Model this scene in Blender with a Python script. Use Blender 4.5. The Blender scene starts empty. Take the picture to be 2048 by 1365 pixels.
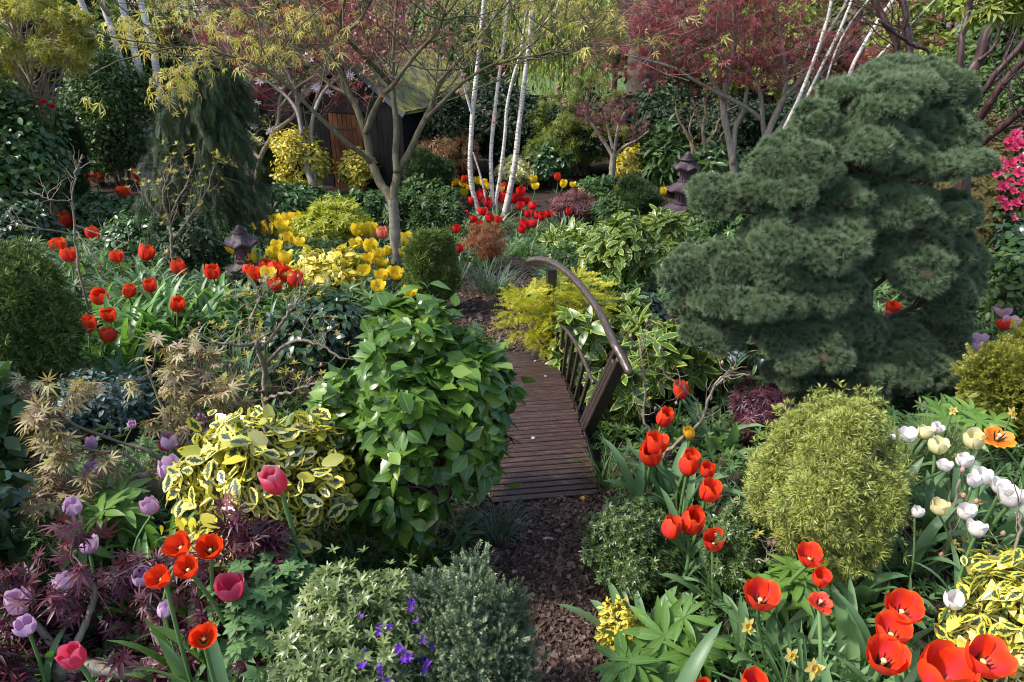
import bpy, math
import numpy as np
from mathutils import Vector, Matrix

# ------------------------------------------------------------------ camera, sky, sun, exposure
C = bpy.context.scene
COL = C.collection
F, TH, CH = 1365.0, math.radians(25.0), 2.5
cam_data = bpy.data.cameras.new("camera")
cam = bpy.data.objects.new("camera", cam_data)
COL.objects.link(cam)
cam.location = (0, 0, CH)
cam.rotation_euler = (math.pi / 2 - TH, 0, 0)
cam_data.sensor_width = 36
cam_data.lens = 36 * F / 2048
cam_data.clip_start, cam_data.clip_end = 0.05, 500
C.camera = cam

SUN = np.array([-0.66, -0.12, 0.74]); SUN /= np.linalg.norm(SUN)
world = bpy.data.worlds.new("World"); C.world = world
world.use_nodes = True
wn = world.node_tree.nodes
sky = wn.new("ShaderNodeTexSky"); sky.sky_type = 'NISHITA'; sky.sun_disc = False
sky.sun_elevation = math.asin(SUN[2]); sky.sun_rotation = math.atan2(SUN[0], SUN[1])
sky.air_density, sky.dust_density = 1.0, 2.5
wn["Background"].inputs["Strength"].default_value = 0.15
world.node_tree.links.new(sky.outputs[0], wn["Background"].inputs[0])
sl = bpy.data.lights.new("sun", 'SUN'); sl.energy = 2.5; sl.angle = math.radians(3.5); sl.color = (1, 0.97, 0.92)
so = bpy.data.objects.new("sun", sl); COL.objects.link(so)
so.rotation_euler = Vector(SUN).to_track_quat('Z', 'Y').to_euler()
C.view_settings.view_transform = 'Standard'; C.view_settings.look = 'None'
C.view_settings.gamma = 1; C.view_settings.exposure = 1.22
C.cycles.max_bounces = 6; C.cycles.transparent_max_bounces = 6; C.cycles.diffuse_bounces = 3
C.cycles.glossy_bounces = 2; C.cycles.transmission_bounces = 3
C.cycles.sample_clamp_indirect = 4
C.cycles.filter_width = 1.1
C.cycles.use_denoising = True
try:
    C.cycles.denoiser = 'OPENIMAGEDENOISE'; C.cycles.denoising_prefilter = 'ACCURATE'; C.cycles.denoising_input_passes = 'RGB_ALBEDO_NORMAL'
except Exception: pass

rng = np.random.default_rng(11)
U = rng.uniform
PI = math.pi

# ------------------------------------------------------------------ terrain and pixel -> place helpers
def ss(a, b, v):
    t = np.clip((v - a) / (b - a), 0, 1)
    return t * t * (3 - 2 * t)

def zt(x, y):
    x = np.asarray(x, float); y = np.asarray(y, float)
    z = -1.1 * ss(5.6, 13, y)
    z = z + .42 * ss(.55, 1.6, x) * (1 - ss(2.5, 4.6, y))
    z = z + .34 * ss(.40, 1.3, -x) * (1 - ss(2.3, 3.9, y))
    z = z - .26 * np.exp(-((y - 4.3) / .42) ** 2) * (1 - ss(1.6, 3.2, np.abs(x - .2)))
    z = z + .02 * np.sin(3.1 * x + 1) * np.sin(2.3 * y) * ss(.5, .9, np.abs(x - .1))
    return z

def ray(u, v):
    dx = (u - 1024) / F; dy = (v - 682.5) / F
    c, s = math.cos(TH), math.sin(TH)
    return np.array([dx, c - dy * s, -s - dy * c])

def at(u, v, Y):
    d = ray(u, v); t = Y / d[1]
    return np.array([d[0] * t, Y, CH + d[2] * t])

def hit(u, v, H=0.0):
    d = ray(u, v)
    ts = np.linspace(.6, 60, 4000)
    z = CH + d[2] * ts - zt(d[0] * ts, d[1] * ts) - H
    i = np.argmax(z < 0)
    t = ts[i] if z[i] < 0 else 40.0
    return np.array([d[0] * t, d[1] * t, CH + d[2] * t])

def dep(p):
    return p[1] * math.cos(TH) + (CH - p[2]) * math.sin(TH)

def px(p):                       # metres covered by one photo pixel at p
    return dep(p) / F

def nrm(a):
    return a / np.maximum(np.linalg.norm(a, axis=-1, keepdims=True), 1e-9)

def gauss(n, s=1.0):
    return rng.normal(0, s, (n, 3))

UP = np.array([0, 0, 1.0])

# ------------------------------------------------------------------ mesh collecting
class T:                         # a small template mesh
    def __init__(s, V, faces, UV):
        s.V = np.asarray(V, float); s.UV = np.asarray(UV, float)
        s.L = np.array([i for f in faces for i in f], np.int64)
        s.C = np.array([len(f) for f in faces], np.int64)

def tjoin(ts):
    V, Fc, UV, n = [], [], [], 0
    for t in ts:
        V.append(t.V); UV.append(t.UV)
        k = 0
        for c in t.C:
            Fc.append([int(i) + n for i in t.L[k:k + c]]); k += c
        n += len(t.V)
    return T(np.concatenate(V), Fc, np.concatenate(UV))

class G:                         # everything that becomes ONE mesh object
    def __init__(s):
        s.V, s.L, s.Cn, s.UV, s.R, s.n = [], [], [], [], [], 0
    def raw(s, V, L, Cn, UV, R):
        s.V.append(V); s.L.append(L + s.n); s.Cn.append(Cn); s.UV.append(UV); s.R.append(R); s.n += len(V)
    def add(s, t, rnd=.5, M=None, p=None):
        V = t.V if M is None else t.V @ np.asarray(M).T
        if p is not None: V = V + p
        s.raw(V, t.L, t.C, t.UV, np.full(len(V), rnd))
    def inst(s, t, pos, M, rnd):
        if isinstance(t, list):
            k = rng.integers(0, len(t), len(pos))
            for i, tt in enumerate(t):
                m = k == i
                if m.any(): s.inst(tt, pos[m], M[m], rnd[m])
            return
        N, nv = len(pos), len(t.V)
        if N == 0: return
        V = (np.einsum('nij,vj->nvi', M, t.V) + pos[:, None]).reshape(-1, 3)
        L = (t.L[None] + (np.arange(N) * nv)[:, None]).ravel()
        s.raw(V, L, np.tile(t.C, N), np.tile(t.UV, (N, 1)), np.repeat(rnd, nv))
    def faces(s, V, faces, rnd=.5, UV=None):
        V = np.asarray(V, float)
        s.add(T(V, faces, UV if UV is not None else V[:, :2]), rnd)
    def box(s, c, size, M=None, rnd=.5, bev=0.0):
        hx, hy, hz = np.asarray(size) / 2
        if bev > 0:
            b = bev; V, Fc = [], []
            for sz in (-1, 1):
                for k, (ax, ay) in enumerate([(-1, -1), (1, -1), (1, 1), (-1, 1)]):
                    V += [(ax * (hx - b), ay * (hy - b), sz * hz), (ax * hx, ay * (hy - b), sz * (hz - b)), (ax * (hx - b), ay * hy, sz * (hz - b))]
            def i(sz, k, j): return (0 if sz < 0 else 12) + 3 * (k % 4) + j
            Fc.append([i(-1, k, 0) for k in (3, 2, 1, 0)]); Fc.append([i(1, k, 0) for k in range(4)])
            Fc += [[i(-1, 0, 2), i(-1, 1, 2), i(1, 1, 2), i(1, 0, 2)], [i(-1, 1, 1), i(-1, 2, 1), i(1, 2, 1), i(1, 1, 1)],
                   [i(-1, 2, 2), i(-1, 3, 2), i(1, 3, 2), i(1, 2, 2)], [i(-1, 3, 1), i(-1, 0, 1), i(1, 0, 1), i(1, 3, 1)]]
            for sz in (-1, 1):
                for k, (a, bb) in enumerate([(2, 2), (1, 1), (2, 2), (1, 1)]):
                    f = [i(sz, k, 0), i(sz, k + 1, 0), i(sz, k + 1, bb), i(sz, k, a)]
                    Fc.append(f if sz < 0 else f[::-1])
                for k in range(4):
                    Fc.append([i(sz, k, 0), i(sz, k, 1), i(sz, k, 2)])
            for k in range(4):
                Fc.append([i(-1, k, 1), i(-1, k, 2), i(1, k, 2), i(1, k, 1)])
        else:
            V = [(a * hx, b_ * hy, c_ * hz) for c_ in (-1, 1) for a, b_ in ((-1, -1), (1, -1), (1, 1), (-1, 1))]
            Fc = [[3, 2, 1, 0], [4, 5, 6, 7], [0, 1, 5, 4], [1, 2, 6, 5], [2, 3, 7, 6], [3, 0, 4, 7]]
        V = np.array(V)
        UV = np.stack([V[:, 0] + V[:, 1], V[:, 2]], 1)
        if M is not None: V = V @ np.asarray(M).T
        s.add(T(V + np.asarray(c), Fc, UV), rnd)
    def lathe(s, prof, n, p=(0, 0, 0), rnd=.5, rot=0, ripple=None):
        prof = np.asarray(prof, float); K = len(prof)
        a = np.arange(n) / n * 2 * PI + rot
        r = prof[:, 0][:, None] * np.ones(n)
        z = prof[:, 1][:, None] * np.ones(n)
        if ripple is not None: r, z = ripple(r, z, a)
        V = np.stack([r * np.cos(a), r * np.sin(a), z], -1).reshape(-1, 3) + np.asarray(p)
        Fc = [[k * n + j, k * n + (j + 1) % n, (k + 1) * n + (j + 1) % n, (k + 1) * n + j] for k in range(K - 1) for j in range(n)]
        Fc.append([j for j in range(n)][::-1]); Fc.append([(K - 1) * n + j for j in range(n)])
        s.add(T(V, Fc, V[:, :2]), rnd)
    def tubes(s, P, R, sides=5, rnd=None, cap=False):
        P = np.asarray(P, float); R = np.asarray(R, float)
        if P.ndim == 2: P, R = P[None], R[None]
        N, K, _ = P.shape
        tg = nrm(np.gradient(P, axis=1))
        mean = nrm(P[:, -1] - P[:, 0])
        ref = np.where(np.abs(mean[:, 2:3]) < .8, UP[None], np.array([[1.0, .2, 0]]))
        a = nrm(np.cross(tg, ref[:, None])); b = np.cross(a, tg)
        th = np.arange(sides) / sides * 2 * PI
        ring = a[:, :, None] * np.cos(th)[:, None] + b[:, :, None] * np.sin(th)[:, None]
        V = P[:, :, None] + ring * R[:, :, None, None]
        ln = np.concatenate([np.zeros((N, 1)), np.cumsum(np.linalg.norm(np.diff(P, axis=1), axis=-1), 1)], 1)
        UV = np.stack([np.broadcast_to(th / (2 * PI), (N, K, sides)), np.broadcast_to(ln[:, :, None], (N, K, sides))], -1)
        k = np.arange(K - 1)[:, None]; j = np.arange(sides)[None]
        q = np.stack([k * sides + j, k * sides + (j + 1) % sides, (k + 1) * sides + (j + 1) % sides, (k + 1) * sides + j], -1).reshape(-1)
        L = (q[None] + (np.arange(N) * K * sides)[:, None]).ravel()
        if rnd is None: rnd = U(0, 1, N)
        cn = np.full(len(L) // 4, 4)
        if cap:
            c = np.concatenate([np.arange(sides)[::-1], (K - 1) * sides + np.arange(sides)])
            L = np.concatenate([L, (c[None] + (np.arange(N) * K * sides)[:, None]).ravel()])
            cn = np.concatenate([cn, np.full(2 * N, sides)])
        s.raw(V.reshape(-1, 3), L, cn, UV.reshape(-1, 2), np.repeat(rnd, K * sides))
    def mesh(s, name, mat, off=None, smooth=True):
        V = np.concatenate(s.V); L = np.concatenate(s.L); Cn = np.concatenate(s.Cn)
        UV = np.concatenate(s.UV); R = np.concatenate(s.R)
        if off is not None: V = V - np.asarray(off)
        me = bpy.data.meshes.new(name)
        me.vertices.add(len(V)); me.vertices.foreach_set('co', V.astype(np.float32).ravel())
        me.loops.add(len(L)); me.loops.foreach_set('vertex_index', L.astype(np.int32))
        me.polygons.add(len(Cn))
        st = np.concatenate([[0], np.cumsum(Cn)[:-1]]).astype(np.int32)
        me.polygons.foreach_set('loop_start', st)
        me.polygons.foreach_set('use_smooth', np.full(len(Cn), smooth))
        me.update(calc_edges=True)
        uv = me.uv_layers.new(name='UVMap'); uv.data.foreach_set('uv', UV[L].astype(np.float32).ravel())
        at_ = me.attributes.new('rnd', 'FLOAT', 'POINT'); at_.data.foreach_set('value', R.astype(np.float32))
        me.materials.append(mat)
        return me
    def build(s, name, mat, parent=None, smooth=True):
        off = None if parent is None else np.array(wloc(parent))
        return ob(name, s.mesh(name, mat, off, smooth), parent)

def wloc(o):
    p = np.array(o.location)
    return p if o.parent is None else p + wloc(o.parent)

def ob(name, me, parent=None, loc=None):
    o = bpy.data.objects.new(name, me); COL.objects.link(o)
    if parent is not None: o.parent = parent
    if loc is not None: o.location = loc
    return o

def tag(o, label, cat, group=None, kind=None):
    if label: o['label'] = label
    if cat: o['category'] = cat
    if group: o['group'] = group
    if kind: o['kind'] = kind
    return o

def thing(name, label, cat, loc, group=None):
    return tag(ob(name, None, None, tuple(float(c) for c in loc)), label, cat, group)

def frames(axis, normal, scale):
    y = nrm(axis); x = nrm(np.cross(y, normal)); z = np.cross(x, y)
    return np.stack([x, y, z], -1) * np.asarray(scale).reshape(-1, 1, 1)

# ------------------------------------------------------------------ leaf templates (length 1 along +Y, normal +Z)
def leaf(w=.5, nl=5, cols=3, fold=.25, curl=.3, belly=.45, point=1.0, serr=0.0, twist=0.0, stalk=0.0):
    V, UV, Fc = [], [], []
    for i in range(nl + 1):
        t = i / nl
        tt = t ** (math.log(.5) / math.log(belly))
        ww = w / 2 * math.sin(PI * min(max(tt, .03), .985)) ** (.62 if point < 1 else .85 if point == 1 else 1.25)
        if serr and 0 < i < nl: ww *= 1 + serr * (1 if i % 2 else -1)
        for j in range(cols):
            sx = -1 + 2 * j / (cols - 1)
            x = ww * sx
            a = twist * t
            z = abs(x) * fold - curl * t * t * .5
            V.append((x * math.cos(a), t + stalk, z + x * math.sin(a))); UV.append(((sx + 1) / 2, t))
    for i in range(nl):
        for j in range(cols - 1):
            a = i * cols + j
            Fc.append([a, a + 1, a + cols + 1, a + cols])
    if stalk:
        n = len(V); V += [(-.012, 0, 0), (.012, 0, 0), (.012, stalk + .02, 0), (-.012, stalk + .02, 0)]; UV += [(.5, 0)] * 4; Fc.append([n, n + 1, n + 2, n + 3])
    return T(V, Fc, UV)

def palm(n=7, spread=125, w=.2, droop=.5, nl=3, pet=.35, lob=None):
    ts = []
    for k in range(n):
        a = math.radians(-spread + 2 * spread * k / (n - 1))
        ln = (1 - .45 * abs(k - (n - 1) / 2) / ((n - 1) / 2)) if lob is None else lob
        l = leaf(w / ln, nl, 3, .2, droop, .42, 1.2)
        V = l.V * ln
        R = np.array([[math.cos(a), math.sin(a), 0], [-math.sin(a), math.cos(a), 0], [0, 0, 1]])
        V = V @ R.T
        l.V = V + np.array([0, pet, 0]); ts.append(l)
    n = T([(-.012, 0, 0), (.012, 0, 0), (.012, pet, .02), (-.012, pet, .02)], [[0, 1, 2, 3]], [(.5, 0)] * 4)
    ts.append(n)
    return tjoin(ts)

def tuft(n, cone, w, var=.3, seed=0, up=0.0, quad=False, base=0.0):     # needles fanned round +Y
    r = np.random.default_rng(seed)
    V, Fc, UV = [], [], []
    for k in range(n):
        a = r.uniform(0, 2 * PI); c = math.radians(cone) * math.sqrt(r.uniform(.03, 1))
        d = np.array([math.sin(c) * math.cos(a), math.cos(c), math.sin(c) * math.sin(a) + up]); d /= np.linalg.norm(d)
        sd = np.cross(d, r.normal(0, 1, 3)); sd /= np.linalg.norm(sd)
        L = 1 - r.uniform(0, var); b = np.array([0, r.uniform(0, base), 0]) if base else np.zeros(3); i = len(V)
        if quad:
            V += [b, b + d * L * .5 + sd * w, b + d * L, b + d * L * .5 - sd * w]; Fc.append([i, i + 1, i + 2, i + 3]); UV += [(.5, 0), (1, .5), (.5, 1), (0, .5)]
        else:
            V += [b - sd * w, b + sd * w, b + d * L]; Fc.append([i, i + 1, i + 2]); UV += [(0, 0), (1, 0), (.5, 1)]
    return T(V, Fc, UV)

def spray(k, ang, nw, nl, seed=0, flat=.25, curve=.15, both=3):         # needles set along a +Y shoot
    r = np.random.default_rng(seed)
    V, Fc, UV = [], [], []
    for i in range(k):
        t = i / k
        for sgn in range(both):
            az = (-1 if sgn == 0 else 1) * 1.0 if sgn < 2 else r.uniform(-.5, .5)
            a = math.radians(ang * r.uniform(.75, 1.2))
            d = np.array([math.sin(a) * az, math.cos(a), flat * r.uniform(-.3, 1) + (.5 if sgn == 2 else 0)]); d /= np.linalg.norm(d)
            b = np.array([0, t, -curve * t * t]); sd = np.cross(d, [0, 0, 1.0]); sd /= np.linalg.norm(sd)
            L = nl * (1 - .5 * t) * r.uniform(.8, 1.1); j = len(V)
            V += [b, b + d * L * .5 + sd * nw, b + d * L, b + d * L * .5 - sd * nw]; Fc.append([j, j + 1, j + 2, j + 3])
            UV += [(.5, t * .8), (.6, t * .8 + .1), (.5, t * .8 + .2), (.4, t * .8 + .1)]
    j = len(V); V += [(-.012, 0, 0), (.012, 0, 0), (0, 1, -curve)]; Fc.append([j, j + 1, j + 2]); UV += [(.5, 0)] * 3
    return T(V, Fc, UV)

# ------------------------------------------------------------------ growing things
def polyline(pts, K):            # Catmull-Rom through 3-D points, K samples
    P = np.asarray(pts, float)
    if len(P) == 2: return P[0] + (P[1] - P[0]) * np.linspace(0, 1, K)[:, None]
    E = np.concatenate([[2 * P[0] - P[1]], P, [2 * P[-1] - P[-2]]])
    t = np.linspace(0, len(P) - 1 - 1e-6, K); i = t.astype(int); f = (t - i)[:, None]
    a, b, c, d = E[i], E[i + 1], E[i + 2], E[i + 3]
    return .5 * (2 * b + (c - a) * f + (2 * a - 5 * b + 4 * c - d) * f ** 2 + (3 * b - a - 3 * c + d) * f ** 3)

def grow(start, dirs, length, K=5, wander=.25, lift=0.0):
    N = len(start); P = np.zeros((N, K, 3)); P[:, 0] = start
    d = nrm(dirs); st = (np.asarray(length) / (K - 1)).reshape(-1, 1)
    for k in range(1, K):
        d = nrm(d + gauss(N, wander) + np.array([0, 0, lift]))
        P[:, k] = P[:, k - 1] + d * st
    return P

def pick(P, n, lo=.3, hi=1.0):   # n points on polylines P, with the direction of the polyline there
    N, K, _ = P.shape
    i = rng.integers(0, N, n); t = U(lo, hi, n) * (K - 1.001); k = t.astype(int); f = (t - k)[:, None]
    a, b = P[i, k], P[i, np.minimum(k + 1, K - 1)]
    return a + (b - a) * f, nrm(b - a), i

def lumpy(center, rad, m, rl, zlo=-.4):
    z = U(zlo, 1, m) ; a = np.arange(m) * 2.39996 + U(-.4, .4, m)
    r = np.sqrt(np.maximum(0, 1 - z * z))
    d = np.stack([r * np.cos(a), r * np.sin(a), z], 1)
    c = np.asarray(center) + d * np.asarray(rad) * (1 - rl) * U(.80, 1.14, m)[:, None]
    return c, d, np.asarray(rad) * rl * U(.75, 1.25, m)[:, None]

def scatter(c, d, r, n, inner=.55, bias=.6):   # points on lumps, with their outward directions
    i = rng.integers(0, len(c), n)
    o = nrm(gauss(n) + d[i] * bias + UP * bias * .4)
    return c[i] + o * r[i] * (U(inner ** 3, 1, n) ** (1 / 3))[:, None], o, i

def leaves(g, t, pos, out, size, var=.3, face=.5, hang=.2, along=.3, rnd=None, upb=.5):
    n = len(pos)
    nm = nrm(out * .8 + UP * upb + gauss(n, face))
    ax = gauss(n) ; ax -= nm * (ax * nm).sum(1, keepdims=True); ax = nrm(nrm(ax) + out * along - UP * hang)
    g.inst(t, pos, frames(ax, nm, size * U(1 - var, 1 + var, n)), U(0, 1, n) if rnd is None else rnd)

def tufts(g, t, pos, out, size, var=.25, jit=.45, upb=.3, rnd=None):
    n = len(pos)
    ax = nrm(out + UP * upb + gauss(n, jit))
    g.inst(t, pos, frames(ax, gauss(n), size * U(1 - var, 1 + var, n)), U(0, 1, n) if rnd is None else rnd)

def straps(g, base, az, L, Wd, lean, bend, K=8, rnd=None, fold=.3, point=.6):
    N = len(base); t = np.linspace(0, 1, K)
    ph = lean[:, None] + bend[:, None] * t[None] ** 1.4
    ds = (L / (K - 1))[:, None]
    r = np.concatenate([np.zeros((N, 1)), np.cumsum(np.sin(ph[:, :-1]) * ds, 1)], 1)
    z = np.concatenate([np.zeros((N, 1)), np.cumsum(np.cos(ph[:, :-1]) * ds, 1)], 1)
    o = np.stack([np.cos(az), np.sin(az), 0 * az], -1); sd = np.stack([-np.sin(az), np.cos(az), 0 * az], -1)
    wp = (np.minimum(t * 3 + .45, 1) * (1 - t ** 2.5) ** point); wp[-1] = .02
    M = base[:, None] + o[:, None] * r[..., None] + UP * z[..., None]
    n = -o[:, None] * np.cos(ph)[..., None] + UP * np.sin(ph)[..., None]
    tw = U(-.25, .25, N)[:, None, None] * t[None, :, None]
    s2 = nrm(sd[:, None] + n * tw)
    hw = (Wd[:, None] * wp[None] / 2)[..., None]
    V = np.stack([M - s2 * hw + n * hw * fold, M, M + s2 * hw + n * hw * fold], 2)
    UV = np.stack([np.broadcast_to(np.array([0, .5, 1.]), (N, K, 3)), np.broadcast_to(t[:, None], (N, K, 3))], -1)
    k = np.arange(K - 1)[:, None]; j = np.arange(2)[None]
    q = np.stack([k * 3 + j, k * 3 + j + 1, k * 3 + j + 4, k * 3 + j + 3], -1).reshape(-1)
    Lp = (q[None] + (np.arange(N) * K * 3)[:, None]).ravel()
    g.raw(V.reshape(-1, 3), Lp, np.full(len(Lp) // 4, 4), UV.reshape(-1, 2), np.repeat(U(0, 1, N) if rnd is None else rnd, K * 3))

# ------------------------------------------------------------------ materials
class N:
    def __init__(s, name):
        s.m = bpy.data.materials.new(name); s.m.use_nodes = True
        s.t = s.m.node_tree; s.t.nodes.clear()
        s.out = s.n("ShaderNodeOutputMaterial")
    def n(s, ty, **kw):
        o = s.t.nodes.new(ty)
        for k, v in kw.items(): setattr(o, k, v)
        return o
    def put(s, sock, v):
        if isinstance(v, bpy.types.NodeSocket): s.t.links.new(v, sock)
        elif isinstance(v, (tuple, list)) and len(v) == 3 and sock.type == 'RGBA': sock.default_value = (*v, 1)
        else: sock.default_value = v
    def math(s, op, a, b=None, clamp=False):
        o = s.n("ShaderNodeMath", operation=op, use_clamp=clamp); s.put(o.inputs[0], a)
        if b is not None: s.put(o.inputs[1], b)
        return o.outputs[0]
    def mix(s, f, a, b, mode='MIX'):
        o = s.n("ShaderNodeMix", data_type='RGBA', blend_type=mode)
        s.put(o.inputs[0], f); s.put(o.inputs[6], a); s.put(o.inputs[7], b)
        return o.outputs[2]
    def ramp(s, f, cols, pos=None, const=False):
        o = s.n("ShaderNodeValToRGB"); e = o.color_ramp.elements
        k = len(cols)
        if const: o.color_ramp.interpolation = 'CONSTANT'
        while len(e) < k: e.new(.5)
        for i, c in enumerate(cols):
            e[i].position = pos[i] if pos else i / max(1, k - 1); e[i].color = (*c, 1)
        s.put(o.inputs[0], f)
        return o.outputs[0]
    def noise(s, scale, detail=3, vec=None, rough=.6, dist=0.0):
        o = s.n("ShaderNodeTexNoise"); o.inputs['Scale'].default_value = scale
        o.inputs['Detail'].default_value = detail; o.inputs['Roughness'].default_value = rough; o.inputs['Distortion'].default_value = dist
        if vec is not None: s.put(o.inputs['Vector'], vec)
        return o.outputs[0]
    def obj(s): return s.n("ShaderNodeTexCoord").outputs['Object']
    def uv(s):
        o = s.n("ShaderNodeSeparateXYZ"); s.put(o.inputs[0], s.n("ShaderNodeUVMap").outputs[0])
        return o.outputs[0], o.outputs[1]
    def rnd(s): return s.n("ShaderNodeAttribute", attribute_name='rnd').outputs['Fac']
    def scaled(s, vec, sc):
        o = s.n("ShaderNodeMapping"); s.put(o.inputs[0], vec); o.inputs['Scale'].default_value = sc
        return o.outputs[0]
    def bump(s, h, strength=.4, dist=.01):
        o = s.n("ShaderNodeBump"); o.inputs['Strength'].default_value = strength; o.inputs['Distance'].default_value = dist
        s.put(o.inputs['Height'], h)
        return o.outputs[0]
    def done(s, col, rough=.6, spec=.5, normal=None, trans=0.0, tcol=None, coat=0.0, metal=0.0):
        p = s.n("ShaderNodeBsdfPrincipled")
        s.put(p.inputs['Base Color'], col); s.put(p.inputs['Roughness'], rough); s.put(p.inputs['Specular IOR Level'], spec)
        p.inputs['Metallic'].default_value = metal
        if coat: p.inputs['Coat Weight'].default_value = coat; p.inputs['Coat Roughness'].default_value = .15
        if normal is not None: s.put(p.inputs['Normal'], normal)
        r = p.outputs[0]
        if trans:
            tr = s.n("ShaderNodeBsdfTranslucent"); s.put(tr.inputs[0], tcol if tcol is not None else col)
            mx = s.n("ShaderNodeMixShader"); mx.inputs[0].default_value = trans
            s.put(mx.inputs[1], r); s.put(mx.inputs[2], tr.outputs[0]); r = mx.outputs[0]
        s.t.links.new(r, s.out.inputs[0])
        return s.m

def leafmat(name, cols, rough=.45, spec=.5, trans=.28, vein=None, edge=None, ew=.45, en=6.0, tip=None, var=.25, allpale=0.0, tr=(1.25, 1.35, .6)):
    m = N(name); r = m.rnd(); u, v = m.uv()
    col = m.ramp(r, cols)
    nz = m.noise(9.0, 2, m.obj())
    col = m.mix(m.math('MULTIPLY', nz, var), col, m.mix(1.0, col, (.55, .6, .5), 'MULTIPLY'))
    ax = m.math('ABSOLUTE', m.math('SUBTRACT', u, .5))
    if vein:
        col = m.mix(m.math('LESS_THAN', ax, .035), col, vein)
    if edge:
        cmb = m.n("ShaderNodeCombineXYZ"); m.put(cmb.inputs[0], m.math('MULTIPLY', u, 1.0)); m.put(cmb.inputs[1], m.math('MULTIPLY', v, 1.6)); m.put(cmb.inputs[2], m.math('MULTIPLY', r, 37.0))
        nn = m.noise(en, 2, cmb.outputs[0])
        d = m.math('ADD', m.math('MULTIPLY', ax, 1.0), m.math('MULTIPLY', m.math('SUBTRACT', nn, .5), .75))
        d = m.math('ADD', d, m.math('MULTIPLY', m.math('ABSOLUTE', m.math('SUBTRACT', v, .45)), .35))
        f = m.math('GREATER_THAN', d, ew / 2)
        if allpale:
            f = m.math('MAXIMUM', f, m.math('LESS_THAN', m.math('FRACT', m.math('MULTIPLY', r, 7.31)), allpale))
        col = m.mix(f, col, m.ramp(m.math('FRACT', m.math('MULTIPLY', r, 13.7)), edge))
    if tip:
        col = m.mix(m.math('MULTIPLY', m.math('POWER', v, 2.0), .9), col, tip)
    tc = m.mix(1.0, col, tr, 'MULTIPLY')
    rg = m.math('ADD', rough, m.math('MULTIPLY', m.math('SUBTRACT', nz, .5), .3))
    return m.done(col, rg, spec, None, trans, tc)

def barkmat(name, cols, scale=30, rough=.85, bump=.5, lines=0.0, stretch=.25):
    m = N(name); o = m.obj()
    n1 = m.noise(scale, 5, m.scaled(o, (1, 1, stretch)), .65)
    col = m.ramp(n1, cols, [.25 + .5 * i / max(1, len(cols) - 1) for i in range(len(cols))])
    return m.done(col, rough, .3, m.bump(n1, bump, .01))

M = {}
# bark
M['bark'] = barkmat('grey_bark', [(.10, .085, .065), (.21, .18, .14), (.34, .30, .24)], 22)
M['bark_olive'] = barkmat('olive_bark', [(.05, .045, .025), (.11, .095, .055), (.20, .17, .11)], 25)
M['bark_dark'] = barkmat('dark_bark', [(.03, .022, .018), (.065, .048, .038), (.12, .09, .075)], 30)
M['bark_red'] = barkmat('red_bark', [(.018, .009, .009), (.042, .020, .020), (.10, .058, .055)], 18, .45)
M['bark_tan'] = barkmat('tan_bark', [(.14, .10, .065), (.25, .19, .13), (.36, .30, .23)], 28)
M['twig'] = barkmat('twig_bark', [(.12, .09, .065), (.22, .175, .135), (.33, .27, .22)], 60)
M['twig_red'] = barkmat('red_twig_bark', [(.10, .04, .035), (.2, .10, .085), (.28, .17, .15)], 60)

def birchmat():
    m = N('birch_bark'); u, v = m.uv()
    c = m.n("ShaderNodeCombineXYZ"); m.put(c.inputs[0], m.math('MULTIPLY', u, 1.5)); m.put(c.inputs[1], m.math('MULTIPLY', v, 26.0)); m.put(c.inputs[2], m.rnd())
    n1 = m.noise(1.6, 4, c.outputs[0], .6)
    n2 = m.noise(7.0, 3, m.obj())
    col = m.ramp(n1, [(.035, .026, .022), (.30, .25, .21), (.52, .48, .43), (.62, .59, .54)], [.34, .39, .48, .7])
    col = m.mix(m.math('MULTIPLY', m.math('GREATER_THAN', n2, .60), .55), col, (.42, .31, .22))
    return m.done(col, .6, .3, m.bump(n1, .3, .006))
M['birch'] = birchmat()

# leaves
G_ = [(.020, .050, .012), (.040, .090, .020), (.065, .125, .030)]
M['camellia'] = leafmat('camellia_leaf', [(.036, .080, .014), (.062, .135, .020), (.105, .20, .028), (.19, .28, .045)], .30, .5, .25, vein=(.15, .24, .06), var=.3)
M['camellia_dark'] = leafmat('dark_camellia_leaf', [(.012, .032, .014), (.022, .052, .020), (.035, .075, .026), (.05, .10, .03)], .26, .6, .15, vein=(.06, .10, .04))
M['glossy'] = leafmat('glossy_green_leaf', [(.028, .065, .020), (.048, .105, .030), (.075, .145, .042), (.115, .19, .06)], .33, .5, .22)
M['green'] = leafmat('green_leaf', [(.025, .058, .014), (.05, .10, .022), (.085, .15, .035)], .5, .4, .3)
M['fresh'] = leafmat('fresh_green_leaf', [(.05, .11, .02), (.085, .165, .03), (.14, .22, .045)], .5, .4, .35)
M['geranium'] = leafmat('geranium_leaf', [(.075, .16, .055), (.11, .21, .075), (.16, .27, .10)], .6, .3, .3)
M['hellebore'] = leafmat('hellebore_leaf', [(.08, .17, .03), (.12, .23, .04), (.17, .29, .06)], .4, .45, .3, vein=(.17, .25, .08))
M['strap'] = leafmat('tulip_leaf', [(.095, .18, .080), (.135, .245, .105), (.18, .30, .125)], .42, .45, .35, var=.15)
M['strap_fresh'] = leafmat('strap_leaf', [(.075, .175, .045), (.115, .24, .060), (.16, .30, .075)], .36, .5, .4, var=.15)
M['grass'] = leafmat('grass_blade', [(.045, .095, .03), (.075, .14, .045), (.12, .18, .07)], .5, .4, .35)
M['grass_blue'] = leafmat('grey_green_blade', [(.05, .085, .055), (.08, .125, .08), (.11, .16, .10)], .55, .3, .3)
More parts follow.
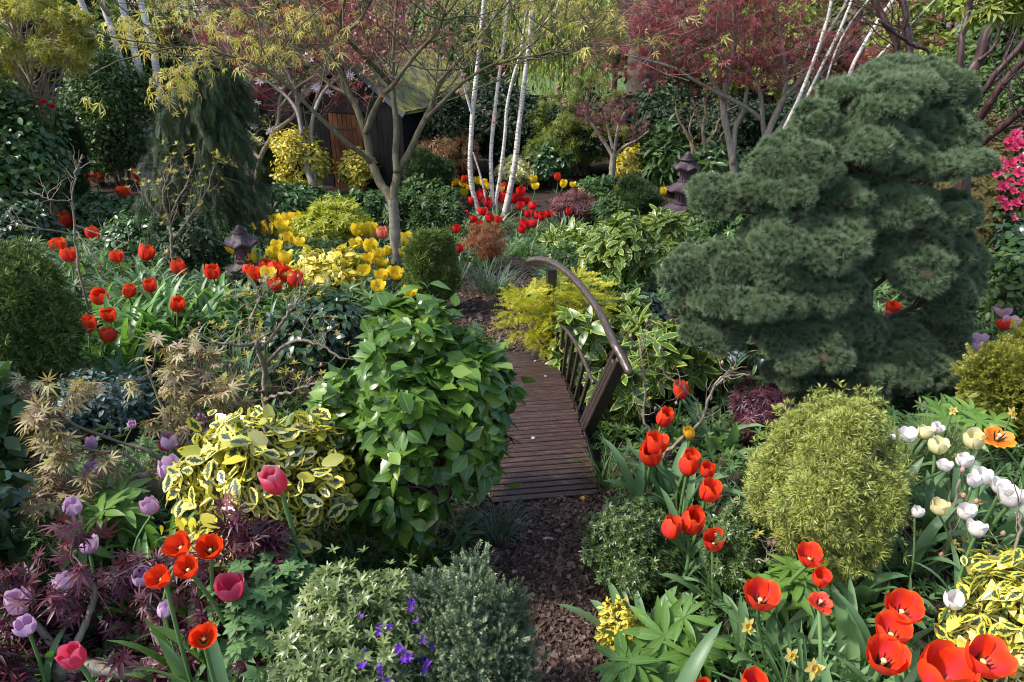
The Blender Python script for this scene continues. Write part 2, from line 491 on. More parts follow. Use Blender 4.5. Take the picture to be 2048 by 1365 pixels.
M['varieg'] = leafmat('yellow_edged_holly_leaf', [(.022, .045, .020), (.035, .065, .028), (.05, .09, .03)], .3, .55, .22,
                      edge=[(.42, .40, .05), (.60, .50, .05), (.68, .57, .10), (.70, .62, .24), (.34, .36, .05), (.58, .50, .06)], ew=.52, allpale=.22)
M['varieg_small'] = leafmat('golden_variegated_leaf', [(.05, .085, .02), (.10, .15, .025)], .4, .5, .25,
                      edge=[(.50, .42, .04), (.62, .50, .05), (.65, .56, .13)], ew=.30, allpale=.55)
M['varieg_cream'] = leafmat('cream_variegated_leaf', [(.06, .10, .035), (.09, .14, .04)], .4, .5, .25,
                      edge=[(.62, .57, .22), (.70, .66, .35), (.50, .50, .14)], ew=.35, allpale=.45)
M['aucuba'] = leafmat('spotted_laurel_leaf', [(.045, .105, .022), (.07, .145, .028), (.11, .19, .04)], .32, .55, .25,
                      edge=[(.42, .46, .07), (.55, .54, .12)], ew=.95, en=14)
M['yew'] = leafmat('yew_needle', [(.035, .065, .014), (.065, .11, .022), (.11, .16, .032)], .5, .35, .12, tip=(.19, .24, .05))
M['yew_dark'] = leafmat('dark_conifer_needle', [(.015, .036, .014), (.028, .056, .020), (.045, .08, .026)], .55, .3, .1, tip=(.06, .10, .03))
M['yew_gold'] = leafmat('golden_yew_needle', [(.07, .12, .02), (.13, .185, .03), (.20, .25, .045)], .45, .4, .15, tip=(.56, .54, .15))
M['spruce_gold'] = leafmat('golden_spruce_needle', [(.24, .28, .016), (.42, .41, .022), (.55, .50, .035)], .45, .4, .3, tip=(.62, .55, .05))
M['spruce_dark'] = leafmat('weeping_spruce_needle', [(.024, .048, .018), (.038, .068, .025), (.058, .095, .03)], .5, .35, .08, tip=(.065, .10, .032))
M['pine'] = leafmat('blue_green_pine_needle', [(.036, .074, .048), (.062, .114, .070), (.10, .160, .084)], .45, .35, .10, tip=(.20, .26, .13))
M['pine_lime'] = leafmat('long_pine_needle', [(.10, .16, .05), (.15, .21, .07), (.24, .27, .12)], .45, .4, .15)
M['fir'] = leafmat('korean_fir_needle', [(.026, .062, .034), (.046, .095, .055), (.085, .145, .085)], .4, .45, .1, tip=(.30, .34, .17))
M['cypress_gold'] = leafmat('golden_cypress_spray', [(.07, .09, .012), (.12, .14, .018), (.20, .21, .03)], .5, .35, .15, tip=(.30, .28, .04))
M['purple'] = leafmat('purple_maple_leaf', [(.045, .010, .020), (.070, .015, .028), (.105, .024, .042), (.16, .045, .065)], .42, .5, .22, tr=(1.7, .8, .9))
M['red'] = leafmat('crimson_maple_leaf', [(.13, .020, .032), (.21, .038, .050), (.28, .065, .072), (.34, .11, .085)], .5, .35, .35, tr=(1.5, .9, .9))
M['plum'] = leafmat('dusky_maple_leaf', [(.09, .030, .035), (.15, .055, .06), (.20, .09, .085)], .5, .35, .25, tr=(1.4, .9, .9))
M['bronze'] = leafmat('bronze_maple_leaf', [(.17, .075, .035), (.25, .12, .055), (.30, .17, .07), (.22, .18, .06)], .5, .35, .3, tr=(1.4, 1, .7))
M['tan'] = leafmat('dissected_bronze_leaf', [(.27, .25, .09), (.36, .31, .15), (.40, .29, .20), (.29, .30, .10)], .5, .35, .3, tr=(1.3, 1.1, .7))
M['rust'] = leafmat('rust_maple_leaf', [(.30, .09, .04), (.40, .15, .06), (.34, .20, .08)], .5, .35, .3, tr=(1.4, 1, .7))
M['lime'] = leafmat('yellow_green_maple_leaf', [(.10, .135, .025), (.17, .20, .035), (.25, .27, .05)], .5, .35, .35)
M['acid'] = leafmat('new_yellow_maple_leaf', [(.42, .41, .09), (.54, .50, .13), (.48, .36, .17)], .5, .3, .4, tr=(1.2, 1.15, .7))
M['acid_bush'] = leafmat('young_acid_maple_leaf', [(.26, .30, .03), (.38, .40, .045), (.48, .46, .07)], .5, .35, .4)
M['gold'] = leafmat('gold_green_leaf', [(.25, .24, .04), (.36, .33, .06), (.33, .24, .07)], .5, .35, .35)
M['bud_red'] = leafmat('red_bud_leaf', [(.36, .11, .13), (.42, .20, .21), (.44, .34, .19)], .5, .35, .3, tr=(1.4, 1, .8))
M['willow'] = leafmat('willow_leaf', [(.20, .27, .05), (.28, .35, .08), (.36, .40, .12)], .55, .3, .35)
M['far_green'] = leafmat('distant_green_leaf', [(.055, .10, .03), (.09, .15, .045), (.14, .20, .06)], .6, .3, .3)
M['far_olive'] = leafmat('distant_olive_leaf', [(.08, .10, .045), (.12, .14, .06), (.17, .17, .08)], .6, .3, .3)
M['far_lime'] = leafmat('distant_lime_leaf', [(.17, .23, .04), (.25, .31, .06), (.33, .37, .09)], .6, .3, .35)
M['far_dark'] = leafmat('distant_dark_leaf', [(.015, .030, .013), (.025, .046, .018), (.04, .065, .024)], .6, .3, .15)
M['grey_leaf'] = leafmat('grey_blue_leaf', [(.045, .075, .07), (.075, .115, .10), (.12, .165, .145)], .45, .4, .15)
M['azalea_small'] = leafmat('small_azalea_leaf', [(.04, .075, .02), (.075, .12, .03), (.13, .18, .05)], .35, .5, .22)
M['rhodo'] = leafmat('dwarf_rhododendron_leaf', [(.08, .125, .04), (.14, .19, .06), (.24, .28, .10)], .35, .5, .22)
M['red_tip'] = leafmat('red_shoot_leaf', [(.28, .05, .04), (.35, .11, .07), (.2, .12, .05)], .4, .5, .3, tr=(1.4, 1, .8))

# petals: v runs from the claw to the tip, u across
def petal(name, base, mid, tipc, flame=None, trans=.38, rough=.42, fw=.30):
    m = N(name); u, v = m.uv(); r = m.rnd()
    col = m.ramp(v, [base, mid, mid, tipc], [0.06, .26, .72, 1.0])
    ax = m.math('ABSOLUTE', m.math('SUBTRACT', u, .5))
    if flame:
        f = m.math('SUBTRACT', 1.0, m.math('DIVIDE', ax, fw), True)
        f = m.math('MULTIPLY', f, m.math('SUBTRACT', 1.0, m.math('POWER', v, 2.5)), True)
        col = m.mix(f, col, flame)
    c = m.n("ShaderNodeCombineXYZ"); m.put(c.inputs[0], m.math('MULTIPLY', u, 26.0)); m.put(c.inputs[1], m.math('MULTIPLY', v, 1.2)); m.put(c.inputs[2], m.math('MULTIPLY', r, 9.0))
    st = m.noise(1.0, 3, c.outputs[0])
    oi = m.n('ShaderNodeObjectInfo').outputs['Random']
    col = m.mix(m.math('MULTIPLY', oi, .5), col, m.mix(1.0, col, (1.0, .86, .86), 'MULTIPLY'))
    col = m.mix(m.math('MULTIPLY', st, .35), col, m.mix(1.0, col, (.72, .6, .6), 'MULTIPLY'))
    return m.done(col, rough, .4, m.bump(st, .25, .003), trans, col)
M['p_red'] = petal('orange_red_petal', (.55, .32, .03), (.72, .045, .018), (.78, .11, .02), (.62, .03, .03))
M['p_scarlet'] = petal('scarlet_petal', (.35, .05, .02), (.62, .018, .02), (.66, .03, .03))
M['p_flame'] = petal('red_petal_with_pink_flush', (.03, .015, .02), (.80, .055, .012), (.83, .11, .015), (.72, .045, .075), fw=.30)
M['p_hot'] = petal('blazing_orange_petal', (.70, .42, .04), (.80, .065, .012), (.82, .07, .012))
M['p_yellow'] = petal('yellow_petal', (.55, .50, .05), (.78, .60, .028), (.82, .66, .05))
M['p_bud'] = petal('yellow_bud_petal', (.42, .45, .05), (.72, .48, .03), (.75, .50, .04), (.72, .22, .04))
M['p_orange'] = petal('orange_petal', (.5, .12, .02), (.80, .26, .015), (.82, .38, .03), (.76, .16, .03))
M['p_white'] = petal('white_petal', (.66, .66, .34), (.80, .79, .74), (.82, .81, .79), trans=.3)
M['p_cream'] = petal('pale_yellow_petal', (.60, .62, .22), (.75, .72, .38), (.78, .76, .5), trans=.3)
M['p_mauve'] = petal('pale_mauve_petal', (.62, .60, .42), (.62, .42, .62), (.70, .52, .70), (.55, .36, .58), trans=.3)
M['p_pink'] = petal('deep_pink_petal', (.6, .35, .25), (.72, .07, .16), (.75, .16, .25))
M['p_pinkedge'] = petal('white_edged_pink_petal', (.70, .4, .3), (.74, .07, .13), (.80, .45, .52), (.70, .035, .09), fw=.42)
M['p_lilac'] = petal('lilac_pink_petal', (.6, .5, .4), (.66, .40, .52), (.72, .55, .63), (.58, .28, .44))
M['p_coral'] = petal('coral_petal', (.6, .4, .2), (.75, .20, .14), (.78, .36, .25))
M['p_lily'] = petal('cream_lily_petal', (.65, .5, .2), (.76, .62, .28), (.78, .68, .40), (.72, .42, .18))
M['p_magnolia'] = petal('magnolia_petal', (.70, .62, .62), (.80, .78, .78), (.82, .81, .80))
M['p_violet'] = petal('violet_petal', (.2, .06, .45), (.16, .035, .50), (.20, .06, .55))
M['p_camellia'] = petal('camellia_pink_petal', (.55, .03, .10), (.70, .08, .22), (.74, .17, .32))
M['p_camred'] = petal('camellia_red_petal', (.4, .01, .02), (.55, .02, .05), (.58, .04, .08))
M['p_primrose'] = petal('purple_primrose_petal', (.75, .50, .03), (.30, .02, .22), (.34, .03, .28))
M['p_daffodil'] = petal('pale_daffodil_petal', (.72, .66, .25), (.76, .70, .22), (.78, .74, .34))

def flat(name, col, rough=.6, spec=.4):
    m = N(name)
    n1 = m.noise(40, 3, m.obj())
    return m.done(m.mix(m.math('MULTIPLY', n1, .35), col, m.mix(1.0, col, (.6, .6, .6), 'MULTIPLY')), rough, spec)
M['stem'] = flat('flower_stem', (.10, .18, .055), .45)
M['stamen_dark'] = flat('dark_stamen', (.02, .012, .02), .7)
M['pistil'] = flat('cream_pistil', (.62, .55, .22), .6)
M['bud'] = flat('scaly_pink_bud', (.36, .20, .17), .7)
M['bud_green'] = flat('fir_bud', (.50, .42, .22), .7)
M['core'] = barkmat('dark_shade_core', [(.020, .020, .010), (.040, .038, .018), (.06, .055, .028)], 50)  # dark twig colour for the light-blocking cores added inside the pine pads

def soilmat():
    m = N('dark_soil'); o = m.obj(); a = m.noise(14, 6, o, .7); b = m.noise(90, 4, o, .7)
    col = m.ramp(a, [(.018, .013, .010), (.038, .028, .020), (.07, .05, .036)], [.3, .5, .7])
    col = m.mix(m.math('MULTIPLY', m.math('GREATER_THAN', b, .6), .6), col, (.10, .072, .052))
    return m.done(col, .95, .2, m.bump(m.math('ADD', a, b), .8, .02))
M['soil'] = soilmat()
def mulchmat():
    m = N('bark_mulch_ground'); o = m.obj(); v = m.n("ShaderNodeTexVoronoi"); v.inputs['Scale'].default_value = 42; m.put(v.inputs['Vector'], o)
    a = m.noise(10, 5, o, .7)
    s = m.n("ShaderNodeSeparateColor"); m.put(s.inputs[0], v.outputs['Color'])
    col = m.ramp(s.outputs[0], [(.022, .014, .011), (.055, .034, .026), (.10, .062, .048), (.16, .105, .085)], [0, .4, .75, 1])
    col = m.mix(m.math('MULTIPLY', a, .6), col, (.028, .020, .016))
    return m.done(col, .95, .2, m.bump(m.math('ADD', v.outputs['Distance'], a), 1.0, .02))
M['mulch'] = mulchmat()
def chipmat():
    m = N('bark_chip'); r = m.rnd(); n1 = m.noise(60, 3, m.obj())
    col = m.ramp(r, [(.028, .017, .013), (.08, .048, .036), (.15, .095, .074), (.25, .17, .135), (.40, .34, .29)], [0, .3, .6, .9, 1])
    return m.done(m.mix(m.math('MULTIPLY', n1, .5), col, m.mix(1.0, col, (.5, .5, .5), 'MULTIPLY')), .9, .25)
M['chip'] = chipmat()
def woodmat(name, cols, sc=(3, 3, 40), rough=.55, spec=.4, bump=.4, scale=3.0):
    m = N(name); o = m.obj()
    n1 = m.noise(scale, 5, m.scaled(o, sc), .65, .6); n2 = m.noise(5, 3, o)
    col = m.ramp(n1, cols, [.3 + .4 * i / max(1, len(cols) - 1) for i in range(len(cols))])
    col = m.mix(m.math('MULTIPLY', n2, .5), col, m.mix(1.0, col, (.6, .55, .5), 'MULTIPLY'))
    col = m.mix(m.math('MULTIPLY', m.rnd(), .4), col, m.mix(1.0, col, (.5, .5, .5), 'MULTIPLY'))
    return m.done(col, rough, spec, m.bump(n1, bump, .004))
M['deck'] = woodmat('wet_red_brown_deck', [(.017, .009, .007), (.050, .025, .018), (.155, .080, .054)], (4, 40, 40), .42, .5)
M['rail'] = woodmat('dark_brown_handrail', [(.022, .014, .011), (.050, .033, .026), (.12, .085, .068)], (30, 8, 30), .33, .6)
M['post'] = woodmat('dark_stained_post', [(.018, .012, .010), (.034, .022, .018), (.06, .042, .034)], (40, 40, 3), .5, .45)
M['wire'] = flat('rusty_wire', (.05, .035, .03), .6)
M['cedar'] = woodmat('orange_cedar_boards', [(.035, .014, .008), (.12, .044, .017), (.24, .095, .034)], (30, 30, 1.2), .6, .3)
M['shedwall'] = woodmat('black_stained_boards', [(.006, .005, .005), (.011, .009, .009), (.022, .018, .017)], (3, 3, 40), .6, .3)
M['fence'] = woodmat('black_fence_boards', [(.010, .009, .010), (.020, .018, .019), (.035, .031, .031)], (30, 30, 2), .6, .3)
def mossmat():
    m = N('mossy_felt_roof'); o = m.obj(); a = m.noise(4.0, 6, o, .75); b = m.noise(40, 3, o, .7)
    col = m.ramp(m.math('ADD', m.math('MULTIPLY', a, .75), m.math('MULTIPLY', b, .25)), [(.07, .07, .065), (.15, .145, .11), (.27, .26, .06), (.40, .37, .10)], [.38, .46, .51, .64])
    return m.done(col, .95, .15, m.bump(m.math('ADD', a, b), 1.0, .05))
M['moss'] = mossmat()
def stonemat(name, cols, rough=.8, sc=14):
    m = N(name); o = m.obj(); a = m.noise(sc, 6, o, .7); b = m.noise(sc * 6, 3, o)
    return m.done(m.ramp(m.math('ADD', m.math('MULTIPLY', a, .7), m.math('MULTIPLY', b, .3)), cols, [.3 + .4 * i / (len(cols) - 1) for i in range(len(cols))]), rough, .35, m.bump(a, .6, .02))
M['pagoda'] = stonemat('dark_plum_painted_stone', [(.022, .014, .018), (.048, .029, .037), (.095, .062, .075)], .5, 22)
M['stone'] = stonemat('grey_stone', [(.07, .065, .055), (.16, .15, .13), (.28, .26, .23)])
M['slate'] = stonemat('wet_blue_grey_boulder', [(.13, .15, .17), (.32, .36, .40), (.55, .60, .64)], .22, 9)
M['sleeper'] = woodmat('weathered_timber_edge', [(.05, .04, .034), (.10, .082, .07), (.16, .135, .115)], (4, 30, 30), .85, .2)
def lawnmat():
    m = N('far_lawn'); o = m.obj(); a = m.noise(.6, 5, o, .7); b = m.noise(9, 3, o)
    return m.done(m.ramp(m.math('ADD', m.math('MULTIPLY', a, .6), m.math('MULTIPLY', b, .4)), [(.04, .075, .02), (.07, .11, .03), (.10, .15, .045)], [.35, .5, .65]), .9, .2)
M['lawn'] = lawnmat()
def watermat():
    m = N('dark_pond_water'); n1 = m.noise(9, 2, m.obj())
    return m.done((.012, .014, .012), .05, .5, m.bump(n1, .12, .01))
M['water'] = watermat()
M['moss_mound'] = stonemat('brown_moss', [(.04, .032, .012), (.075, .062, .02), (.11, .10, .03)], .95, 8)

# ------------------------------------------------------------------ ground, path, lawn
def sheet(name, xs, ys, zf, mat):
    X, Y = np.meshgrid(xs, ys); V = np.stack([X, Y, zf(X, Y)], -1).reshape(-1, 3)
    nx = len(xs); i = (np.arange(len(ys) - 1)[:, None] * nx + np.arange(nx - 1)[None]).ravel()
    L = np.stack([i, i + 1, i + nx + 1, i + nx], 1).ravel()
    g = G(); g.raw(V, L, np.full(len(i), 4), V[:, :2], np.full(len(V), .5))
    return tag(g.build(name, mat), None, None, kind='structure')
def soilz(x, y):
    n = np.sin(17 * x + 3 * np.sin(9 * y)) * np.sin(15 * y + 2 * np.sin(11 * x))
    return zt(x, y) + .012 * n * (np.abs(y) < 12)
xs = np.concatenate([np.linspace(-120, -8, 18)[:-1], np.linspace(-8, 8, 200), np.linspace(8, 120, 18)[1:]])
ys = np.concatenate([np.linspace(-12, .5, 8)[:-1], np.linspace(.5, 14, 190), np.linspace(14, 200, 24)[1:]])
sheet('ground', xs, ys, soilz, M['soil'])
sheet('lawn', np.linspace(-60, 60, 40), np.linspace(22, 90, 30), lambda x, y: zt(x, y) + .03 - 0 * x, M['lawn'])

# the bark path: centre line and half width along it
path_pts = np.array([hit(u, v) for u, v in ((1160, 1500), (1152, 1365), (1130, 1250), (1098, 1120), (1090, 1030), (1085, 985))])
path_far = np.array([hit(u, v) for u, v in ((1022, 720), (1000, 690), (968, 650), (965, 610), (1000, 575), (1060, 545))])
def band(pts, widths, K, lift=.012):
    P = polyline(pts, K); w = np.interp(np.linspace(0, 1, K), np.linspace(0, 1, len(widths)), widths)
    t = nrm(np.gradient(P[:, :2], axis=0)); s = np.stack([t[:, 1], -t[:, 0]], 1)
    return P, s, w
def strip(g, pts, widths, K=40, nc=9):
    P, s, w = band(pts, widths, K)
    a = np.linspace(-1, 1, nc)
    wv = w[:, None] * (1 + .12 * np.sin(np.arange(K)[:, None] * 1.7 + a[None] * 2))
    X = P[:, None, :2] + s[:, None] * (a[None, :, None] * wv[..., None])
    Z = soilz(X[..., 0], X[..., 1]) + .016 + .006 * np.sin(X[..., 0] * 40) * np.sin(X[..., 1] * 37)
    V = np.concatenate([X, Z[..., None]], -1).reshape(-1, 3)
    i = (np.arange(K - 1)[:, None] * nc + np.arange(nc - 1)[None]).ravel()
    g.raw(V, np.stack([i, i + 1, i + nc + 1, i + nc], 1).ravel(), np.full(len(i), 4), V[:, :2], np.full(len(V), .5))
WN, WF = [.34, .31, .31, .34, .36, .34], [.33, .36, .34, .36, .40, .42]
g = G(); strip(g, path_pts, WN); strip(g, path_far, WF)
tag(g.build('path', M['mulch']), None, None, kind='structure')

# loose bark chips on the path: nobody could count them
g = G()
chips = []
for sd in range(5):
    r_ = np.random.default_rng(sd); k = r_.integers(5, 8); a = np.sort(r_.uniform(0, 2 * PI, k)); rr = r_.uniform(.6, 1, k)
    top = np.stack([rr * np.cos(a), 1.5 * rr * np.sin(a), np.full(k, .13) + r_.uniform(-.1, .1, k)], 1); bot = top.copy() * [1, 1, 0]; bot[:, 2] = -.15
    V = np.concatenate([bot, top]); Fc = [list(range(k, 2 * k)), list(range(k))[::-1]] + [[i, (i + 1) % k, k + (i + 1) % k, k + i] for i in range(k)]
    chips.append(T(V, Fc, V[:, :2]))
for pts, wd, n, s0 in ((path_pts, WN, 8000, .0072), (path_far, WF, 3500, .0095)):
    P, s, w = band(pts, wd, 60)
    i = rng.integers(0, 59, n); f = U(0, 1, n)[:, None]
    q = P[i] * (1 - f) + P[i + 1] * f
    xy = q[:, :2] + s[i] * (rng.normal(0, .55, n) * w[i] * 1.0)[:, None]
    pos = np.concatenate([xy, (soilz(xy[:, 0], xy[:, 1]) + .021)[:, None]], 1)
    d = gauss(n); nm = nrm(UP + gauss(n, .28))
    g.inst(chips, pos, frames(d, nm, s0 * np.exp(rng.normal(0, .55, n)).clip(.4, 3.2)), np.clip(rng.beta(1.6, 2.4, n), 0, 1))
tag(g.build('bark_mulch', M['chip'], smooth=False), None, None, kind='stuff')

# fallen dead leaves and petals on the path
DRY = leafmat('dry_leaf', [(.22, .17, .13), (.34, .27, .21), (.42, .40, .37)], .7, .3, .2)
dl = [leaf(.55, 4, 3, .3, .5), leaf(.5, 4, 3, -.2, -.4), leaf(.7, 4, 3, .4, .2)]
for k, (u, v, s, lab) in enumerate([(1166, 1255, .058, 'pale grey withered leaf lying flat on the dark bark path'), (1085, 1087, .042, 'small pale withered leaf on bark below the bridge end'),
                            (1195, 976, .045, 'grey curled dead leaf beside the right corner of the bridge deck'), (1203, 1002, .045, 'grey dead leaf on the bark next to the fallen yellow tulip'),
                            (1058, 1070, .045, 'tan curled dead leaf on bark near the broad arching leaves'), (1160, 1210, .035, 'tan bark flake like leaf on the dark middle of the path')]):
    p = hit(u, v); g = G(); a = U(0, 6.28)
    g.inst(dl[k % 3], np.array([p + [0, 0, .035]]), frames(np.array([[math.cos(a), math.sin(a), .1]]), np.array([[.15, .1, 1.0]]), np.array([s])), np.array([U()]))
    tag(g.build('fallen_leaf', DRY), lab, 'leaf', 'dead leaves on the path')

# ------------------------------------------------------------------ bridge: arched deck, posts, handrail, balusters
BF, BN = hit(1012, 704, .05), hit(1092, 1005, .0)
BD = nrm((BN - BF) * [1, 1, 0]); BS = np.array([-BD[1], BD[0], 0])       # along (to the camera), sideways
if BS[0] < 0: BS = -BS
BL = np.linalg.norm((BN - BF)[:2]); BWd = .315; ARCH = .17
BO = BF * [1, 1, 0]
def deckp(t, side=0.0, up=0.0):
    z = .02 + ARCH * (1 - (2 * t - 1) ** 2)
    sl = ARCH * -4 * (2 * t - 1) / BL
    n = nrm(np.array([-sl * BD[0], -sl * BD[1], 1.0]))
    p = BO + BD * BL * t + BS * side + UP * z + n * up
    return p, nrm(np.array([BD[0], BD[1], sl])), n
bridge = thing('footbridge', 'small arched dark timber footbridge with one curved handrail over the dip in the path', 'bridge', deckp(.5)[0] * [1, 1, 0])
g = G(); npl = 52
for k in range(npl):
    t = (k + .5) / npl; p, tg, n = deckp(t)
    g.box(p + n * U(-.002, .002), (2 * BWd + U(-.012, .012), BL / npl * 1.02 - .0045, .028), np.stack([BS, tg, n], 1), U(0, 1), .003)
    for s in (-.27, .27): pass
g.build('deck', M['deck'], bridge, False)
g = G()
for s in (-.24, 0, .24):
    P = np.array([deckp(t, s, -.045)[0] for t in np.linspace(0.01, .99, 24)]); g.tubes(P, np.full(24, .03), 4)
g.build('bearer', M['post'], bridge, False)
g = G(); hx = .018; A, B = [], []                      # chicken wire stapled over the boards
nr = int(BL / (hx * 1.5)); ncx = int(2 * BWd / (hx * 1.732))
for i in range(nr):
    for j in range(ncx):
        cx = -BWd + .01 + (j + .5 * (i % 2)) * hx * 1.732; cy = i * hx * 1.5
        hexp = [(cx + hx * math.sin(a), cy + hx * math.cos(a)) for a in np.radians([0, 60, 120, 180])]
        for (a, b) in ((0, 1), (1, 2), (2, 3)):
            if abs(hexp[a][0]) < BWd and abs(hexp[b][0]) < BWd and 0 < hexp[a][1] < BL and 0 < hexp[b][1] < BL:
                A.append(deckp(hexp[a][1] / BL, hexp[a][0], .0165)[0]); B.append(deckp(hexp[b][1] / BL, hexp[b][0], .0165)[0])
g.tubes(np.stack([np.array(A), np.array(B)], 1), np.full((len(A), 2), .0009), 3)
g.build('wire_mesh', M['wire'], bridge)
PT = [.035, .70]; PH = [.80, .74]                       # where the posts stand and how long they are
RS = BWd + .03
posts = []
for k, (t, h) in enumerate(zip(PT, PH)):
    p, tg, n = deckp(t, RS, -.12)
    lean = nrm(UP * 1.0 + BD * (.0 if k == 0 else .40) + BS * (.0 if k == 0 else .18))
    s = nrm(BS - lean * np.dot(BS, lean)); a = np.cross(s, lean)
    g = G(); Mx = np.stack([s, a, lean], 1)
    if k == 0:
        g.box(p + lean * (h / 2), (.075, .06, h + .1), Mx, .3, .006)
    else:
        for q in (-1, 0, 1):
            g.box(p + lean * (h / 2 - (.03 if q == 0 else 0)) + a * q * .037, (.074, .035, h + .1 - (.05 if q == 0 else 0)), Mx, .2 + .2 * q, .005)
    g.build('post', M['post'], bridge, False)
    posts.append(p + lean * (h + .03))
rp = [at(1052, 524, posts[0][1] + .06), at(1076, 519, posts[0][1] - .01), at(1108, 527, posts[0][1] - .17), at(1145, 555, posts[0][1] - .42), at(1180, 596, posts[0][1] - .72), at(1207, 640, posts[0][1] - 1.0),
      at(1226, 683, posts[1][1] + .0), at(1245, 717, posts[1][1] - .13), at(1261, 750, posts[1][1] - .24)]
g = G(); P = polyline(rp, 40); R = np.full(40, .0255); R[0] = R[-1] = .014; R[1] = R[-2] = .023
g.tubes(P, R, 10, np.array([.3]), True); g.build('handrail', M['rail'], bridge)
bt = np.linspace(.13, .62, 8)
top = []
for k, t in enumerate(bt):
    p, tg, n = deckp(t, RS - .005, -.08); f = k / 7
    lean = nrm(UP + BD * (.03 + .30 * f) + BS * .10 * f); h = .40 + .03 * math.sin(PI * f)
    s = nrm(BS - lean * np.dot(BS, lean)); a = np.cross(s, lean)
    g = G(); g.box(p + lean * h / 2, (.022, .030, h), np.stack([s, a, lean], 1), U(0, 1), .003)
    g.build('baluster', M['post'], bridge, False)
    top.append(p + lean * h)
g = G(); P = polyline([top[0] - BD * .08] + top + [top[-1] + BD * .10], 30); g.tubes(P, np.full(30, .013), 6, np.array([.5]), True)
g.build('lower_rail', M['rail'], bridge)
g = G(); P = np.array([deckp(t, BWd + .012, -.02)[0] for t in np.linspace(.0, 1, 30)]); g.tubes(P, np.full(30, .022), 4, np.array([.6]), True)
g.build('edge_board', M['post'], bridge, False)

# dark water lying in the dip under the bridge, with rocks and boulders beside it
xs = np.linspace(-1.9, 2.1, 30); ys = np.linspace(4.0, 4.62, 12)
sheet('pond_water', xs, ys, lambda x, y: np.full_like(x, -.175), M['water'])
def rock(u, v, s, mat, label, name='boulder', cat='rock', group=None, sq=(1, .8, .6)):
    p = hit(u, v); g = G(); r_ = np.random.default_rng(int(u * 7 + v))
    n, m = 14, 20; th = np.linspace(0, PI, n)[:, None]; ph = np.linspace(0, 2 * PI, m, endpoint=False)[None]
    d = np.stack([np.sin(th) * np.cos(ph), np.sin(th) * np.sin(ph), np.cos(th) + 0 * ph], -1)
    R = 1 + 0 * th * ph
    for _ in range(7):
        k = nrm(r_.normal(0, 1, 3)); R = np.minimum(R, r_.uniform(.62, .95) / np.maximum((d * k).sum(-1), .05))
    V = (d * R[..., None] * np.array(sq) * s).reshape(-1, 3) + p + [0, 0, s * sq[2] * .35]
    Fc = [[i * m + j, i * m + (j + 1) % m, (i + 1) * m + (j + 1) % m, (i + 1) * m + j] for i in range(n - 1) for j in range(m)]
    g.faces(V, Fc); return tag(g.build(name, mat), label, cat, group)
for a in [(1408, 712, .10, 'pale wet blue-grey boulder, leftmost of the three under the left edge of the pine'), (1462, 722, .135, 'largest pale wet blue-grey boulder below the left side of the pine'),
          (1521, 735, .085, 'small dark blue-grey boulder lowest under the pine beside its trunk')]:
    rock(a[0], a[1], a[2], M['slate'], a[3], group='wet boulders under the pine')
rock(648, 782, .10, M['stone'], 'flat grey stone between bare azalea and glossy camellia bush', sq=(1.1, .8, .35))
rock(700, 752, .085, M['slate'], 'rounded blue-grey stone left of the glossy camellia bush', sq=(1, .7, .6))
rock(478, 838, .17, M['stone'], 'long flat brown-grey stone slab below the bare azalea', name='stone_slab', sq=(1.5, .55, .3))

# ------------------------------------------------------------------ shed
c1 = at(806, 221, 15.5); be = math.radians(27)
E1 = np.array([-math.cos(be), math.sin(be), 0]); E2 = np.array([math.sin(be), math.cos(be), 0])     # leftwards along the gable, back along the side
gz = float(zt(c1[0], c1[1])) - .05; WS, DS = 3.0, 3.45
shed = thing('garden_shed', 'black timber shed with mossy pitched roof and orange cedar door at the back', 'shed', (c1[0], c1[1], gz))
ez = c1[2]; rz = ez + 1.07
c0 = c1 + E1 * .10 + E2 * .10; c0[2] = gz; ww = WS - .2; dd = DS - .2
Mw = np.stack([E1, E2, UP], 1)
g = G(); nb = 13; bh = (ez - .02 - gz) / nb
for k in range(nb):                                                       # lapped horizontal boards on the long side
    g.box(c0 + E2 * dd / 2 + UP * (bh * (k + .5)) + E1 * .012, (.022, dd, bh * .97), Mw @ np.array([[1, 0, -.05], [0, 1, 0], [.05, 0, 1]]), U(0, 1))
g.box(c0 + E1 * ww + E2 * dd / 2 + UP * (ez - gz) / 2, (.03, dd, ez - gz), Mw, .4)
g.box(c0 + E1 * ww / 2 + E2 * dd + UP * (ez - gz) / 2, (ww, .03, ez - gz), Mw, .4)
g.build('side_wall', M['shedwall'], shed, False)
g = G(); nb = 20                                                            # gable wall of upright boards reaching up to the rafters
for k in range(nb):
    a = (k + .5) / nb; hgt = ez - gz + (rz - ez - .05) * (1 - abs(2 * a - 1)) - .04
    g.box(c0 + E1 * ww * a + UP * hgt / 2 - E2 * (.003 * (k % 2)), (ww / nb * .95, .025, hgt), Mw, U(0, 1))
g.build('gable_wall', M['shedwall'], shed, False)
g = G(); nd = 7
dw = .95; d0 = c0 + E1 * 1.12 - E2 * .035
for k in range(nd): g.box(d0 + E1 * dw * (k + .5) / nd + UP * .90, (dw / nd * .94, .03, 1.74), Mw, U(0, 1), .004)
door = g.build('door', M['cedar'], shed, False)
g = G()
for zz in (.35, 1.45):
    g = G(); g.box(d0 + E1 * (dw / 2 + .05) + UP * zz - E2 * .022, (dw * .7, .012, .05), Mw); g.build('hinge', M['wire'], door, False)
g = G()
for q in (-.04, dw + .04): g.box(d0 + E1 * q + UP * .92 - E2 * .004, (.07, .05, 1.84), Mw, .2)
g.box(d0 + E1 * dw / 2 + UP * 1.82 - E2 * .004, (dw + .01, .05, .07), Mw, .2)
g.build('door_frame', M['shedwall'], shed, False)
g = G()
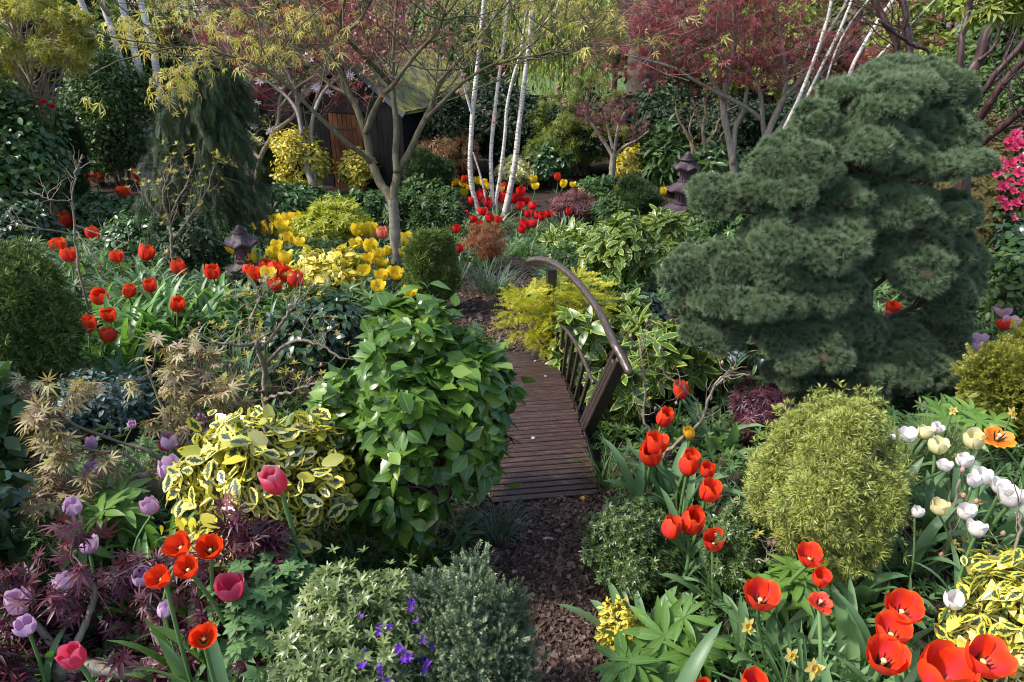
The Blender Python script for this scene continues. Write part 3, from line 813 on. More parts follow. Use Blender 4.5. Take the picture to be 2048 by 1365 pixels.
for sg in (0, 1):                                                          # two mossy slopes, bumpy like the moss on them
    e0 = c1 + E1 * (WS if sg else 0) - E2 * .06; r0 = c1 + E1 * WS / 2 - E2 * .06; r0 = np.array([r0[0], r0[1], rz])
    nu, nv = 34, 26; a = np.linspace(-.06, 1, nu)[:, None, None]; b = np.linspace(0, 1, nv)[None, :, None]
    X = e0 + (r0 - e0) * a + E2 * (DS + .12) * b
    bump_ = .018 * np.abs(np.sin(13 * X[..., 0] + 4 * np.sin(7 * X[..., 1])) * np.sin(11 * X[..., 1] + 5 * X[..., 2])) + rng.uniform(0, .012, X.shape[:2])
    top_ = X + UP * (.03 + bump_[..., None]); bot = X - UP * .02
    V = np.concatenate([top_.reshape(-1, 3), bot.reshape(-1, 3)]); nn = nu * nv; Fc = []
    for i in range(nu - 1):
        for j in range(nv - 1):
            q = [i * nv + j, i * nv + j + 1, (i + 1) * nv + j + 1, (i + 1) * nv + j]
            Fc += [q, [x + nn for x in q[::-1]]]
    for j in range(nv - 1):
        for i in (0, nu - 1): q = [i * nv + j, i * nv + j + 1]; Fc.append([q[0], q[1], q[1] + nn, q[0] + nn])
    for i in range(nu - 1):
        for j in (0, nv - 1): q = [i * nv + j, (i + 1) * nv + j]; Fc.append([q[0], q[1], q[1] + nn, q[0] + nn])
    g.faces(V, Fc)
g.build('roof', M['moss'], shed)
FELT = flat('grey_painted_bargeboard', (.085, .105, .105), .6)
g = G()
for sg in (0, 1):
    e0 = c1 + E1 * (WS if sg else 0) - E2 * .09; r0 = c1 + E1 * WS / 2 - E2 * .09; r0 = np.array([r0[0], r0[1], rz])
    ax = nrm(e0 - r0); ln = np.linalg.norm(e0 - r0) * 1.05
    g.box(r0 + ax * ln / 2 - UP * .045, (ln, .025, .10), np.stack([ax, E2, np.cross(ax, E2)], 1))
g.build('bargeboard', FELT, shed, False)

# ------------------------------------------------------------------ black fence on the left
def fence(A, B, label, h=1.75, n=5):
    A = np.array([A[0], A[1], zt(A[0], A[1])]); B = np.array([B[0], B[1], zt(B[0], B[1])])
    t = thing('timber_fence', label, 'fence', (A + B) / 2)
    d = nrm((B - A) * [1, 1, 0]); ln = np.linalg.norm((B - A)[:2]); nrm_ = np.cross(d, UP); Mf = np.stack([d, nrm_, UP], 1)
    for k in range(n):
        g = G(); a, b = ln * k / n, ln * (k + 1) / n; m = int((b - a) / .13)
        for j in range(m):
            x = a + (b - a) * (j + .5) / m; g.box(A + d * x + UP * (h / 2) + nrm_ * .008 * (j % 2), ((b - a) / m * 1.02, .018, h + U(-.01, .01)), Mf, U(0, 1))
        g.box(A + d * (a + b) / 2 + UP * (h + .02), (b - a - .03, .06, .035), Mf, .5)
        g.build('panel', M['fence'], t, False)
    for k in range(n + 1):
        g = G(); g.box(A + d * ln * k / n + UP * (h / 2 + .06) + nrm_ * .035, (.10, .10, h + .14), Mf, .6, .008); g.build('post', M['fence'], t, False)
fa = at(600, 200, 19.0); fb = at(90, 178, 18.6); fc = at(-420, 180, 17.6)
fence(fa, fb, 'black boarded garden fence behind the birches and left of the shed', 2.15, 6)
fence(fb + [-.06, 0, 0], fc, 'black boarded fence behind the dark camellia at far left', 2.15, 6)
fence(at(900, 200, 20.3), at(1760, 215, 20.8), 'black boarded fence behind the yellow maple and dark hedge', 1.7, 8)

# ------------------------------------------------------------------ pagoda lanterns
def pagoda(u, vb, vt, label, tiers):
    p = hit(u, vb); H = at(u, vt, p[1])[2] - p[2]
    t = thing('pagoda_lantern', label, 'lantern', p, 'pagoda lanterns')
    h = H / (1.0 + .0)
    rot = .35
    nT = tiers; z = p[2]; base = np.array([p[0], p[1], 0])
    th = H * .80 / nT
    g = G(); g.lathe([(.30 * H, 0), (.30 * H, .05 * H), (.22 * H, .08 * H), (.20 * H, .12 * H)], 8, base + UP * z, rot=rot); g.build('pedestal', M['pagoda'], t, False)
    z += .10 * H
    for k in range(nT):
        f = 1 - .22 * k; rb = .155 * H * f; rr = .30 * H * f
        g = G(); hb = th * .52
        g.lathe([(rb * 1.15, 0), (rb * 1.15, hb * .12), (rb * .9, hb * .16), (rb * .9, hb * .85), (rb * 1.2, hb * .9), (rb * 1.2, hb)], 8, base + UP * z, rot=rot)
        for q in range(4):
            a = rot + PI / 8 + q * PI / 2; d = np.array([math.cos(a), math.sin(a), 0]); s = np.array([-d[1], d[0], 0])
            g.box(base + UP * (z + hb * .5) + d * rb * .84, (.02 * H, rb * .16, hb * .75), np.stack([d, s, UP], 1), .1)
        g.build('lantern_body', M['pagoda'], t, False); z += hb
        g = G(); hr = th * .50
        def rip(r, zz, a, rr=rr, hr=hr):
            c = np.abs(((a - rot) / (2 * PI) * 6 + .5) % 1 - .5) * 2         # 1 at the corners between faces
            w = ((r / rr) ** 3)
            return r * (1 + .10 * w * (1 - 2 * np.abs(c - .5)) * 0 + .02 * np.sin(a * 36) * (r > .4 * rr)) * (1 - .12 * w * (1 - c)), zz + hr * .28 * w * c
        g.lathe([(rr * .80, 0), (rr * 1.0, hr * .08), (rr, hr * .18), (rr * .78, hr * .36), (rr * .56, hr * .62), (rr * .40, hr * .88), (rr * .36, hr * 1.0)], 72, base + UP * z, rot=rot, ripple=rip)
        g.build('roof', M['pagoda'], t, False); z += hr * .96
    g = G(); fh = p[2] + H - z; r0 = .10 * H
    g.lathe([(r0, 0), (r0 * 1.05, fh * .10), (r0 * .7, fh * .18), (r0 * .78, fh * .26), (r0 * .52, fh * .40), (r0 * .60, fh * .50), (r0 * .36, fh * .62), (r0 * .44, fh * .72), (r0 * .22, fh * .84), (r0 * .18, fh * .93), (.004, fh)], 16, base + UP * z)
    g.build('finial', M['pagoda'], t)
pagoda(1360, 462, 303, 'dark plum three-tier pagoda lantern standing left of the big blue-green pine', 3)
pagoda(501, 590, 450, 'dark plum two-tier pagoda lantern among red and yellow tulips', 2)

# ------------------------------------------------------------------ trees
L_simple = [leaf(.5, 3, 3, .25, .4), leaf(.45, 3, 3, .3, -.2), leaf(.55, 3, 3, .2, .7)]
L_long = [leaf(.28, 4, 3, .25, .5), leaf(.26, 4, 3, .3, .1), leaf(.3, 4, 3, .2, .8)]
L_quad = [leaf(.55, 2, 3, .3, .4), leaf(.6, 2, 3, .2, -.2)]
L_palm5 = [palm(5, 105, .24, .5, 2), palm(5, 95, .22, .9, 2), palm(5, 110, .26, .1, 2)]
L_palm7 = [palm(7, 125, .17, .5, 3), palm(7, 115, .16, .9, 3), palm(7, 128, .18, .2, 3)]
L_narrow = [palm(5, 80, .13, .9, 2), palm(4, 60, .12, 1.2, 2), palm(5, 90, .13, .5, 2)]

def limb(pix, Y0, Y1, r0, r1, K=22, bulge=0.0, rs=1.0):
    n = len(pix); pts = [at(u, v, Y0 + (Y1 - Y0) * i / (n - 1)) for i, (u, v) in enumerate(pix)]
    P = polyline(pts, K)
    if bulge: P[1:-1] += gauss(K - 2, bulge)
    R = np.linspace(r0, r1, K) * rs * np.array([px(p) for p in P]) * (1 + .05 * rng.normal(0, 1, K))
    return P, R
def put_limb(root, name, P, R, mat, sides=8):
    if ((name == 'trunk' and 'category' in root.keys() and root['category'] != 'azalea') or (name == 'stem' and root['category'] in ('maple', 'birch', 'cherry', 'shrub'))) and P[0, 2] > zt(P[0, 0], P[0, 1]) - .01:
        q = np.array([P[0, 0], P[0, 1], float(zt(P[0, 0], P[0, 1])) - .04]); P = np.concatenate([polyline([q, P[0] * .5 + q * .5, P[0]], 7)[:-1], P]); R = np.concatenate([np.linspace(R[0] * 1.25, R[0] * 1.02, 6), R])
    g = G(); g.tubes(P, R, sides, cap=True)
    return g.build(name, mat, root)
def resamp(Ps, K=16): return np.stack([polyline(P, K) for P in Ps])

def cloudtree(label, u, v, ru, rv, Y, mat, spx, n, m=16, name='tree', cat='tree', group=None, tpl=None, bark='bark_dark', rl=.36, lean=0, inner=.35, hang=.2, trunk_r=7, ry=.8):
    c = at(u, v, Y); p = np.array([c[0] + lean, Y, float(zt(c[0] + lean, Y))]); k = px(c)
    root = thing(name, label, cat, p, group)
    rad = np.array([ru * k, ru * k * ry, rv * k])
    lc, ld, lr = lumpy(c, rad, m, rl, -.7)
    g = G(); P = polyline([p, p * .4 + c * .6 + gauss(1, .05)[0], c + UP * rad[2] * .3], 14)
    g.tubes(P, np.linspace(trunk_r, trunk_r * .35, 14) * k, 7); g.build('trunk', M[bark], root)
    g = G(); st, _, _ = pick(P[None], m, .35, .95)
    Pl = np.stack([st, st * .5 + lc * .5 + UP * .1 * rad[2], lc], 1); Pl = np.stack([polyline(q, 8) for q in Pl])
    g.tubes(Pl, np.linspace(trunk_r * .4, trunk_r * .08, 8)[None] * k * np.ones((m, 1)), 5)
    tw_s, tw_d, _ = pick(Pl, m * 6, .4, 1); Pt = grow(tw_s, tw_d + gauss(m * 6, .8), rad.mean() * rl * U(.5, 1.1, m * 6), 5, .3)
    g.tubes(Pt, np.linspace(1.1, .35, 5)[None] * k * .8 * np.ones((m * 6, 1)), 3); g.build('branches', M[bark], root)
    g = G(); pos, out, i = scatter(lc, ld, lr, n, inner, .5)
    leaves(g, tpl or L_quad, pos, out, spx * k, .35, .6, hang, .3, rnd=np.clip(.5 * U(0, 1, n) + .5 * U(0, 1, m)[i], 0, 1))
    g.build('crown', M[mat], root)
    return root

far = [
 ('tall yellow-green tree far behind the fence in the top left corner', 40, 10, 190, 120, 20, 'far_lime', 14, 5200),
 ('fresh green leafy tree behind the fence between the birches', 215, 95, 130, 120, 20.5, 'green', 15, 6000),
 ('olive tree behind the crimson maple crown, left of the shed', 470, 70, 170, 130, 22, 'far_olive', 12, 5200),
 ('hazy olive tree straight behind the shed roof', 720, 20, 150, 110, 30, 'far_olive', 11, 4200),
 ('hazy grey-green tree behind the tops of the central birches', 935, 30, 130, 110, 28, 'far_green', 11, 4200),
 ('pale lime tree far behind the old forked trunk', 1235, 10, 130, 75, 30, 'far_lime', 11, 4200),
 ('olive tree behind the left of the right-hand red maple', 1400, 70, 150, 120, 23, 'far_olive', 12, 5200),
 ('lime tree behind the middle of the right-hand red maple', 1570, 60, 140, 130, 21, 'far_lime', 13, 5200),
 ('olive-green tree behind the top of the big pine', 1730, 80, 140, 140, 19, 'far_olive', 14, 5200),
 ('bright lime tree behind the dark red cherry branches', 1890, 60, 150, 150, 17, 'far_lime', 15, 5600),
 ('broad green tree at the right edge behind the cherry', 2050, 130, 140, 190, 15, 'far_green', 16, 5600),
 ('far green tree beyond the lawn, left of the willow', 1030, 20, 90, 70, 34, 'far_green', 9, 3200),
 ('rounded far dark tree beyond the lawn, right of the willow', 1330, 20, 120, 80, 36, 'far_green', 9, 3000),
 ('hazy far green tree beyond the lawn above the shed ridge', 600, 0, 150, 80, 38, 'far_green', 9, 3000),
 ('far olive tree beyond the lawn behind the left birches', 300, 0, 180, 90, 34, 'far_olive', 10, 3400),
]
for a in far: cloudtree(a[0], a[1], a[2] + 45, a[3] * 1.1, a[4] * 1.35, a[5], a[6], a[7], int(a[8] * 1.5), m=30, rl=.27, group='trees beyond the garden')

# old forked trunk standing on the lawn
t = thing('old_tree', 'old dark forked tree trunk with upright limbs standing on the far lawn', 'tree', at(1282, 128, 21) * [1, 1, 0] + [0, 0, float(zt(5, 21))])
for nm, pix, r0, r1 in (('trunk', [(1285, 150), (1283, 110), (1278, 70), (1270, 40)], 32, 24), ('limb', [(1272, 50), (1255, 15), (1225, -40)], 20, 9), ('limb', [(1278, 60), (1300, 15), (1320, -60)], 20, 10),
                        ('limb', [(1300, 20), (1340, -10), (1400, -50)], 9, 5), ('limb', [(1255, 20), (1240, -30), (1250, -90)], 8, 4)):
    P, R = limb(pix, 21, 21, r0, r1); put_limb(t, nm, P, R, M['bark_dark'])
P0 = resamp([limb([(1225, -40), (1180, -70), (1130, -80)], 21, 20, 5, 2)[0], limb([(1320, -60), (1370, -90)], 21, 20, 5, 2)[0]])
# weeping willow: hanging strands
c = at(1125, 0, 24); wil = thing('willow_tree', 'pale yellow-green weeping willow hanging over the far lawn', 'tree', np.array([c[0], 24, float(zt(c[0], 24))]))
b0 = np.array(wil.location); top = c + UP * .8
P = polyline([b0, b0 * .5 + top * .5 + [.1, 0, 0], top], 16); put_limb(wil, 'trunk', P, np.linspace(.22, .08, 16), M['bark_dark'])
n = 16; d = np.stack([np.cos(np.arange(n) * 2.4), np.sin(np.arange(n) * 2.4), np.full(n, .5)], 1)
Pb = grow(np.repeat(P[11:15], 4, 0), d, U(1.2, 2.3, n), 8, .12, -.12); g = G(); g.tubes(Pb, np.linspace(.05, .012, 8)[None] * np.ones((n, 1)), 5); g.build('branches', M['bark_dark'], wil)
st, _, _ = pick(Pb, 420, .25, 1); Ps = grow(st, gauss(420, .5) + [0, 0, -.3], U(1.2, 3.0, 420), 9, .05, -.5)
g = G(); g.tubes(Ps, np.full((420, 9), .006), 3); lp, ld_, _ = pick(Ps, 11000, .05, 1)
g.inst(L_long, lp, frames(ld_ * .8 + gauss(11000, .35) - UP * .2, gauss(11000), .17 * U(.7, 1.3, 11000)), U(0, 1, 11000)); g.build('crown', M['willow'], wil)

# ---- yellow-gold maple in the top left corner
cloudtree('gold-green maple with layered small leaves in the top left corner', 30, 70, 150, 105, 12.5, 'gold', 12, 3800, 70, 'maple_tree', 'maple', tpl=L_palm5, bark='bark_tan', rl=.15, inner=.05, hang=.25, trunk_r=4)

# ---- left birch clump
p = hit(292, 400); birl = thing('birch_tree', 'white birch with four leaning stems behind the dark weeping spruce at left', 'birch', p)
for pix, Yt, r in (([(290, 395), (284, 325), (274, 301), (246, 233), (222, 171), (205, 123), (185, 68), (161, 0), (135, -70)], .0, 9), ([(300, 392), (296, 300), (280, 240), (270, 190), (253, 154), (236, 103), (219, 48), (202, 0), (180, -70)], .25, 8),
                   ([(306, 390), (303, 300), (296, 220), (284, 171), (274, 120), (260, 68), (243, 0), (230, -70)], .45, 10), ([(312, 388), (318, 260), (315, 180), (308, 103), (294, 51), (280, 0), (262, -70)], .6, 9)):
    P, R = limb(pix, p[1], p[1] + Yt, r * .8, r * .66, 40); put_limb(birl, 'stem', P, R, M['birch'], 10)
P, R = limb([(219, 30), (208, 15), (190, -10)], p[1] + .2, p[1], 6, 5, 8); put_limb(birl, 'side_branch', P, R, M['bark_tan'])

# ---- weeping spruce
def weeper(label, u, vb, vt, w, mat, n=2600, ntw=150):
    p = hit(u, vb); top = at(u + 25, vt, p[1] + .1); H = top[2] - p[2]; k = px(p); root = thing('weeping_spruce', label, 'spruce', p)
    P = polyline([p, p + [0.02, 0, H * .5], top], 16); put_limb(root, 'trunk', P, np.linspace(.05, .012, 16), M['bark_dark'])
    g = G(); gn = G(); t = np.sort(U(.12, 1, ntw)) ** .8; st = p + (top - p) * t[:, None]
    a = U(0, 2 * PI, ntw); ln = w * k * .5 * (1.08 - t ** 1.3 * .78) * U(.75, 1.15, ntw)
    d = np.stack([np.cos(a), np.sin(a), np.full(ntw, .25)], 1)
    Pb = grow(st, d, ln * 1.25, 9, .07, -.17); g.tubes(Pb, np.linspace(.012, .003, 9)[None] * np.ones((ntw, 1)), 4); g.build('branches', M['bark_dark'], root)
    s, d, _ = pick(Pb, n, .25, 1); Ps = grow(s, d + gauss(n, .4) + [0, 0, -.55], U(.10, .26, n) * H / 2.0, 4, .1, -.25)
    sp, sd, _ = pick(Ps, n * 3, 0, 1)
    tp = [spray(9, 42, .018, .30, q, .35, .3) for q in range(3)]
    gn.inst(tp, sp, frames(sd + gauss(n * 3, .25) - UP * .15, UP + gauss(n * 3, .5), .13 * U(.7, 1.25, n * 3) * H / 2.0), U(0, 1, n * 3)); gn.build('needles', M[mat], root)
    return root, Pb
sp, Pb = weeper('dark green weeping spruce, tall cone shape, in front of the left birches', 385, 520, 92, 285, 'spruce_dark')

# ---- maple helper: main limbs, twigs grown from them, leaves on the twigs
def twiggery(Ps, n1, l1, n2, l2, n3, l3, lift=.06, lo=.3, spread=1.0, flat=.6):
    s, d, _ = pick(Ps, n1, lo, 1); P1 = grow(s, d * .7 + gauss(n1, .7 * spread) * [1, 1, flat] + [0, 0, .2], l1 * U(.5, 1.2, n1), 7, .14, lift)
    s, d, _ = pick(np.concatenate([P1, ]), n2, .25, 1); P2 = grow(s, d * .8 + gauss(n2, .7 * spread) * [1, 1, flat], l2 * U(.5, 1.2, n2), 5, .18, lift)
    s, d, _ = pick(P2, n3, .3, 1); P3 = grow(s, d * .9 + gauss(n3, .7 * spread) * [1, 1, flat], l3 * U(.5, 1.2, n3), 4, .2, lift)
    return P1, P2, P3
def twigs(root, lv, radii, mat, name='twig_sprays'):
    g = G()
    for P, (a, b) in zip(lv, radii): g.tubes(P, np.linspace(a, b, P.shape[1])[None] * np.ones((len(P), 1)), 4 if a > .004 else 3)
    return g.build(name, mat, root)
def tipleaves(g, tpl, P3, n, size, hang=.45, var=.35, lo=.6, mask=None, face=.4):
    s, d, _ = pick(P3, n, lo, 1)
    if mask is not None: k = mask(s); s, d = s[k], d[k]
    n = len(s); ax = nrm(d * .8 + gauss(n, .55) - UP * hang); g.inst(tpl, s, frames(ax, UP * .8 + gauss(n, face), size * U(1 - var, 1 + var, n)), U(0, 1, n))
def uvpix(P):                     # where points fall in the photo (used to tell the red-budded side of a crown from the yellow one)
    d = P - np.array([0, 0, CH]); c, s = math.cos(TH), math.sin(TH); w = d[:, 1] * c - d[:, 2] * s
    return 1024 + F * d[:, 0] / w, 682.5 - F * (d[:, 1] * s + d[:, 2] * c) / w

# ---- crimson maple behind, left of the shed
p = hit(600, 420); p = np.array([p[0], p[1] + 1.2, float(zt(p[0], p[1] + 1.2))]); Yc = p[1]
crim = thing('maple_tree', 'crimson leaved maple with thin grey trunks between weeping spruce and shed', 'maple', p)
Ps = []
for pix, r0, r1 in (([(625, 430), (627, 370), (628, 320), (622, 270), (628, 225), (640, 170), (660, 110), (690, 50)], 6.2, 2.2), ([(626, 375), (612, 330), (604, 270), (597, 220), (588, 175), (560, 120), (520, 60)], 6.1, 2),
                    ([(604, 270), (590, 215), (545, 170), (480, 130), (430, 95)], 4, 2), ([(628, 225), (650, 180), (700, 140), (760, 100)], 4, 2)):
    P, R = limb(pix, Yc - .9, Yc + .5, r0, r1, 22); put_limb(crim, 'trunk' if r0 > 6 else 'limb', P, R, M['bark'], 7); Ps.append(P)
lv = twiggery(resamp(Ps), 70, 1.3, 300, .7, 900, .35, .05, .45, 1.1)
twigs(crim, lv, [(.010, .005), (.005, .003), (.003, .0015)], M['twig_red'])
g = G(); tipleaves(g, L_narrow, lv[2], 2600, .085, .45, mask=lambda s: uvpix(s)[1] < 215)
gx = [at(u, v, Yc + q) for u, v, q in zip(np.concatenate([U(420, 800, 60), U(420, 530, 22)]), np.concatenate([U(0, 130, 60), U(120, 200, 22)]), U(-.4, 1.0, 82))]
lc = np.array(gx); pos, out, i = scatter(lc, np.tile(UP, (82, 1)), np.full((82, 3), .22) * [1.6, 1.2, .6], 4200, .1); leaves(g, L_narrow, pos, out, .085, .35, .5, .6, .3)
g.build('crown', M['red'], crim)

# ---- star magnolia with white flowers
mag = thing('star_magnolia', 'bare star magnolia with white starry flowers in front of the black fence', 'magnolia', hit(512, 400)); Ym = mag.location[1]
Ps = []
for pix, r0, r1 in (([(508, 400), (520, 320), (540, 280), (556, 245), (560, 200), (575, 160)], 6, 3), ([(548, 262), (588, 232), (600, 200), (620, 160), (660, 120)], 4, 2), ([(520, 320), (505, 300), (480, 250), (455, 215)], 4, 2), ([(560, 215), (600, 170), (680, 130)], 3, 2)):
    P, R = limb(pix, Ym, Ym + .3, r0, r1); put_limb(mag, 'trunk' if r0 > 5 else 'limb', P, R, M['bark_tan'], 6); Ps.append(P)
lv = twiggery(resamp(Ps), 34, .6, 120, .3, 200, .15, .05)
twigs(mag, lv, [(.007, .004), (.004, .002), (.003, .0015)], M['twig'])
g = G(); tipleaves(g, L_simple, lv[2], 420, .05, -.3); g.build('young_leaves', M['gold'], mag)
star = T(*(lambda q: (q.V, [[int(i) for i in q.L[k * 4:k * 4 + 4]] for k in range(len(q.C))], q.UV))(tjoin([(lambda l, a, e: T(l.V @ np.array([[math.cos(a), math.sin(a), 0], [-math.sin(a), math.cos(a), 0], [0, 0, 1]]).T + [0, 0, e], [[int(i) for i in l.L[k * 4:k * 4 + 4]] for k in range(len(l.C))], l.UV))(leaf(.26, 3, 3, .2, cu), a_, 0) for a_, cu in [(k * .628 + .2, -.5 if k % 2 else .25) for k in range(10)]])))
stm = None
for u, v in [(520, 163), (475, 222), (500, 245), (463, 188), (540, 262), (508, 253), (657, 185), (648, 160), (700, 152), (690, 160), (632, 175), (478, 265), (560, 178), (485, 258), (620, 120), (655, 102), (610, 110), (515, 205)]:
    q = at(u, v, Ym + U(-.1, .4))
    g = G(); g.inst(star, np.array([q]), frames(gauss(1), np.array([[U(-.5, .5), -.7, .7]]), np.array([.125 * U(.75, 1.15)])), np.array([U()])); g.build('flower', M['p_magnolia'], mag)

# ---- central maple
b = hit(797, 566); cen = thing('maple_tree', 'bare-limbed maple with olive-grey forked trunk, red buds and yellow leaf tufts', 'maple', b); Y = b[1]
Ps, Lp = [], []
for nm, pix, y0, y1, r0, r1 in (
    ('trunk', [(797, 572), (793, 520), (790, 470), (788, 430), (785, 400)], 0, 0, 13.5, 12),
    ('limb', [(787, 412), (778, 390), (762, 369), (750, 342), (741, 318), (731, 267), (714, 219), (700, 190), (687, 160), (668, 120), (640, 70), (620, 10), (600, -60)], 0, .5, 11, 3.5),
    ('limb', [(742, 325), (720, 305), (698, 290), (655, 250), (616, 212), (575, 171), (513, 130), (460, 112), (400, 98), (350, 95)], 0, -.5, 6.5, 2),
    ('limb', [(731, 267), (748, 222), (765, 191), (786, 171), (810, 137), (841, 99), (871, 68), (890, 20), (905, -40)], .1, -.4, 7, 2.5),
    ('limb', [(786, 405), (787, 385), (793, 359), (796, 340), (817, 308), (841, 256), (865, 209), (878, 171), (912, 126), (947, 89), (975, 55), (1010, 0)], 0, .4, 10, 2.5),
    ('limb', [(794, 345), (791, 308), (793, 256), (788, 205), (786, 164), (786, 103), (790, 50), (795, -20)], .05, .6, 8, 3),
    ('limb', [(850, 240), (885, 205), (919, 171), (971, 137), (1022, 120), (1090, 108), (1160, 100)], .2, -.4, 5, 1.5),
    ('limb', [(783, 171), (759, 144), (735, 120), (705, 90), (690, 68), (680, 35), (690, 0), (700, -40)], .4, -.5, 6, 3),
    ('limb', [(700, 190), (660, 170), (610, 120), (560, 70), (500, 30), (430, 0)], .3, .8, 4, 1.5),
    ('limb', [(690, 68), (720, 40), (740, 0), (755, -50)], -.3, -.6, 4, 2)):
    P, R = limb(pix, Y + y0, Y + y1, r0 * .92, r1 * .8, 36); put_limb(cen, nm, P, R, M['bark'] if nm == 'trunk' else M['bark_olive'], 9)
    if nm == 'limb': Ps.append(P)
lv = twiggery(resamp(Ps), 120, .95, 560, .50, 2200, .25, .07, .42, .9)
tw = [np.array([p for p in P if uvpix(p[-1:])[1][0] < 235 - 25 * (abs(uvpix(p[-1:])[0][0] - 780) < 160)]) for P in lv]
twigs(cen, tw, [(.0075, .004), (.004, .002), (.002, .001)], M['bark_olive'])
yel = lambda s: (lambda u, v: (u < 690) | ((v < 60) & (rng.random(len(u)) < .35)) | ((u > 930) & (v < 130)))(*uvpix(s))
g = G(); tipleaves(g, L_narrow, tw[2], 1100, .095, .7, mask=yel)
lc = np.array([at(u, v, Y + q) for u, v, q in [(345, 155, -.5), (350, 175, -.5), (385, 150, -.5), (335, 200, -.5), (410, 110, -.4), (430, 60, 0), (300, 70, -.3), (380, 40, 0), (470, 40, 0), (510, 80, 0), (560, 110, -.3), (515, 110, -.3), (260, 55, -.2), (340, 20, .1), (620, 55, 0), (450, 95, -.3), (320, 110, -.4), (230, 62, -.2), (600, 30, 0), (1150, 25, .2), (1190, 60, 0), (1120, 10, 0), (1060, 25, 0), (1210, 35, .1), (920, 5, 0)]])
pos, out, i = scatter(lc, np.tile(UP, (len(lc), 1)), np.full((len(lc), 3), .17) * [1.5, 1.2, .7], 560, .1); leaves(g, L_narrow, pos, out, .085, .3, .4, .9, .3); g.build('leaf_tufts', M['acid'], cen)
g = G(); tipleaves(g, L_quad, tw[2], 8000, .040, -.1, mask=lambda s: ~yel(s)); g.build('buds', M['bud_red'], cen)

# ---- central white birch
b = hit(985, 432); birc = thing('birch_tree', 'white birch clump of slender upright stems among red tulips at the centre', 'birch', b); Y = b[1]
Ps = []
for pix, y0, y1, r0, r1 in (([(957, 424), (945, 380), (940, 330), (942, 280), (945, 230), (951, 170), (957, 110), (962, 60), (968, 0), (972, -50)], 0, .1, 6.5, 5), ([(990, 430), (985, 390), (982, 340), (983, 290), (990, 220), (997, 160), (1003, 120), (1010, 60), (1016, 0)], .05, .2, 6, 3.5),
    ([(992, 400), (1000, 355), (1010, 270), (1014, 215), (1025, 160), (1040, 110), (1050, 45), (1055, -20)], .05, -.2, 5, 3), ([(1008, 432), (1022, 370), (1032, 310), (1038, 250), (1045, 195), (1053, 130), (1060, 70), (1064, 0)], -.05, .0, 8, 5),
    ([(944, 228), (933, 190), (925, 150), (915, 115)], .03, -.1, 4, 2), ([(1062, 80), (1085, 50), (1105, 28), (1120, 0)], 0, -.1, 4, 2), ([(975, 432), (968, 380), (956, 335), (946, 305)], 0, 0, 3, 2)):
    P, R = limb(pix, Y + y0, Y + y1, r0 * .8, r1 * .75, 40); put_limb(birc, 'stem' if r0 > 4.5 else 'side_branch', P, R, M['birch'] if r0 != 5 else M['birch'], 10); Ps.append(P)
lv = twiggery(resamp(Ps[:4]), 30, .7, 90, .35, 160, .2, .1, .6); twigs(birc, lv, [(.007, .003), (.003, .002), (.002, .001)], M['twig_red'])

# ---- right-hand red maple
b = hit(1475, 412); Y = b[1]; sf = Y / 8.6
redm = thing('maple_tree', 'wide red leaved maple with several thin grey stems left of the big pine', 'maple', b)
Ps = []
for pix, y0, y1, r0, r1 in (([(1470, 400), (1469, 369), (1464, 308), (1451, 246), (1447, 198), (1461, 147), (1468, 85), (1468, 0), (1470, -60)], 0, .2, 9, 3.5), ([(1466, 330), (1471, 256), (1488, 219), (1498, 147), (1512, 60), (1520, -20)], 0, .4, 6, 2.5),
    ([(1505, 400), (1519, 321), (1533, 274), (1560, 212), (1570, 185), (1567, 120), (1553, 34), (1530, -30)], 0, -.3, 9, 3), ([(1531, 280), (1526, 246), (1522, 198), (1512, 161), (1490, 120)], 0, -.2, 6, 2.5), ([(1526, 243), (1492, 215), (1433, 185), (1389, 161), (1348, 137), (1290, 120), (1250, 110)], 0, -.6, 5, 2),
    ([(1570, 191), (1615, 144), (1656, 68), (1690, 10), (1710, -40)], -.2, .3, 5, 2.5), ([(1515, 340), (1535, 300), (1555, 262), (1600, 200), (1660, 130), (1720, 90)], 0, .3, 5, 2), ([(1447, 200), (1400, 120), (1350, 60), (1320, 0)], 0, .4, 4.5, 2), ([(1461, 140), (1420, 60), (1390, -20)], 0, -.3, 4, 2)):
    P, R = limb(pix, Y + y0, Y + y1, r0, r1, 30); put_limb(redm, 'stem' if r0 > 8 else 'limb', P, R, M['bark'], 7); Ps.append(P)
lv = twiggery(resamp(Ps), 130, 1.0 * sf, 520, .55 * sf, 1500, .3 * sf, .03, .5, 1.1)
tw = [np.array([p for p in P if uvpix(p[-1:])[1][0] < 190]) for P in lv]
twigs(redm, tw, [(.011, .006), (.006, .0035), (.0035, .0018)], M['twig_red'])
g = G(); tipleaves(g, L_narrow, tw[2], 2200, .075 * sf, .45)
lc = np.array([at(u, v, Y + q) for u, v, q in zip(np.concatenate([U(1215, 1560, 70), U(1500, 1770, 34), U(1300, 1620, 30)]), np.concatenate([U(30, 165, 70), U(60, 135, 34), U(-10, 60, 30)]), U(-.7, .7, 134))])
pos, out, i = scatter(lc, np.tile(UP, (134, 1)), np.full((134, 3), .15 * sf) * [1.8, 1.4, .5], 2100, .1); leaves(g, L_narrow, pos, out, .075 * sf, .35, .5, .55, .3, rnd=np.clip(.6 * U(0, 1, 2100) + .4 * U(0, 1, 134)[i], 0, 1)); g.build('crown', M['red'], redm)

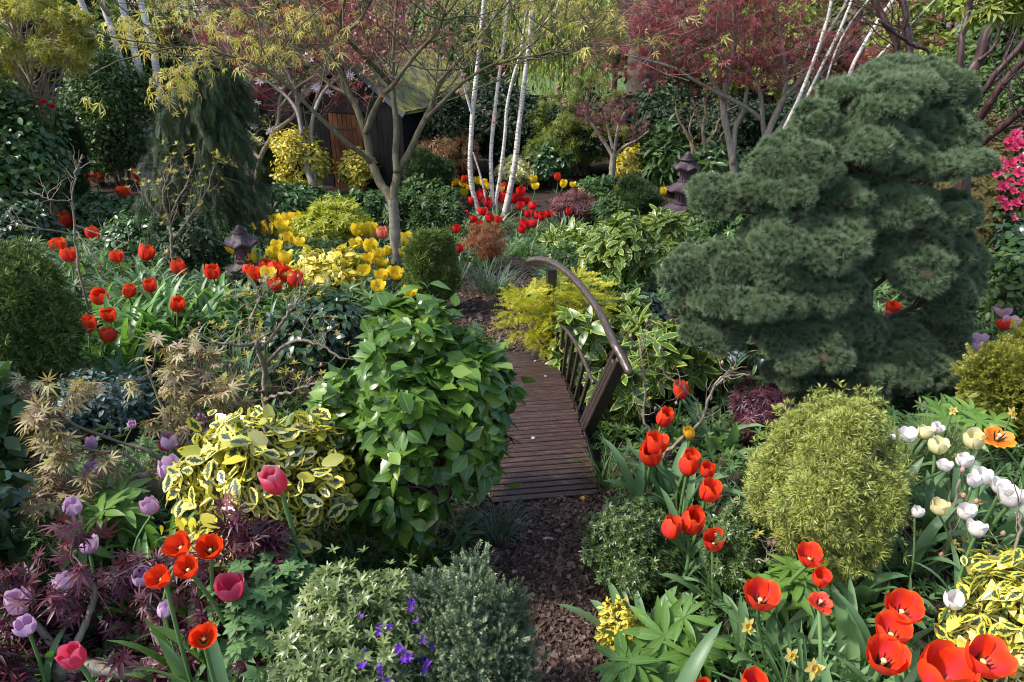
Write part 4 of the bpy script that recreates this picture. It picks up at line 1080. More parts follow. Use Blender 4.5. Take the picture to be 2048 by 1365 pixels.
# ---- right birches, leaning
birr = thing('birch_tree', 'white birch stems leaning right behind the red maple and big pine', 'birch', [at(1530, 400, 13.6)[0], 13.6, float(zt(4, 13.6))])
for pix, y1, r in (([(1515, 400), (1541, 308), (1567, 260), (1594, 205), (1611, 164), (1632, 109), (1656, 34), (1668, -30)], .2, 7), ([(1535, 400), (1560, 330), (1585, 270), (1605, 215), (1640, 140), (1680, 60), (1715, -30)], .5, 6), ([(1560, 420), (1620, 300), (1690, 168), (1711, 120), (1755, 44), (1786, 0), (1815, -50)], .8, 7),
                   ([(1630, 300), (1639, 219), (1656, 150), (1676, 92), (1705, 40), (1745, -10)], .6, 3.5), ([(1720, 160), (1760, 110), (1810, 60), (1870, 0)], 1.0, 3.5)):
    P, R = limb(pix, 13.6, 13.6 + y1, r * .62, r * .45, 34); put_limb(birr, 'stem' if r > 4 else 'side_branch', P, R, M['birch'], 9)

# ---- dark red cherry at the top right
Y = 6.6; che = thing('cherry_tree', 'dark red-brown stemmed cherry with angular bare branches at top right behind the pine', 'cherry', [at(1930, 330, Y)[0], Y, float(zt(4.4, Y))])
Ps = []
for pix, y1, r0, r1 in (([(1925, 420), (1924, 330), (1921, 240), (1919, 191), (1929, 164), (1957, 123), (1974, 68), (1998, 27), (2020, -40)], .1, 15, 9), ([(1923, 165), (1920, 120), (1926, 68), (1935, 30), (1945, -30)], .2, 7, 5), ([(1936, 219), (1960, 190), (1981, 164), (2048, 82), (2100, 20)], -.3, 8, 5),
    ([(1940, 260), (1965, 230), (1998, 178), (2048, 120), (2110, 60)], -.5, 9, 6), ([(1950, 300), (1967, 284), (1998, 260), (2048, 219), (2100, 180)], -.7, 9, 6), ([(1921, 200), (1860, 150), (1815, 140), (1799, 120), (1789, 79), (1765, 34), (1741, -20)], .3, 7, 6),
    ([(1860, 160), (1826, 130), (1817, 79), (1806, 0), (1800, -40)], .4, 8, 6), ([(1758, 40), (1795, 70), (1828, 92), (1854, 100), (1858, 135)], .1, 4, 3), ([(1960, 190), (2000, 150), (2010, 110), (2048, 40)], 0, 4, 2), ([(1998, 260), (2030, 252), (2060, 250)], -.8, 4, 3), ([(1957, 123), (1990, 90), (2005, 40), (2030, 0)], 0, 4, 3)):
    P, R = limb(pix, Y, Y + y1, r0, r1, 26, .004); put_limb(che, 'trunk' if r0 > 14 else 'limb', P, R, M['bark_red'], 8); Ps.append(P)
lv = twiggery(resamp(Ps), 46, .5, 90, .25, 100, .12, .08, .5); twigs(che, lv, [(.007, .004), (.004, .002), (.002, .001)], M['bark_red'])
ac = thing('maple_tree', 'acid yellow-green maple bough reaching in at the top right corner', 'maple', [at(2250, 300, 5.2)[0], 5.2, float(zt(5, 5.2))])
P, R = limb([(2250, 500), (2240, 200), (2180, 30), (2080, 0), (2010, 8)], 5.2, 5.0, 9, 1.5); put_limb(ac, 'trunk', P, R, M['bark'])
lc = np.array([at(u, v, 5.0) for u, v in [(2035, 10), (2000, 20), (1975, 28), (2060, 25), (2090, 5), (2120, 30), (2040, -10), (2015, 5)]]); pos, out, i = scatter(lc, np.tile(UP, (8, 1)), np.full((8, 3), .09) * [1.5, 1, .4], 110, .1)
g = G(); leaves(g, L_palm7, pos, out, .10, .3, .4, .5, .3); g.build('crown', M['lime'], ac)

# ---- yellow-green maple in the middle distance, small trees beside it
b = hit(1225, 388); pur = thing('maple_tree', 'small purple maple with pale forked trunk left of the tall pagoda lantern', 'maple', b); Y = b[1]; Ps = []
for nm, pix, y1, r0, r1 in (('trunk', [(1223, 390), (1224, 350), (1226, 320), (1228, 308)], 0, 7, 6), ('limb', [(1226, 314), (1215, 295), (1195, 265), (1180, 240), (1165, 220)], .2, 5, 2), ('limb', [(1228, 310), (1232, 280), (1238, 250), (1250, 225)], -.2, 4, 2), ('limb', [(1228, 312), (1250, 293), (1275, 280), (1298, 262)], .1, 3.5, 1.5), ('limb', [(1226, 300), (1215, 255), (1210, 225)], .3, 3.5, 1.5)):
    P, R = limb(pix, Y, Y + y1, r0, r1); put_limb(pur, nm, P, R, M['bark'], 7); Ps.append(P)
lv = twiggery(resamp(Ps[1:]), 40, .40, 160, .2, 300, .1, .03, .4); twigs(pur, lv, [(.006, .003), (.003, .002), (.002, .001)], M['twig_red'])
g = G(); tipleaves(g, L_narrow, lv[2], 1500, .065, .4); g.build('crown', M['plum'], pur)
# ---- contorted bare azalea behind the lantern
b = hit(1405, 400); con = thing('bare_shrub', 'contorted pale bare shrub with young green shoots behind the tall pagoda lantern', 'shrub', b); Y = b[1] + .1; Ps = []
for pix, r0, r1 in (([(1400, 400), (1402, 340), (1388, 300), (1375, 270), (1358, 240), (1350, 215)], 5, 2), ([(1402, 340), (1410, 300), (1405, 260), (1412, 225), (1408, 195)], 4.5, 2), ([(1408, 300), (1430, 260), (1445, 230), (1480, 210)], 3.5, 1.5), ([(1385, 300), (1380, 250), (1395, 215)], 3, 1.5), ([(1408, 320), (1432, 290), (1450, 262)], 3, 1.5)):
    P, R = limb(pix, Y, Y + U(-.2, .3), r0, r1, 18, .012); put_limb(con, 'stem', P, R, M['bark_tan'], 6); Ps.append(P)
lv = twiggery(resamp(Ps), 40, .3, 110, .16, 130, .08, .05); twigs(con, lv, [(.006, .003), (.003, .002), (.002, .001)], M['twig'])
g = G(); tipleaves(g, L_simple, lv[2], 420, .045, 0); g.build('young_leaves', M['gold'], con)

# ---- the big blue-green pine: pads of needles on dark boughs
b = hit(1715, 850); pine = thing('pine_tree', 'large dense blue-green pine with cloud-like needle pads filling the right side', 'pine', b); Yp = b[1] + .25
pads = [(1808, 158, 98, 40, .55), (1752, 200, 112, 52, .25), (1885, 190, 60, 48, .45), (1875, 262, 76, 42, .35), (1630, 262, 52, 52, .15), (1725, 300, 125, 52, .10), (1892, 318, 84, 44, .15), (1588, 335, 95, 56, .02), (1850, 345, 70, 34, .0), (1562, 385, 78, 42, -.08), (1676, 400, 52, 34, -.05),
        (1418, 402, 48, 46, .1), (1487, 408, 58, 48, .05), (1670, 440, 66, 34, -.05), (1790, 420, 85, 46, .0), (1880, 432, 74, 50, .1), (1570, 462, 88, 34, -.1), (1608, 486, 122, 52, -.12), (1372, 545, 48, 50, 0), (1454, 530, 58, 44, -.08), (1546, 540, 68, 44, -.15), (1640, 582, 76, 54, -.2),
        (1500, 604, 118, 50, -.18), (1425, 672, 66, 36, -.1), (1600, 692, 98, 52, -.25), (1800, 520, 105, 66, .0), (1875, 580, 85, 76, .1), (1775, 720, 105, 66, -.1), (1860, 740, 80, 62, .05), (1725, 756, 92, 60, -.2), (1590, 748, 60, 30, -.15), (1740, 470, 80, 50, .1), (1890, 510, 75, 60, .15), (1690, 660, 75, 50, -.1), (1400, 615, 52, 40, 0), (1700, 540, 60, 44, .0), (1872, 668, 66, 46, .1), (1700, 812, 84, 44, -.2), (1820, 800, 84, 50, 0), (1640, 800, 60, 40, -.15), (1730, 360, 70, 34, .25), (1800, 250, 70, 34, .3)]
P = polyline([b, at(1722, 700, Yp), at(1735, 500, Yp + .1), at(1775, 300, Yp + .2), at(1810, 170, Yp + .5)], 24); put_limb(pine, 'trunk', P, np.linspace(.085, .02, 24), M['bark_dark'])
ppos, pout, prn = [], [], []; g = G(); core = G()
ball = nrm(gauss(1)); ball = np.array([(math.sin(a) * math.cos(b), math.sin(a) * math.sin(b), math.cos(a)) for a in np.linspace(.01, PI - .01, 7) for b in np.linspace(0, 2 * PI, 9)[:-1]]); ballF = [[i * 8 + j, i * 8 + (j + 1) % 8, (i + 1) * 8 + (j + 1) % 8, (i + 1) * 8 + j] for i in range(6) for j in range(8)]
for (u, v, ru, rv, dy) in pads:
    c = at(u, v, Yp + dy); k = px(c); rad = np.array([ru, ru * .9, rv * .98]) * k
    nz = c[2] - .25 * U(.6, 1.4); st = P[np.argmin(np.abs(P[:, 2] - nz))]; Pb = polyline([st, st * .45 + c * .55 - UP * .03, c - UP * rad[2] * .3], 10)
    g.tubes(Pb, np.linspace(.022, .010, 10), 6); m = 12
    lc, ld, lr = lumpy(c, rad, m, .42, -.35); st2, _, _ = pick(Pb[None], m, .5, 1); g.tubes(np.stack([polyline([a, a * .5 + q * .5 - UP * .02, q], 5) for a, q in zip(st2, lc)]), np.linspace(.008, .004, 5)[None] * np.ones((m, 1)), 4)
    n = int(.17 * ru * rv); q, o, i = scatter(lc, ld, lr, n, .84, .6); k_ = rng.random(n) < .10; q[k_] += o[k_] * U(.005, .035, k_.sum())[:, None]
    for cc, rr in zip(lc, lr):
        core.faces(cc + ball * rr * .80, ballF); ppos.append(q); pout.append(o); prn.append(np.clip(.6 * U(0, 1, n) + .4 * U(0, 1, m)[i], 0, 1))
g.build('boughs', M['bark_dark'], pine); core.build('shade_core', M['core'], pine)  # the core is opaque balls added in each pad to block light and darken undersides
g = G(); tp = [tuft(16, 74, .030, .35, q) for q in range(4)]
q = np.concatenate(ppos); tufts(g, tp, q, np.concatenate(pout), .050, .3, .25, .3, np.concatenate(prn)); g.build('needles', M['pine'], pine)
print('pine tufts', len(q))

# ------------------------------------------------------------------ shrubs, conifers, low plants
L_broad = [leaf(.64, 7, 5, .14, .2, .47, 1, .05), leaf(.6, 7, 5, .2, .45, .46, 1.2, .05), leaf(.68, 6, 5, .1, -.15, .4, 1.2, .05), leaf(.62, 6, 5, .22, .8, .42, 1.2, .04, .3)]
L_holly = [leaf(.60, 6, 5, .12, .35, .5, .9, .07), leaf(.66, 6, 5, .16, .1, .52, .9, .07), leaf(.58, 6, 5, -.1, -.3, .5, .9, .07)]
L_oval = [leaf(.5, 4, 3, .22, .4, .5), leaf(.46, 4, 3, .28, .1, .5), leaf(.55, 4, 3, .18, .7, .5)]
L_lance = [leaf(.27, 5, 3, .25, .5, .5), leaf(.3, 5, 3, .2, .2, .55), leaf(.25, 5, 3, .3, .9, .5)]
L_yew = [tuft(17, 78, .045, .3, q, .15, True) for q in range(4)]
L_star = [tuft(15, 88, .055, .2, q + 3, .1, True) for q in range(4)]
L_yewfine = [tuft(14, 65, .05, .35, q + 9, .1) for q in range(4)]
L_spray = [spray(11, 48, .022, .26, q, .5, .25) for q in range(4)]
L_fir = [spray(10, 55, .034, .34, q, .8, .15) for q in range(4)]
L_cyp = [spray(7, 38, .05, .38, q, .35, .35) for q in range(4)]
L_ger = [palm(7, 140, .34, .15, 4, .5, .62), palm(7, 135, .36, .35, 4, .5, .6)]
def whorl(n, w, tilt, seed=0, nl=4, fold=.2, curl=.6):
    r = np.random.default_rng(seed); ts = []
    for k in range(n):
        a = 2 * PI * (k + r.uniform(-.2, .2)) / n; e = tilt + r.uniform(-.2, .2); l = leaf(w * r.uniform(.85, 1.1), nl, 3, fold, curl, .5)
        V = l.V * r.uniform(.75, 1.05); c, s = math.cos(e), math.sin(e)
        V = np.stack([V[:, 0], V[:, 1] * c - V[:, 2] * s, V[:, 1] * s + V[:, 2] * c], 1)          # tip the leaf up out of the flat whorl
        R = np.array([[math.cos(a), -math.sin(a), 0], [math.sin(a), math.cos(a), 0], [0, 0, 1]])
        V = V @ R.T; l.V = np.stack([V[:, 0], V[:, 2], -V[:, 1]], 1); ts.append(l)               # the shoot runs along +Y
    return tjoin(ts)
L_whorl = [whorl(7, .26, .5, q) for q in range(4)]
L_whorl5 = [whorl(6, .34, .35, q + 5, 5) for q in range(4)]
L_rosette = [whorl(6, .34, .7, q + 20, 3) for q in range(4)]

def shrub(label, u, vb, vt, w, tpl, mat, spx, n, m=18, name='shrub', cat='shrub', mode='leaf', rl=.38, group=None, inner=.55, hang=.2, along=.35, face=.45, ry=1.0, skirt=.06, upb=.5, jit=.4, bark='bark_dark', core=True, zlo=-.75, part='foliage', shape=None, stems=5, Yb=None, var=.3):
    p = hit(u, vb)
    if Yb: q = at(u, vb, Yb); p = np.array([q[0], Yb, float(zt(q[0], Yb))])
    k = px(p); W = w * k; top = at(u, vt, p[1] + W * .1)[2]; H = max(top - p[2], .06)
    root = thing(name, label, cat, p, group)
    c = p + UP * H * (.5 + skirt / 2); rad = np.array([W / 2, W / 2 * ry, H * (.5 - skirt / 2)])
    lc, ld, lr = lumpy(c, rad, m, rl, zlo)
    if shape:                                  # narrow or widen with height
        z = np.clip((lc[:, 2] - p[2]) / H, 0, 1); f = np.interp(z, np.linspace(0, 1, len(shape)), shape)
        lc[:, :2] = p[:2] + (lc[:, :2] - p[:2]) * f[:, None]; lr = lr * (.5 + .5 * f[:, None])
    s = spx * px(c)
    g = G(); st = p + gauss(stems, .1) * [W * .4, W * .4, 0]; st[:, 2] = zt(st[:, 0], st[:, 1]) - .02
    e = lc[rng.integers(0, m, stems)]; g.tubes(np.stack([polyline([a, a * .6 + b * .4 + [0, 0, H * .08], b], 8) for a, b in zip(st, e)]), np.linspace(.05, .02, 8)[None] * min(W, H) * .4 * np.ones((stems, 1)), 6)
    i = rng.integers(0, stems, m * 3); j = rng.integers(0, m, m * 3); a = st[i] * .55 + e[i] * .45
    g.tubes(np.stack([polyline([q, q * .5 + b * .5 + [0, 0, H * .05], b], 6) for q, b in zip(a, lc[j])]), np.linspace(.018, .006, 6)[None] * min(W, H) * .4 * np.ones((m * 3, 1)), 4)
    g.build('stems', M[bark], root)
    g = G(); pos, o, i = scatter(lc, ld, lr, n, inner, .65)
    if inner > .4:                             # some leaves on the plain body of the bush, so that no hole opens between its lobes
        nf = n // 6; of = nrm(gauss(nf) + UP * .35); pf = c + of * rad * .66; z = np.clip((pf[:, 2] - p[2]) / H, 0, 1)
        if shape: pf[:, :2] = p[:2] + (pf[:, :2] - p[:2]) * np.interp(z, np.linspace(0, 1, len(shape)), shape)[:, None]
        pos = np.concatenate([pos, pf]); o = np.concatenate([o, of]); i = np.concatenate([i, rng.integers(0, m, nf)]); n += nf
    k_ = rng.random(n) < .10; pos[k_] += (o[k_] + UP * .4) * (U(.02, .11, k_.sum()) * min(W, H))[:, None]
    pos[:, 2] = np.maximum(pos[:, 2], zt(pos[:, 0], pos[:, 1]) + .01)
    rd = np.clip(.55 * U(0, 1, n) + .45 * U(0, 1, m)[i], 0, 1)
    if mode == 'leaf': leaves(g, tpl, pos, o, s, var, face, hang, along, rd, upb)
    else: tufts(g, tpl, pos, o, s, .25, jit, upb, rd)
    g.build(part, M[mat], root)
    root['_'] = 0; del root['_']
    return root, lc, ld, lr, p, H, W

# hedges and dark evergreens at the back
for lab, u, vb, vt, w, mat in (
    ('dark clipped conifer hedge behind the top of the central birch stems', 1000, 345, 165, 190, 'far_dark'), ('dark evergreen hedge shrub behind the yellow-green maple', 1170, 350, 170, 190, 'far_dark'),
    ('dark evergreen hedge shrub behind the small purple maple', 1310, 350, 175, 190, 'far_dark'), ('dark evergreen shrub behind the grey stems of the right red maple', 1450, 360, 190, 190, 'far_dark'),
    ('dark evergreen shrub behind the white leaning birches at right', 1590, 360, 180, 190, 'far_dark'), ('tall dark evergreen shrub beside the right wall of the shed', 905, 380, 180, 95, 'far_dark'),
    ('fresh green leafy tree shrub behind the left birches', 255, 400, 70, 190, 'green'), ('dark green hedge shrub behind the crimson maple stems', 500, 330, 150, 150, 'far_dark'),
    ('mid green leafy shrub behind the pine and the dark cherry', 1900, 420, 130, 220, 'far_green'), ('olive leafy shrub behind the cherry at right edge', 2070, 420, 100, 200, 'far_olive'),
    ('mid green leafy shrub filling the gap behind the pine top', 1720, 400, 150, 190, 'far_olive'), ('dark evergreen shrub at left edge behind the dark camellia', -40, 420, 120, 200, 'far_dark')):
    shrub(lab, u, vb, vt, w, L_quad, mat, 9, 8200, 34, 'evergreen_shrub' if mat == 'far_dark' else 'shrub', group='shrubs along the back of the garden', inner=.5, hang=.3)
p = at(1965, 300, 8.2); g = G(); a = np.linspace(0, 2 * PI, 40, endpoint=False)
bz = float(zt(p[0], 8.2)); V, Fc = [], []
for i in range(14):
    f = i / 13; r = .95 * math.cos(f * PI / 2 * .98) + .01; V += [(p[0] + r * math.cos(q) * (1 + .06 * math.sin(5 * q)), 8.2 + r * math.sin(q), bz + 1.75 * math.sin(f * PI / 2) + .03 * math.sin(7 * q + 9 * f)) for q in a]
Fc = [[i * 40 + j, i * 40 + (j + 1) % 40, (i + 1) * 40 + (j + 1) % 40, (i + 1) * 40 + j] for i in range(13) for j in range(40)] + [list(range(13 * 40, 14 * 40))]
g.faces(V, Fc); md = np.array(V); ix = rng.integers(0, 520, 14000); o = nrm(md[ix] - [p[0], 8.2, bz + .3])
leaves(g, L_quad, md[ix] + gauss(14000, .06), o, .05, .4, .6, .3, .4); tag(g.build('moss_mound', M['moss_mound']), 'brown mossy rounded clipped mound behind the cherry branches at right', 'shrub')

S = shrub
# left back
r = S('large dark glossy camellia with a red bloom, left edge in front of the fence', 55, 480, 158, 260, L_broad, 'glossy', 14, 5200, 50, 'camellia_bush', 'camellia')
camel1 = r
S('golden variegated holly bush left of the white birch stems', 212, 372, 203, 120, L_oval, 'varieg', 19, 1300, 16, 'holly_bush', 'holly', shape=[.3, .8, 1, .9])
S('dark narrow conifer between the dark camellia and the golden holly', 165, 440, 215, 80, L_yewfine, 'yew_dark', 16, 2200, 16, 'conifer', 'conifer', 'tuft')
S('fine-leaved variegated bush against the shed, left of its orange door', 605, 400, 250, 110, L_oval, 'varieg_small', 8, 3800, 18, 'variegated_bush')
S('pale yellow variegated bush below the white magnolia flowers', 487, 362, 255, 95, L_oval, 'varieg_cream', 11, 1700, 16, 'variegated_bush')
S('small dark conical conifer between magnolia trunk and variegated bush', 547, 395, 283, 58, L_yewfine, 'yew_dark', 10, 2200, 14, 'conifer', 'conifer', 'tuft', shape=[1, 1, .8, .35])
S('dark green bush against the front corner of the shed', 760, 345, 240, 85, L_quad, 'far_dark', 9, 2600, 16)
S('yellow variegated bush at the foot of the orange shed door', 718, 390, 298, 75, L_oval, 'varieg_small', 11, 1500, 14, 'variegated_bush')
S('crimson purple low maple behind the fork of the central maple', 782, 372, 303, 100, L_narrow, 'red', 13, 900, 14, 'dwarf_maple', 'maple', inner=.3)
S('bronze feathery maple left of the central birch stems', 900, 385, 248, 125, L_narrow, 'bronze', 14, 1500, 22, 'maple_tree', 'maple', inner=.2, rl=.3, bark='bark', stems=3, shape=[.25, .7, 1, 1])
S('dark green upright yew below the bronze feathery maple', 862, 415, 292, 85, L_yewfine, 'yew_dark', 11, 2400, 16, 'yew_bush', 'yew', 'tuft')
S('cream variegated bush behind the right birch stem', 1035, 378, 313, 82, L_oval, 'varieg_cream', 13, 1300, 14, 'variegated_bush')
S('feathery yellow-green maple behind the central birch, in front of dark hedge', 1165, 352, 148, 190, L_narrow, 'lime', 11, 4200, 70, 'maple_tree', 'maple', inner=.15, rl=.17, hang=.4, bark='bark_tan', shape=[.45, .85, 1.1, 1, .6], face=.6)
S('loose yellow-green maple sapling between the central birch and the small purple maple', 1092, 372, 262, 95, L_narrow, 'lime', 9, 900, 40, 'maple_tree', 'maple', inner=.1, rl=.2, hang=.4, bark='bark_tan', stems=3, shape=[.3, .8, 1, .8], face=.6)
S('dark broad-leaved laurel between birch and yellow tulips', 1090, 372, 280, 105, L_oval, 'glossy', 13, 1400, 16, 'laurel_bush')
S('small dark rounded conifer right of the cream variegated bush', 1108, 375, 318, 56, L_yewfine, 'yew_dark', 10, 1700, 12, 'conifer', 'conifer', 'tuft')
S('round golden bush right of the small purple maple trunk', 1265, 372, 288, 82, L_oval, 'varieg_small', 9, 2600, 16, 'golden_bush', shape=[.7, 1, 1, .8])
S('dark laurel with long drooping leaves behind the tall lantern', 1330, 385, 245, 110, L_lance, 'green', 24, 900, 16, 'laurel_bush')
S('dark laurel with long leaves right of the tall lantern', 1425, 395, 280, 120, L_lance, 'glossy', 22, 900, 16, 'laurel_bush')
S('low spreading blue-dark juniper left of the tall lantern', 1265, 445, 358, 105, L_yewfine, 'yew_dark', 12, 2600, 18, 'juniper', 'juniper', 'tuft')
S('dusky red lace-leaf maple mound among red tulips right of the birch', 1148, 445, 378, 100, L_narrow, 'plum', 12, 1300, 16, 'dwarf_maple', 'maple', inner=.3)
S('low green shrub left of the red tulips behind the dwarf conifer', 870, 485, 392, 110, L_whorl, 'green', 15, 700, 18, mode='tuft')
S('low leafy shrub between the central maple trunk and the red tulips', 815, 480, 375, 75, L_whorl, 'green', 13, 480, 14, mode='tuft')
S('dark leafy bush right of the second lantern tulips behind the acid maple', 735, 450, 375, 80, L_oval, 'glossy', 12, 900, 14)
S('dark leafy bush at the foot of the crimson maple stems', 590, 445, 360, 130, L_oval, 'glossy', 12, 1300, 18)
S('leafy green bush behind the yellow tulips right of the birch', 1195, 425, 365, 80, L_oval, 'green', 11, 1000, 14)
S('rust orange dwarf maple at the end of the path', 975, 545, 443, 90, L_narrow, 'rust', 12, 900, 16, 'dwarf_maple', 'maple', inner=.2, rl=.32, stems=3, bark='bark_dark', shape=[.2, .5, 1, .9], skirt=.3)
S('rounded dark green dwarf conifer between maple trunk and path', 866, 632, 452, 108, L_yewfine, 'yew', 13, 6500, 22, 'dwarf_conifer', 'conifer', 'tuft', shape=[.95, 1, 1, .75], upb=.6)
S('acid yellow-green dwarf maple behind the golden privet and yellow tulips', 668, 492, 400, 140, L_palm5, 'acid_bush', 15, 1300, 20, 'dwarf_maple', 'maple', inner=.4)
S('golden variegated bush with oval leaves left of the maple trunk', 658, 598, 497, 150, L_oval, 'varieg_small', 20, 900, 18, 'golden_bush')
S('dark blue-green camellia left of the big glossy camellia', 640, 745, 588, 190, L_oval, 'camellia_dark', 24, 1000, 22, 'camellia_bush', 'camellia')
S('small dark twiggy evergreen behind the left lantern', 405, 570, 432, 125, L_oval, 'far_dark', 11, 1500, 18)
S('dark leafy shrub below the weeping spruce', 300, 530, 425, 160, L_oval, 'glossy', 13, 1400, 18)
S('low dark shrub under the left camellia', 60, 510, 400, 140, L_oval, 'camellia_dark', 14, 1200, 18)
# right back around the pond
S('large spotted laurel with dark glossy leaves behind the golden spruce', 1235, 600, 428, 140, L_oval, 'aucuba', 20, 1700, 28, 'spotted_laurel', 'laurel')
S('spotted laurel with pale blotched leaves below the juniper', 1140, 520, 462, 100, L_whorl5, 'aucuba', 27, 300, 18, 'spotted_laurel', 'laurel', 'tuft')
S('spotted laurel right of the dark glossy laurel, left of the pine', 1320, 540, 435, 110, L_whorl5, 'aucuba', 27, 300, 18, 'spotted_laurel', 'laurel', 'tuft')
S('green shrub between the laurels and the foot of the tall lantern', 1225, 455, 395, 110, L_whorl, 'green', 18, 420, 16, mode='tuft')
S('grey-blue small-leaved shrub under the left side of the pine', 1275, 690, 585, 110, L_oval, 'grey_leaf', 11, 1400, 18)
# golden spruce: layered horizontal sprays
gs = hit(1108, 735); Yg = gs[1]
gold = thing('golden_spruce', 'golden yellow layered dwarf spruce behind the bridge balusters', 'spruce', gs); k = px(gs); g = G(); gb = G()
for (u, v, w, h, dy) in ((1150, 570, 120, 26, .15), (1110, 590, 130, 26, 0), (1170, 605, 110, 24, .05), (1050, 598, 70, 26, -.02), (1045, 625, 80, 26, -.02), (1105, 632, 120, 26, -.08), (1165, 640, 100, 30, 0), (1050, 658, 90, 28, -.05), (1115, 665, 90, 28, -.1), (1085, 688, 70, 24, -.12), (1180, 670, 80, 40, .1), (1130, 620, 120, 50, .1)):
    c = at(u, v, Yg + dy); m = 9; lc, ld, lr = lumpy(c, np.array([w / 2, w / 2.4, h / 2]) * k, m, .45, -.2); n = 95
    q, o, i = scatter(lc, ld, lr, n, .5, .6); ax = nrm(nrm((q - c) * [1, 1, .3]) + gauss(n, .35) + UP * .12)
    g.inst(L_spray, q, frames(ax, UP + gauss(n, .25), .105 * U(.7, 1.25, n)), np.clip(.5 * U(0, 1, n) + .5 * U(0, 1, m)[i], 0, 1))
    gb.tubes(polyline([gs + [0, 0, .1], gs * .4 + c * .6, c], 8), np.linspace(.014, .006, 8), 5)
gb.build('stems', M['bark_tan'], gold); g.build('needles', M['spruce_gold'], gold)
# aucubas growing round the handrail
for lab, u, vb, vt, w, n in (('spotted laurel poking through the bridge balusters', 1158, 775, 618, 120, 46), ('tall spotted laurel right of the near bridge post with pale shoots', 1300, 800, 640, 150, 70), ('spotted laurel at the outer foot of the near bridge post', 1218, 880, 735, 105, 34), ('spotted laurel with pale yellow shoots below the pine boughs', 1385, 770, 665, 110, 34), ('spotted laurel behind the handrail right of the golden spruce', 1245, 720, 600, 110, 46)):
    S(lab, u, vb, vt, w * .9, L_whorl5, 'aucuba', 44, n, 14, 'spotted_laurel', 'laurel', 'tuft', inner=.7, jit=.35, upb=.6)
# left
S('big rounded dark yew bush with lighter tips at the left edge', 92, 800, 478, 200, L_star, 'yew', 15, 6000, 44, 'yew_bush', 'yew', 'tuft', shape=[.9, 1, 1, .7])
S('dark glossy camellia with large leaves at left edge below the yew', 10, 1040, 690, 240, L_broad, 'glossy', 40, 760, 30, 'camellia_bush', 'camellia', hang=.35)
for lab, u, vb, vt, w, mat, tp_, sp_ in (('dark leafy bush hiding the foot of the shed front', 640, 440, 385, 130, 'glossy', L_oval, 11), ('green bush in front of the right shed wall', 850, 425, 345, 90, 'green', L_oval, 10), ('leafy bush left of the weeping spruce foot', 215, 470, 385, 150, 'glossy', L_oval, 13), ('leafy bush right of the weeping spruce foot', 475, 470, 385, 110, 'green', L_oval, 11),
        ('green bush under the grey stems of the right maple', 1480, 470, 375, 130, 'glossy', L_oval, 12), ('dark bush between lantern and pine', 1400, 480, 420, 90, 'green', L_oval, 11), ('leafy green bush left of the tall lantern behind the juniper', 1195, 405, 350, 80, 'glossy', L_oval, 9), ('dark bush behind the red tulips left of the birch', 885, 430, 370, 70, 'green', L_oval, 9)):
    S(lab, u, vb, vt, w, tp_, mat, sp_, 1700, 24, 'leafy_bush', 'bush', group='leafy bushes in the middle of the garden', rl=.28)
S('dark camellia with large dark leaves at the left edge, lower down', -40, 1210, 880, 240, L_broad, 'camellia_dark', 46, 480, 22, 'camellia_bush', 'camellia', hang=.35)
S('low grey-leaved shrub right of the yew above the bronze maple', 215, 865, 745, 190, L_oval, 'grey_leaf', 13, 1900, 22, group=None)
S('small pale rhododendron with grey-green leaf whorls beside the yew', 62, 640, 560, 100, L_whorl, 'grey_leaf', 26, 120, 12, mode='tuft')
# big glossy camellia and the yellow-edged holly
hero = S('big glossy green camellia bush beside the bridge deck', 850, 1120, 598, 330, L_broad, 'camellia', 39, 3200, 56, 'camellia_bush', 'camellia', hang=.05, rl=.22, inner=.62, shape=[.62, .95, 1.06, 1.0, .66], stems=5, bark='bark_tan', face=.4, skirt=.12, upb=.8)
holly = S('yellow and cream edged holly bush left of the big camellia', 560, 1145, 792, 312, L_holly, 'varieg', 34, 1700, 44, 'holly_bush', 'holly', hang=.3, rl=.28, inner=.65, face=.5, upb=.5, shape=[.85, 1, 1, .7])
# front right
S('golden-tipped rounded yew with star-like needles at the right', 1608, 1145, 790, 258, L_star, 'yew_gold', 15, 9000, 60, 'golden_yew', 'yew', 'tuft', shape=[.9, 1.05, .95, .5], upb=.45, inner=.8, rl=.24)
S('low small-leaved azalea right of the path', 1252, 1180, 1005, 185, L_rosette, 'azalea_small', 10, 3600, 34, 'azalea', 'azalea', 'tuft', inner=.5)
S('small-leaved azalea left of the golden yew behind the red tulips', 1450, 1190, 1000, 120, L_rosette, 'azalea_small', 11, 1300, 22, 'azalea', 'azalea', 'tuft', inner=.4)
S('tiny yellow-edged euonymus at the right edge of the path', 1232, 1300, 1200, 80, L_oval, 'varieg_small', 14, 420, 14, 'euonymus_bush')
S('purple lace-leaf dwarf maple behind the golden yew', 1505, 880, 775, 125, L_narrow, 'purple', 20, 800, 18, 'dwarf_maple', 'maple', inner=.3, hang=.5)
S('tufted pale green dwarf pine right of the golden yew', 1838, 985, 862, 140, [tuft(40, 80, .010, .3, q, .1) for q in range(3)], 'pine_lime', 64, 70, 14, 'dwarf_pine', 'pine', 'tuft', upb=.8)
S('golden cypress mound at the right edge', 2030, 900, 650, 230, L_cyp, 'cypress_gold', 24, 4500, 34, 'golden_cypress', 'cypress', 'tuft', upb=.3)
S('green leafy shrub at right edge behind the pink tulips', 1990, 660, 500, 130, L_oval, 'green', 18, 900, 22)
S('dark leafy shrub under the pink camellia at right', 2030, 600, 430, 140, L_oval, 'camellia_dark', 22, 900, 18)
camel2 = S('dark camellia covered in pink double flowers at right edge', 2022, 560, 250, 170, L_oval, 'glossy', 22, 1100, 24, 'camellia_bush', 'camellia')
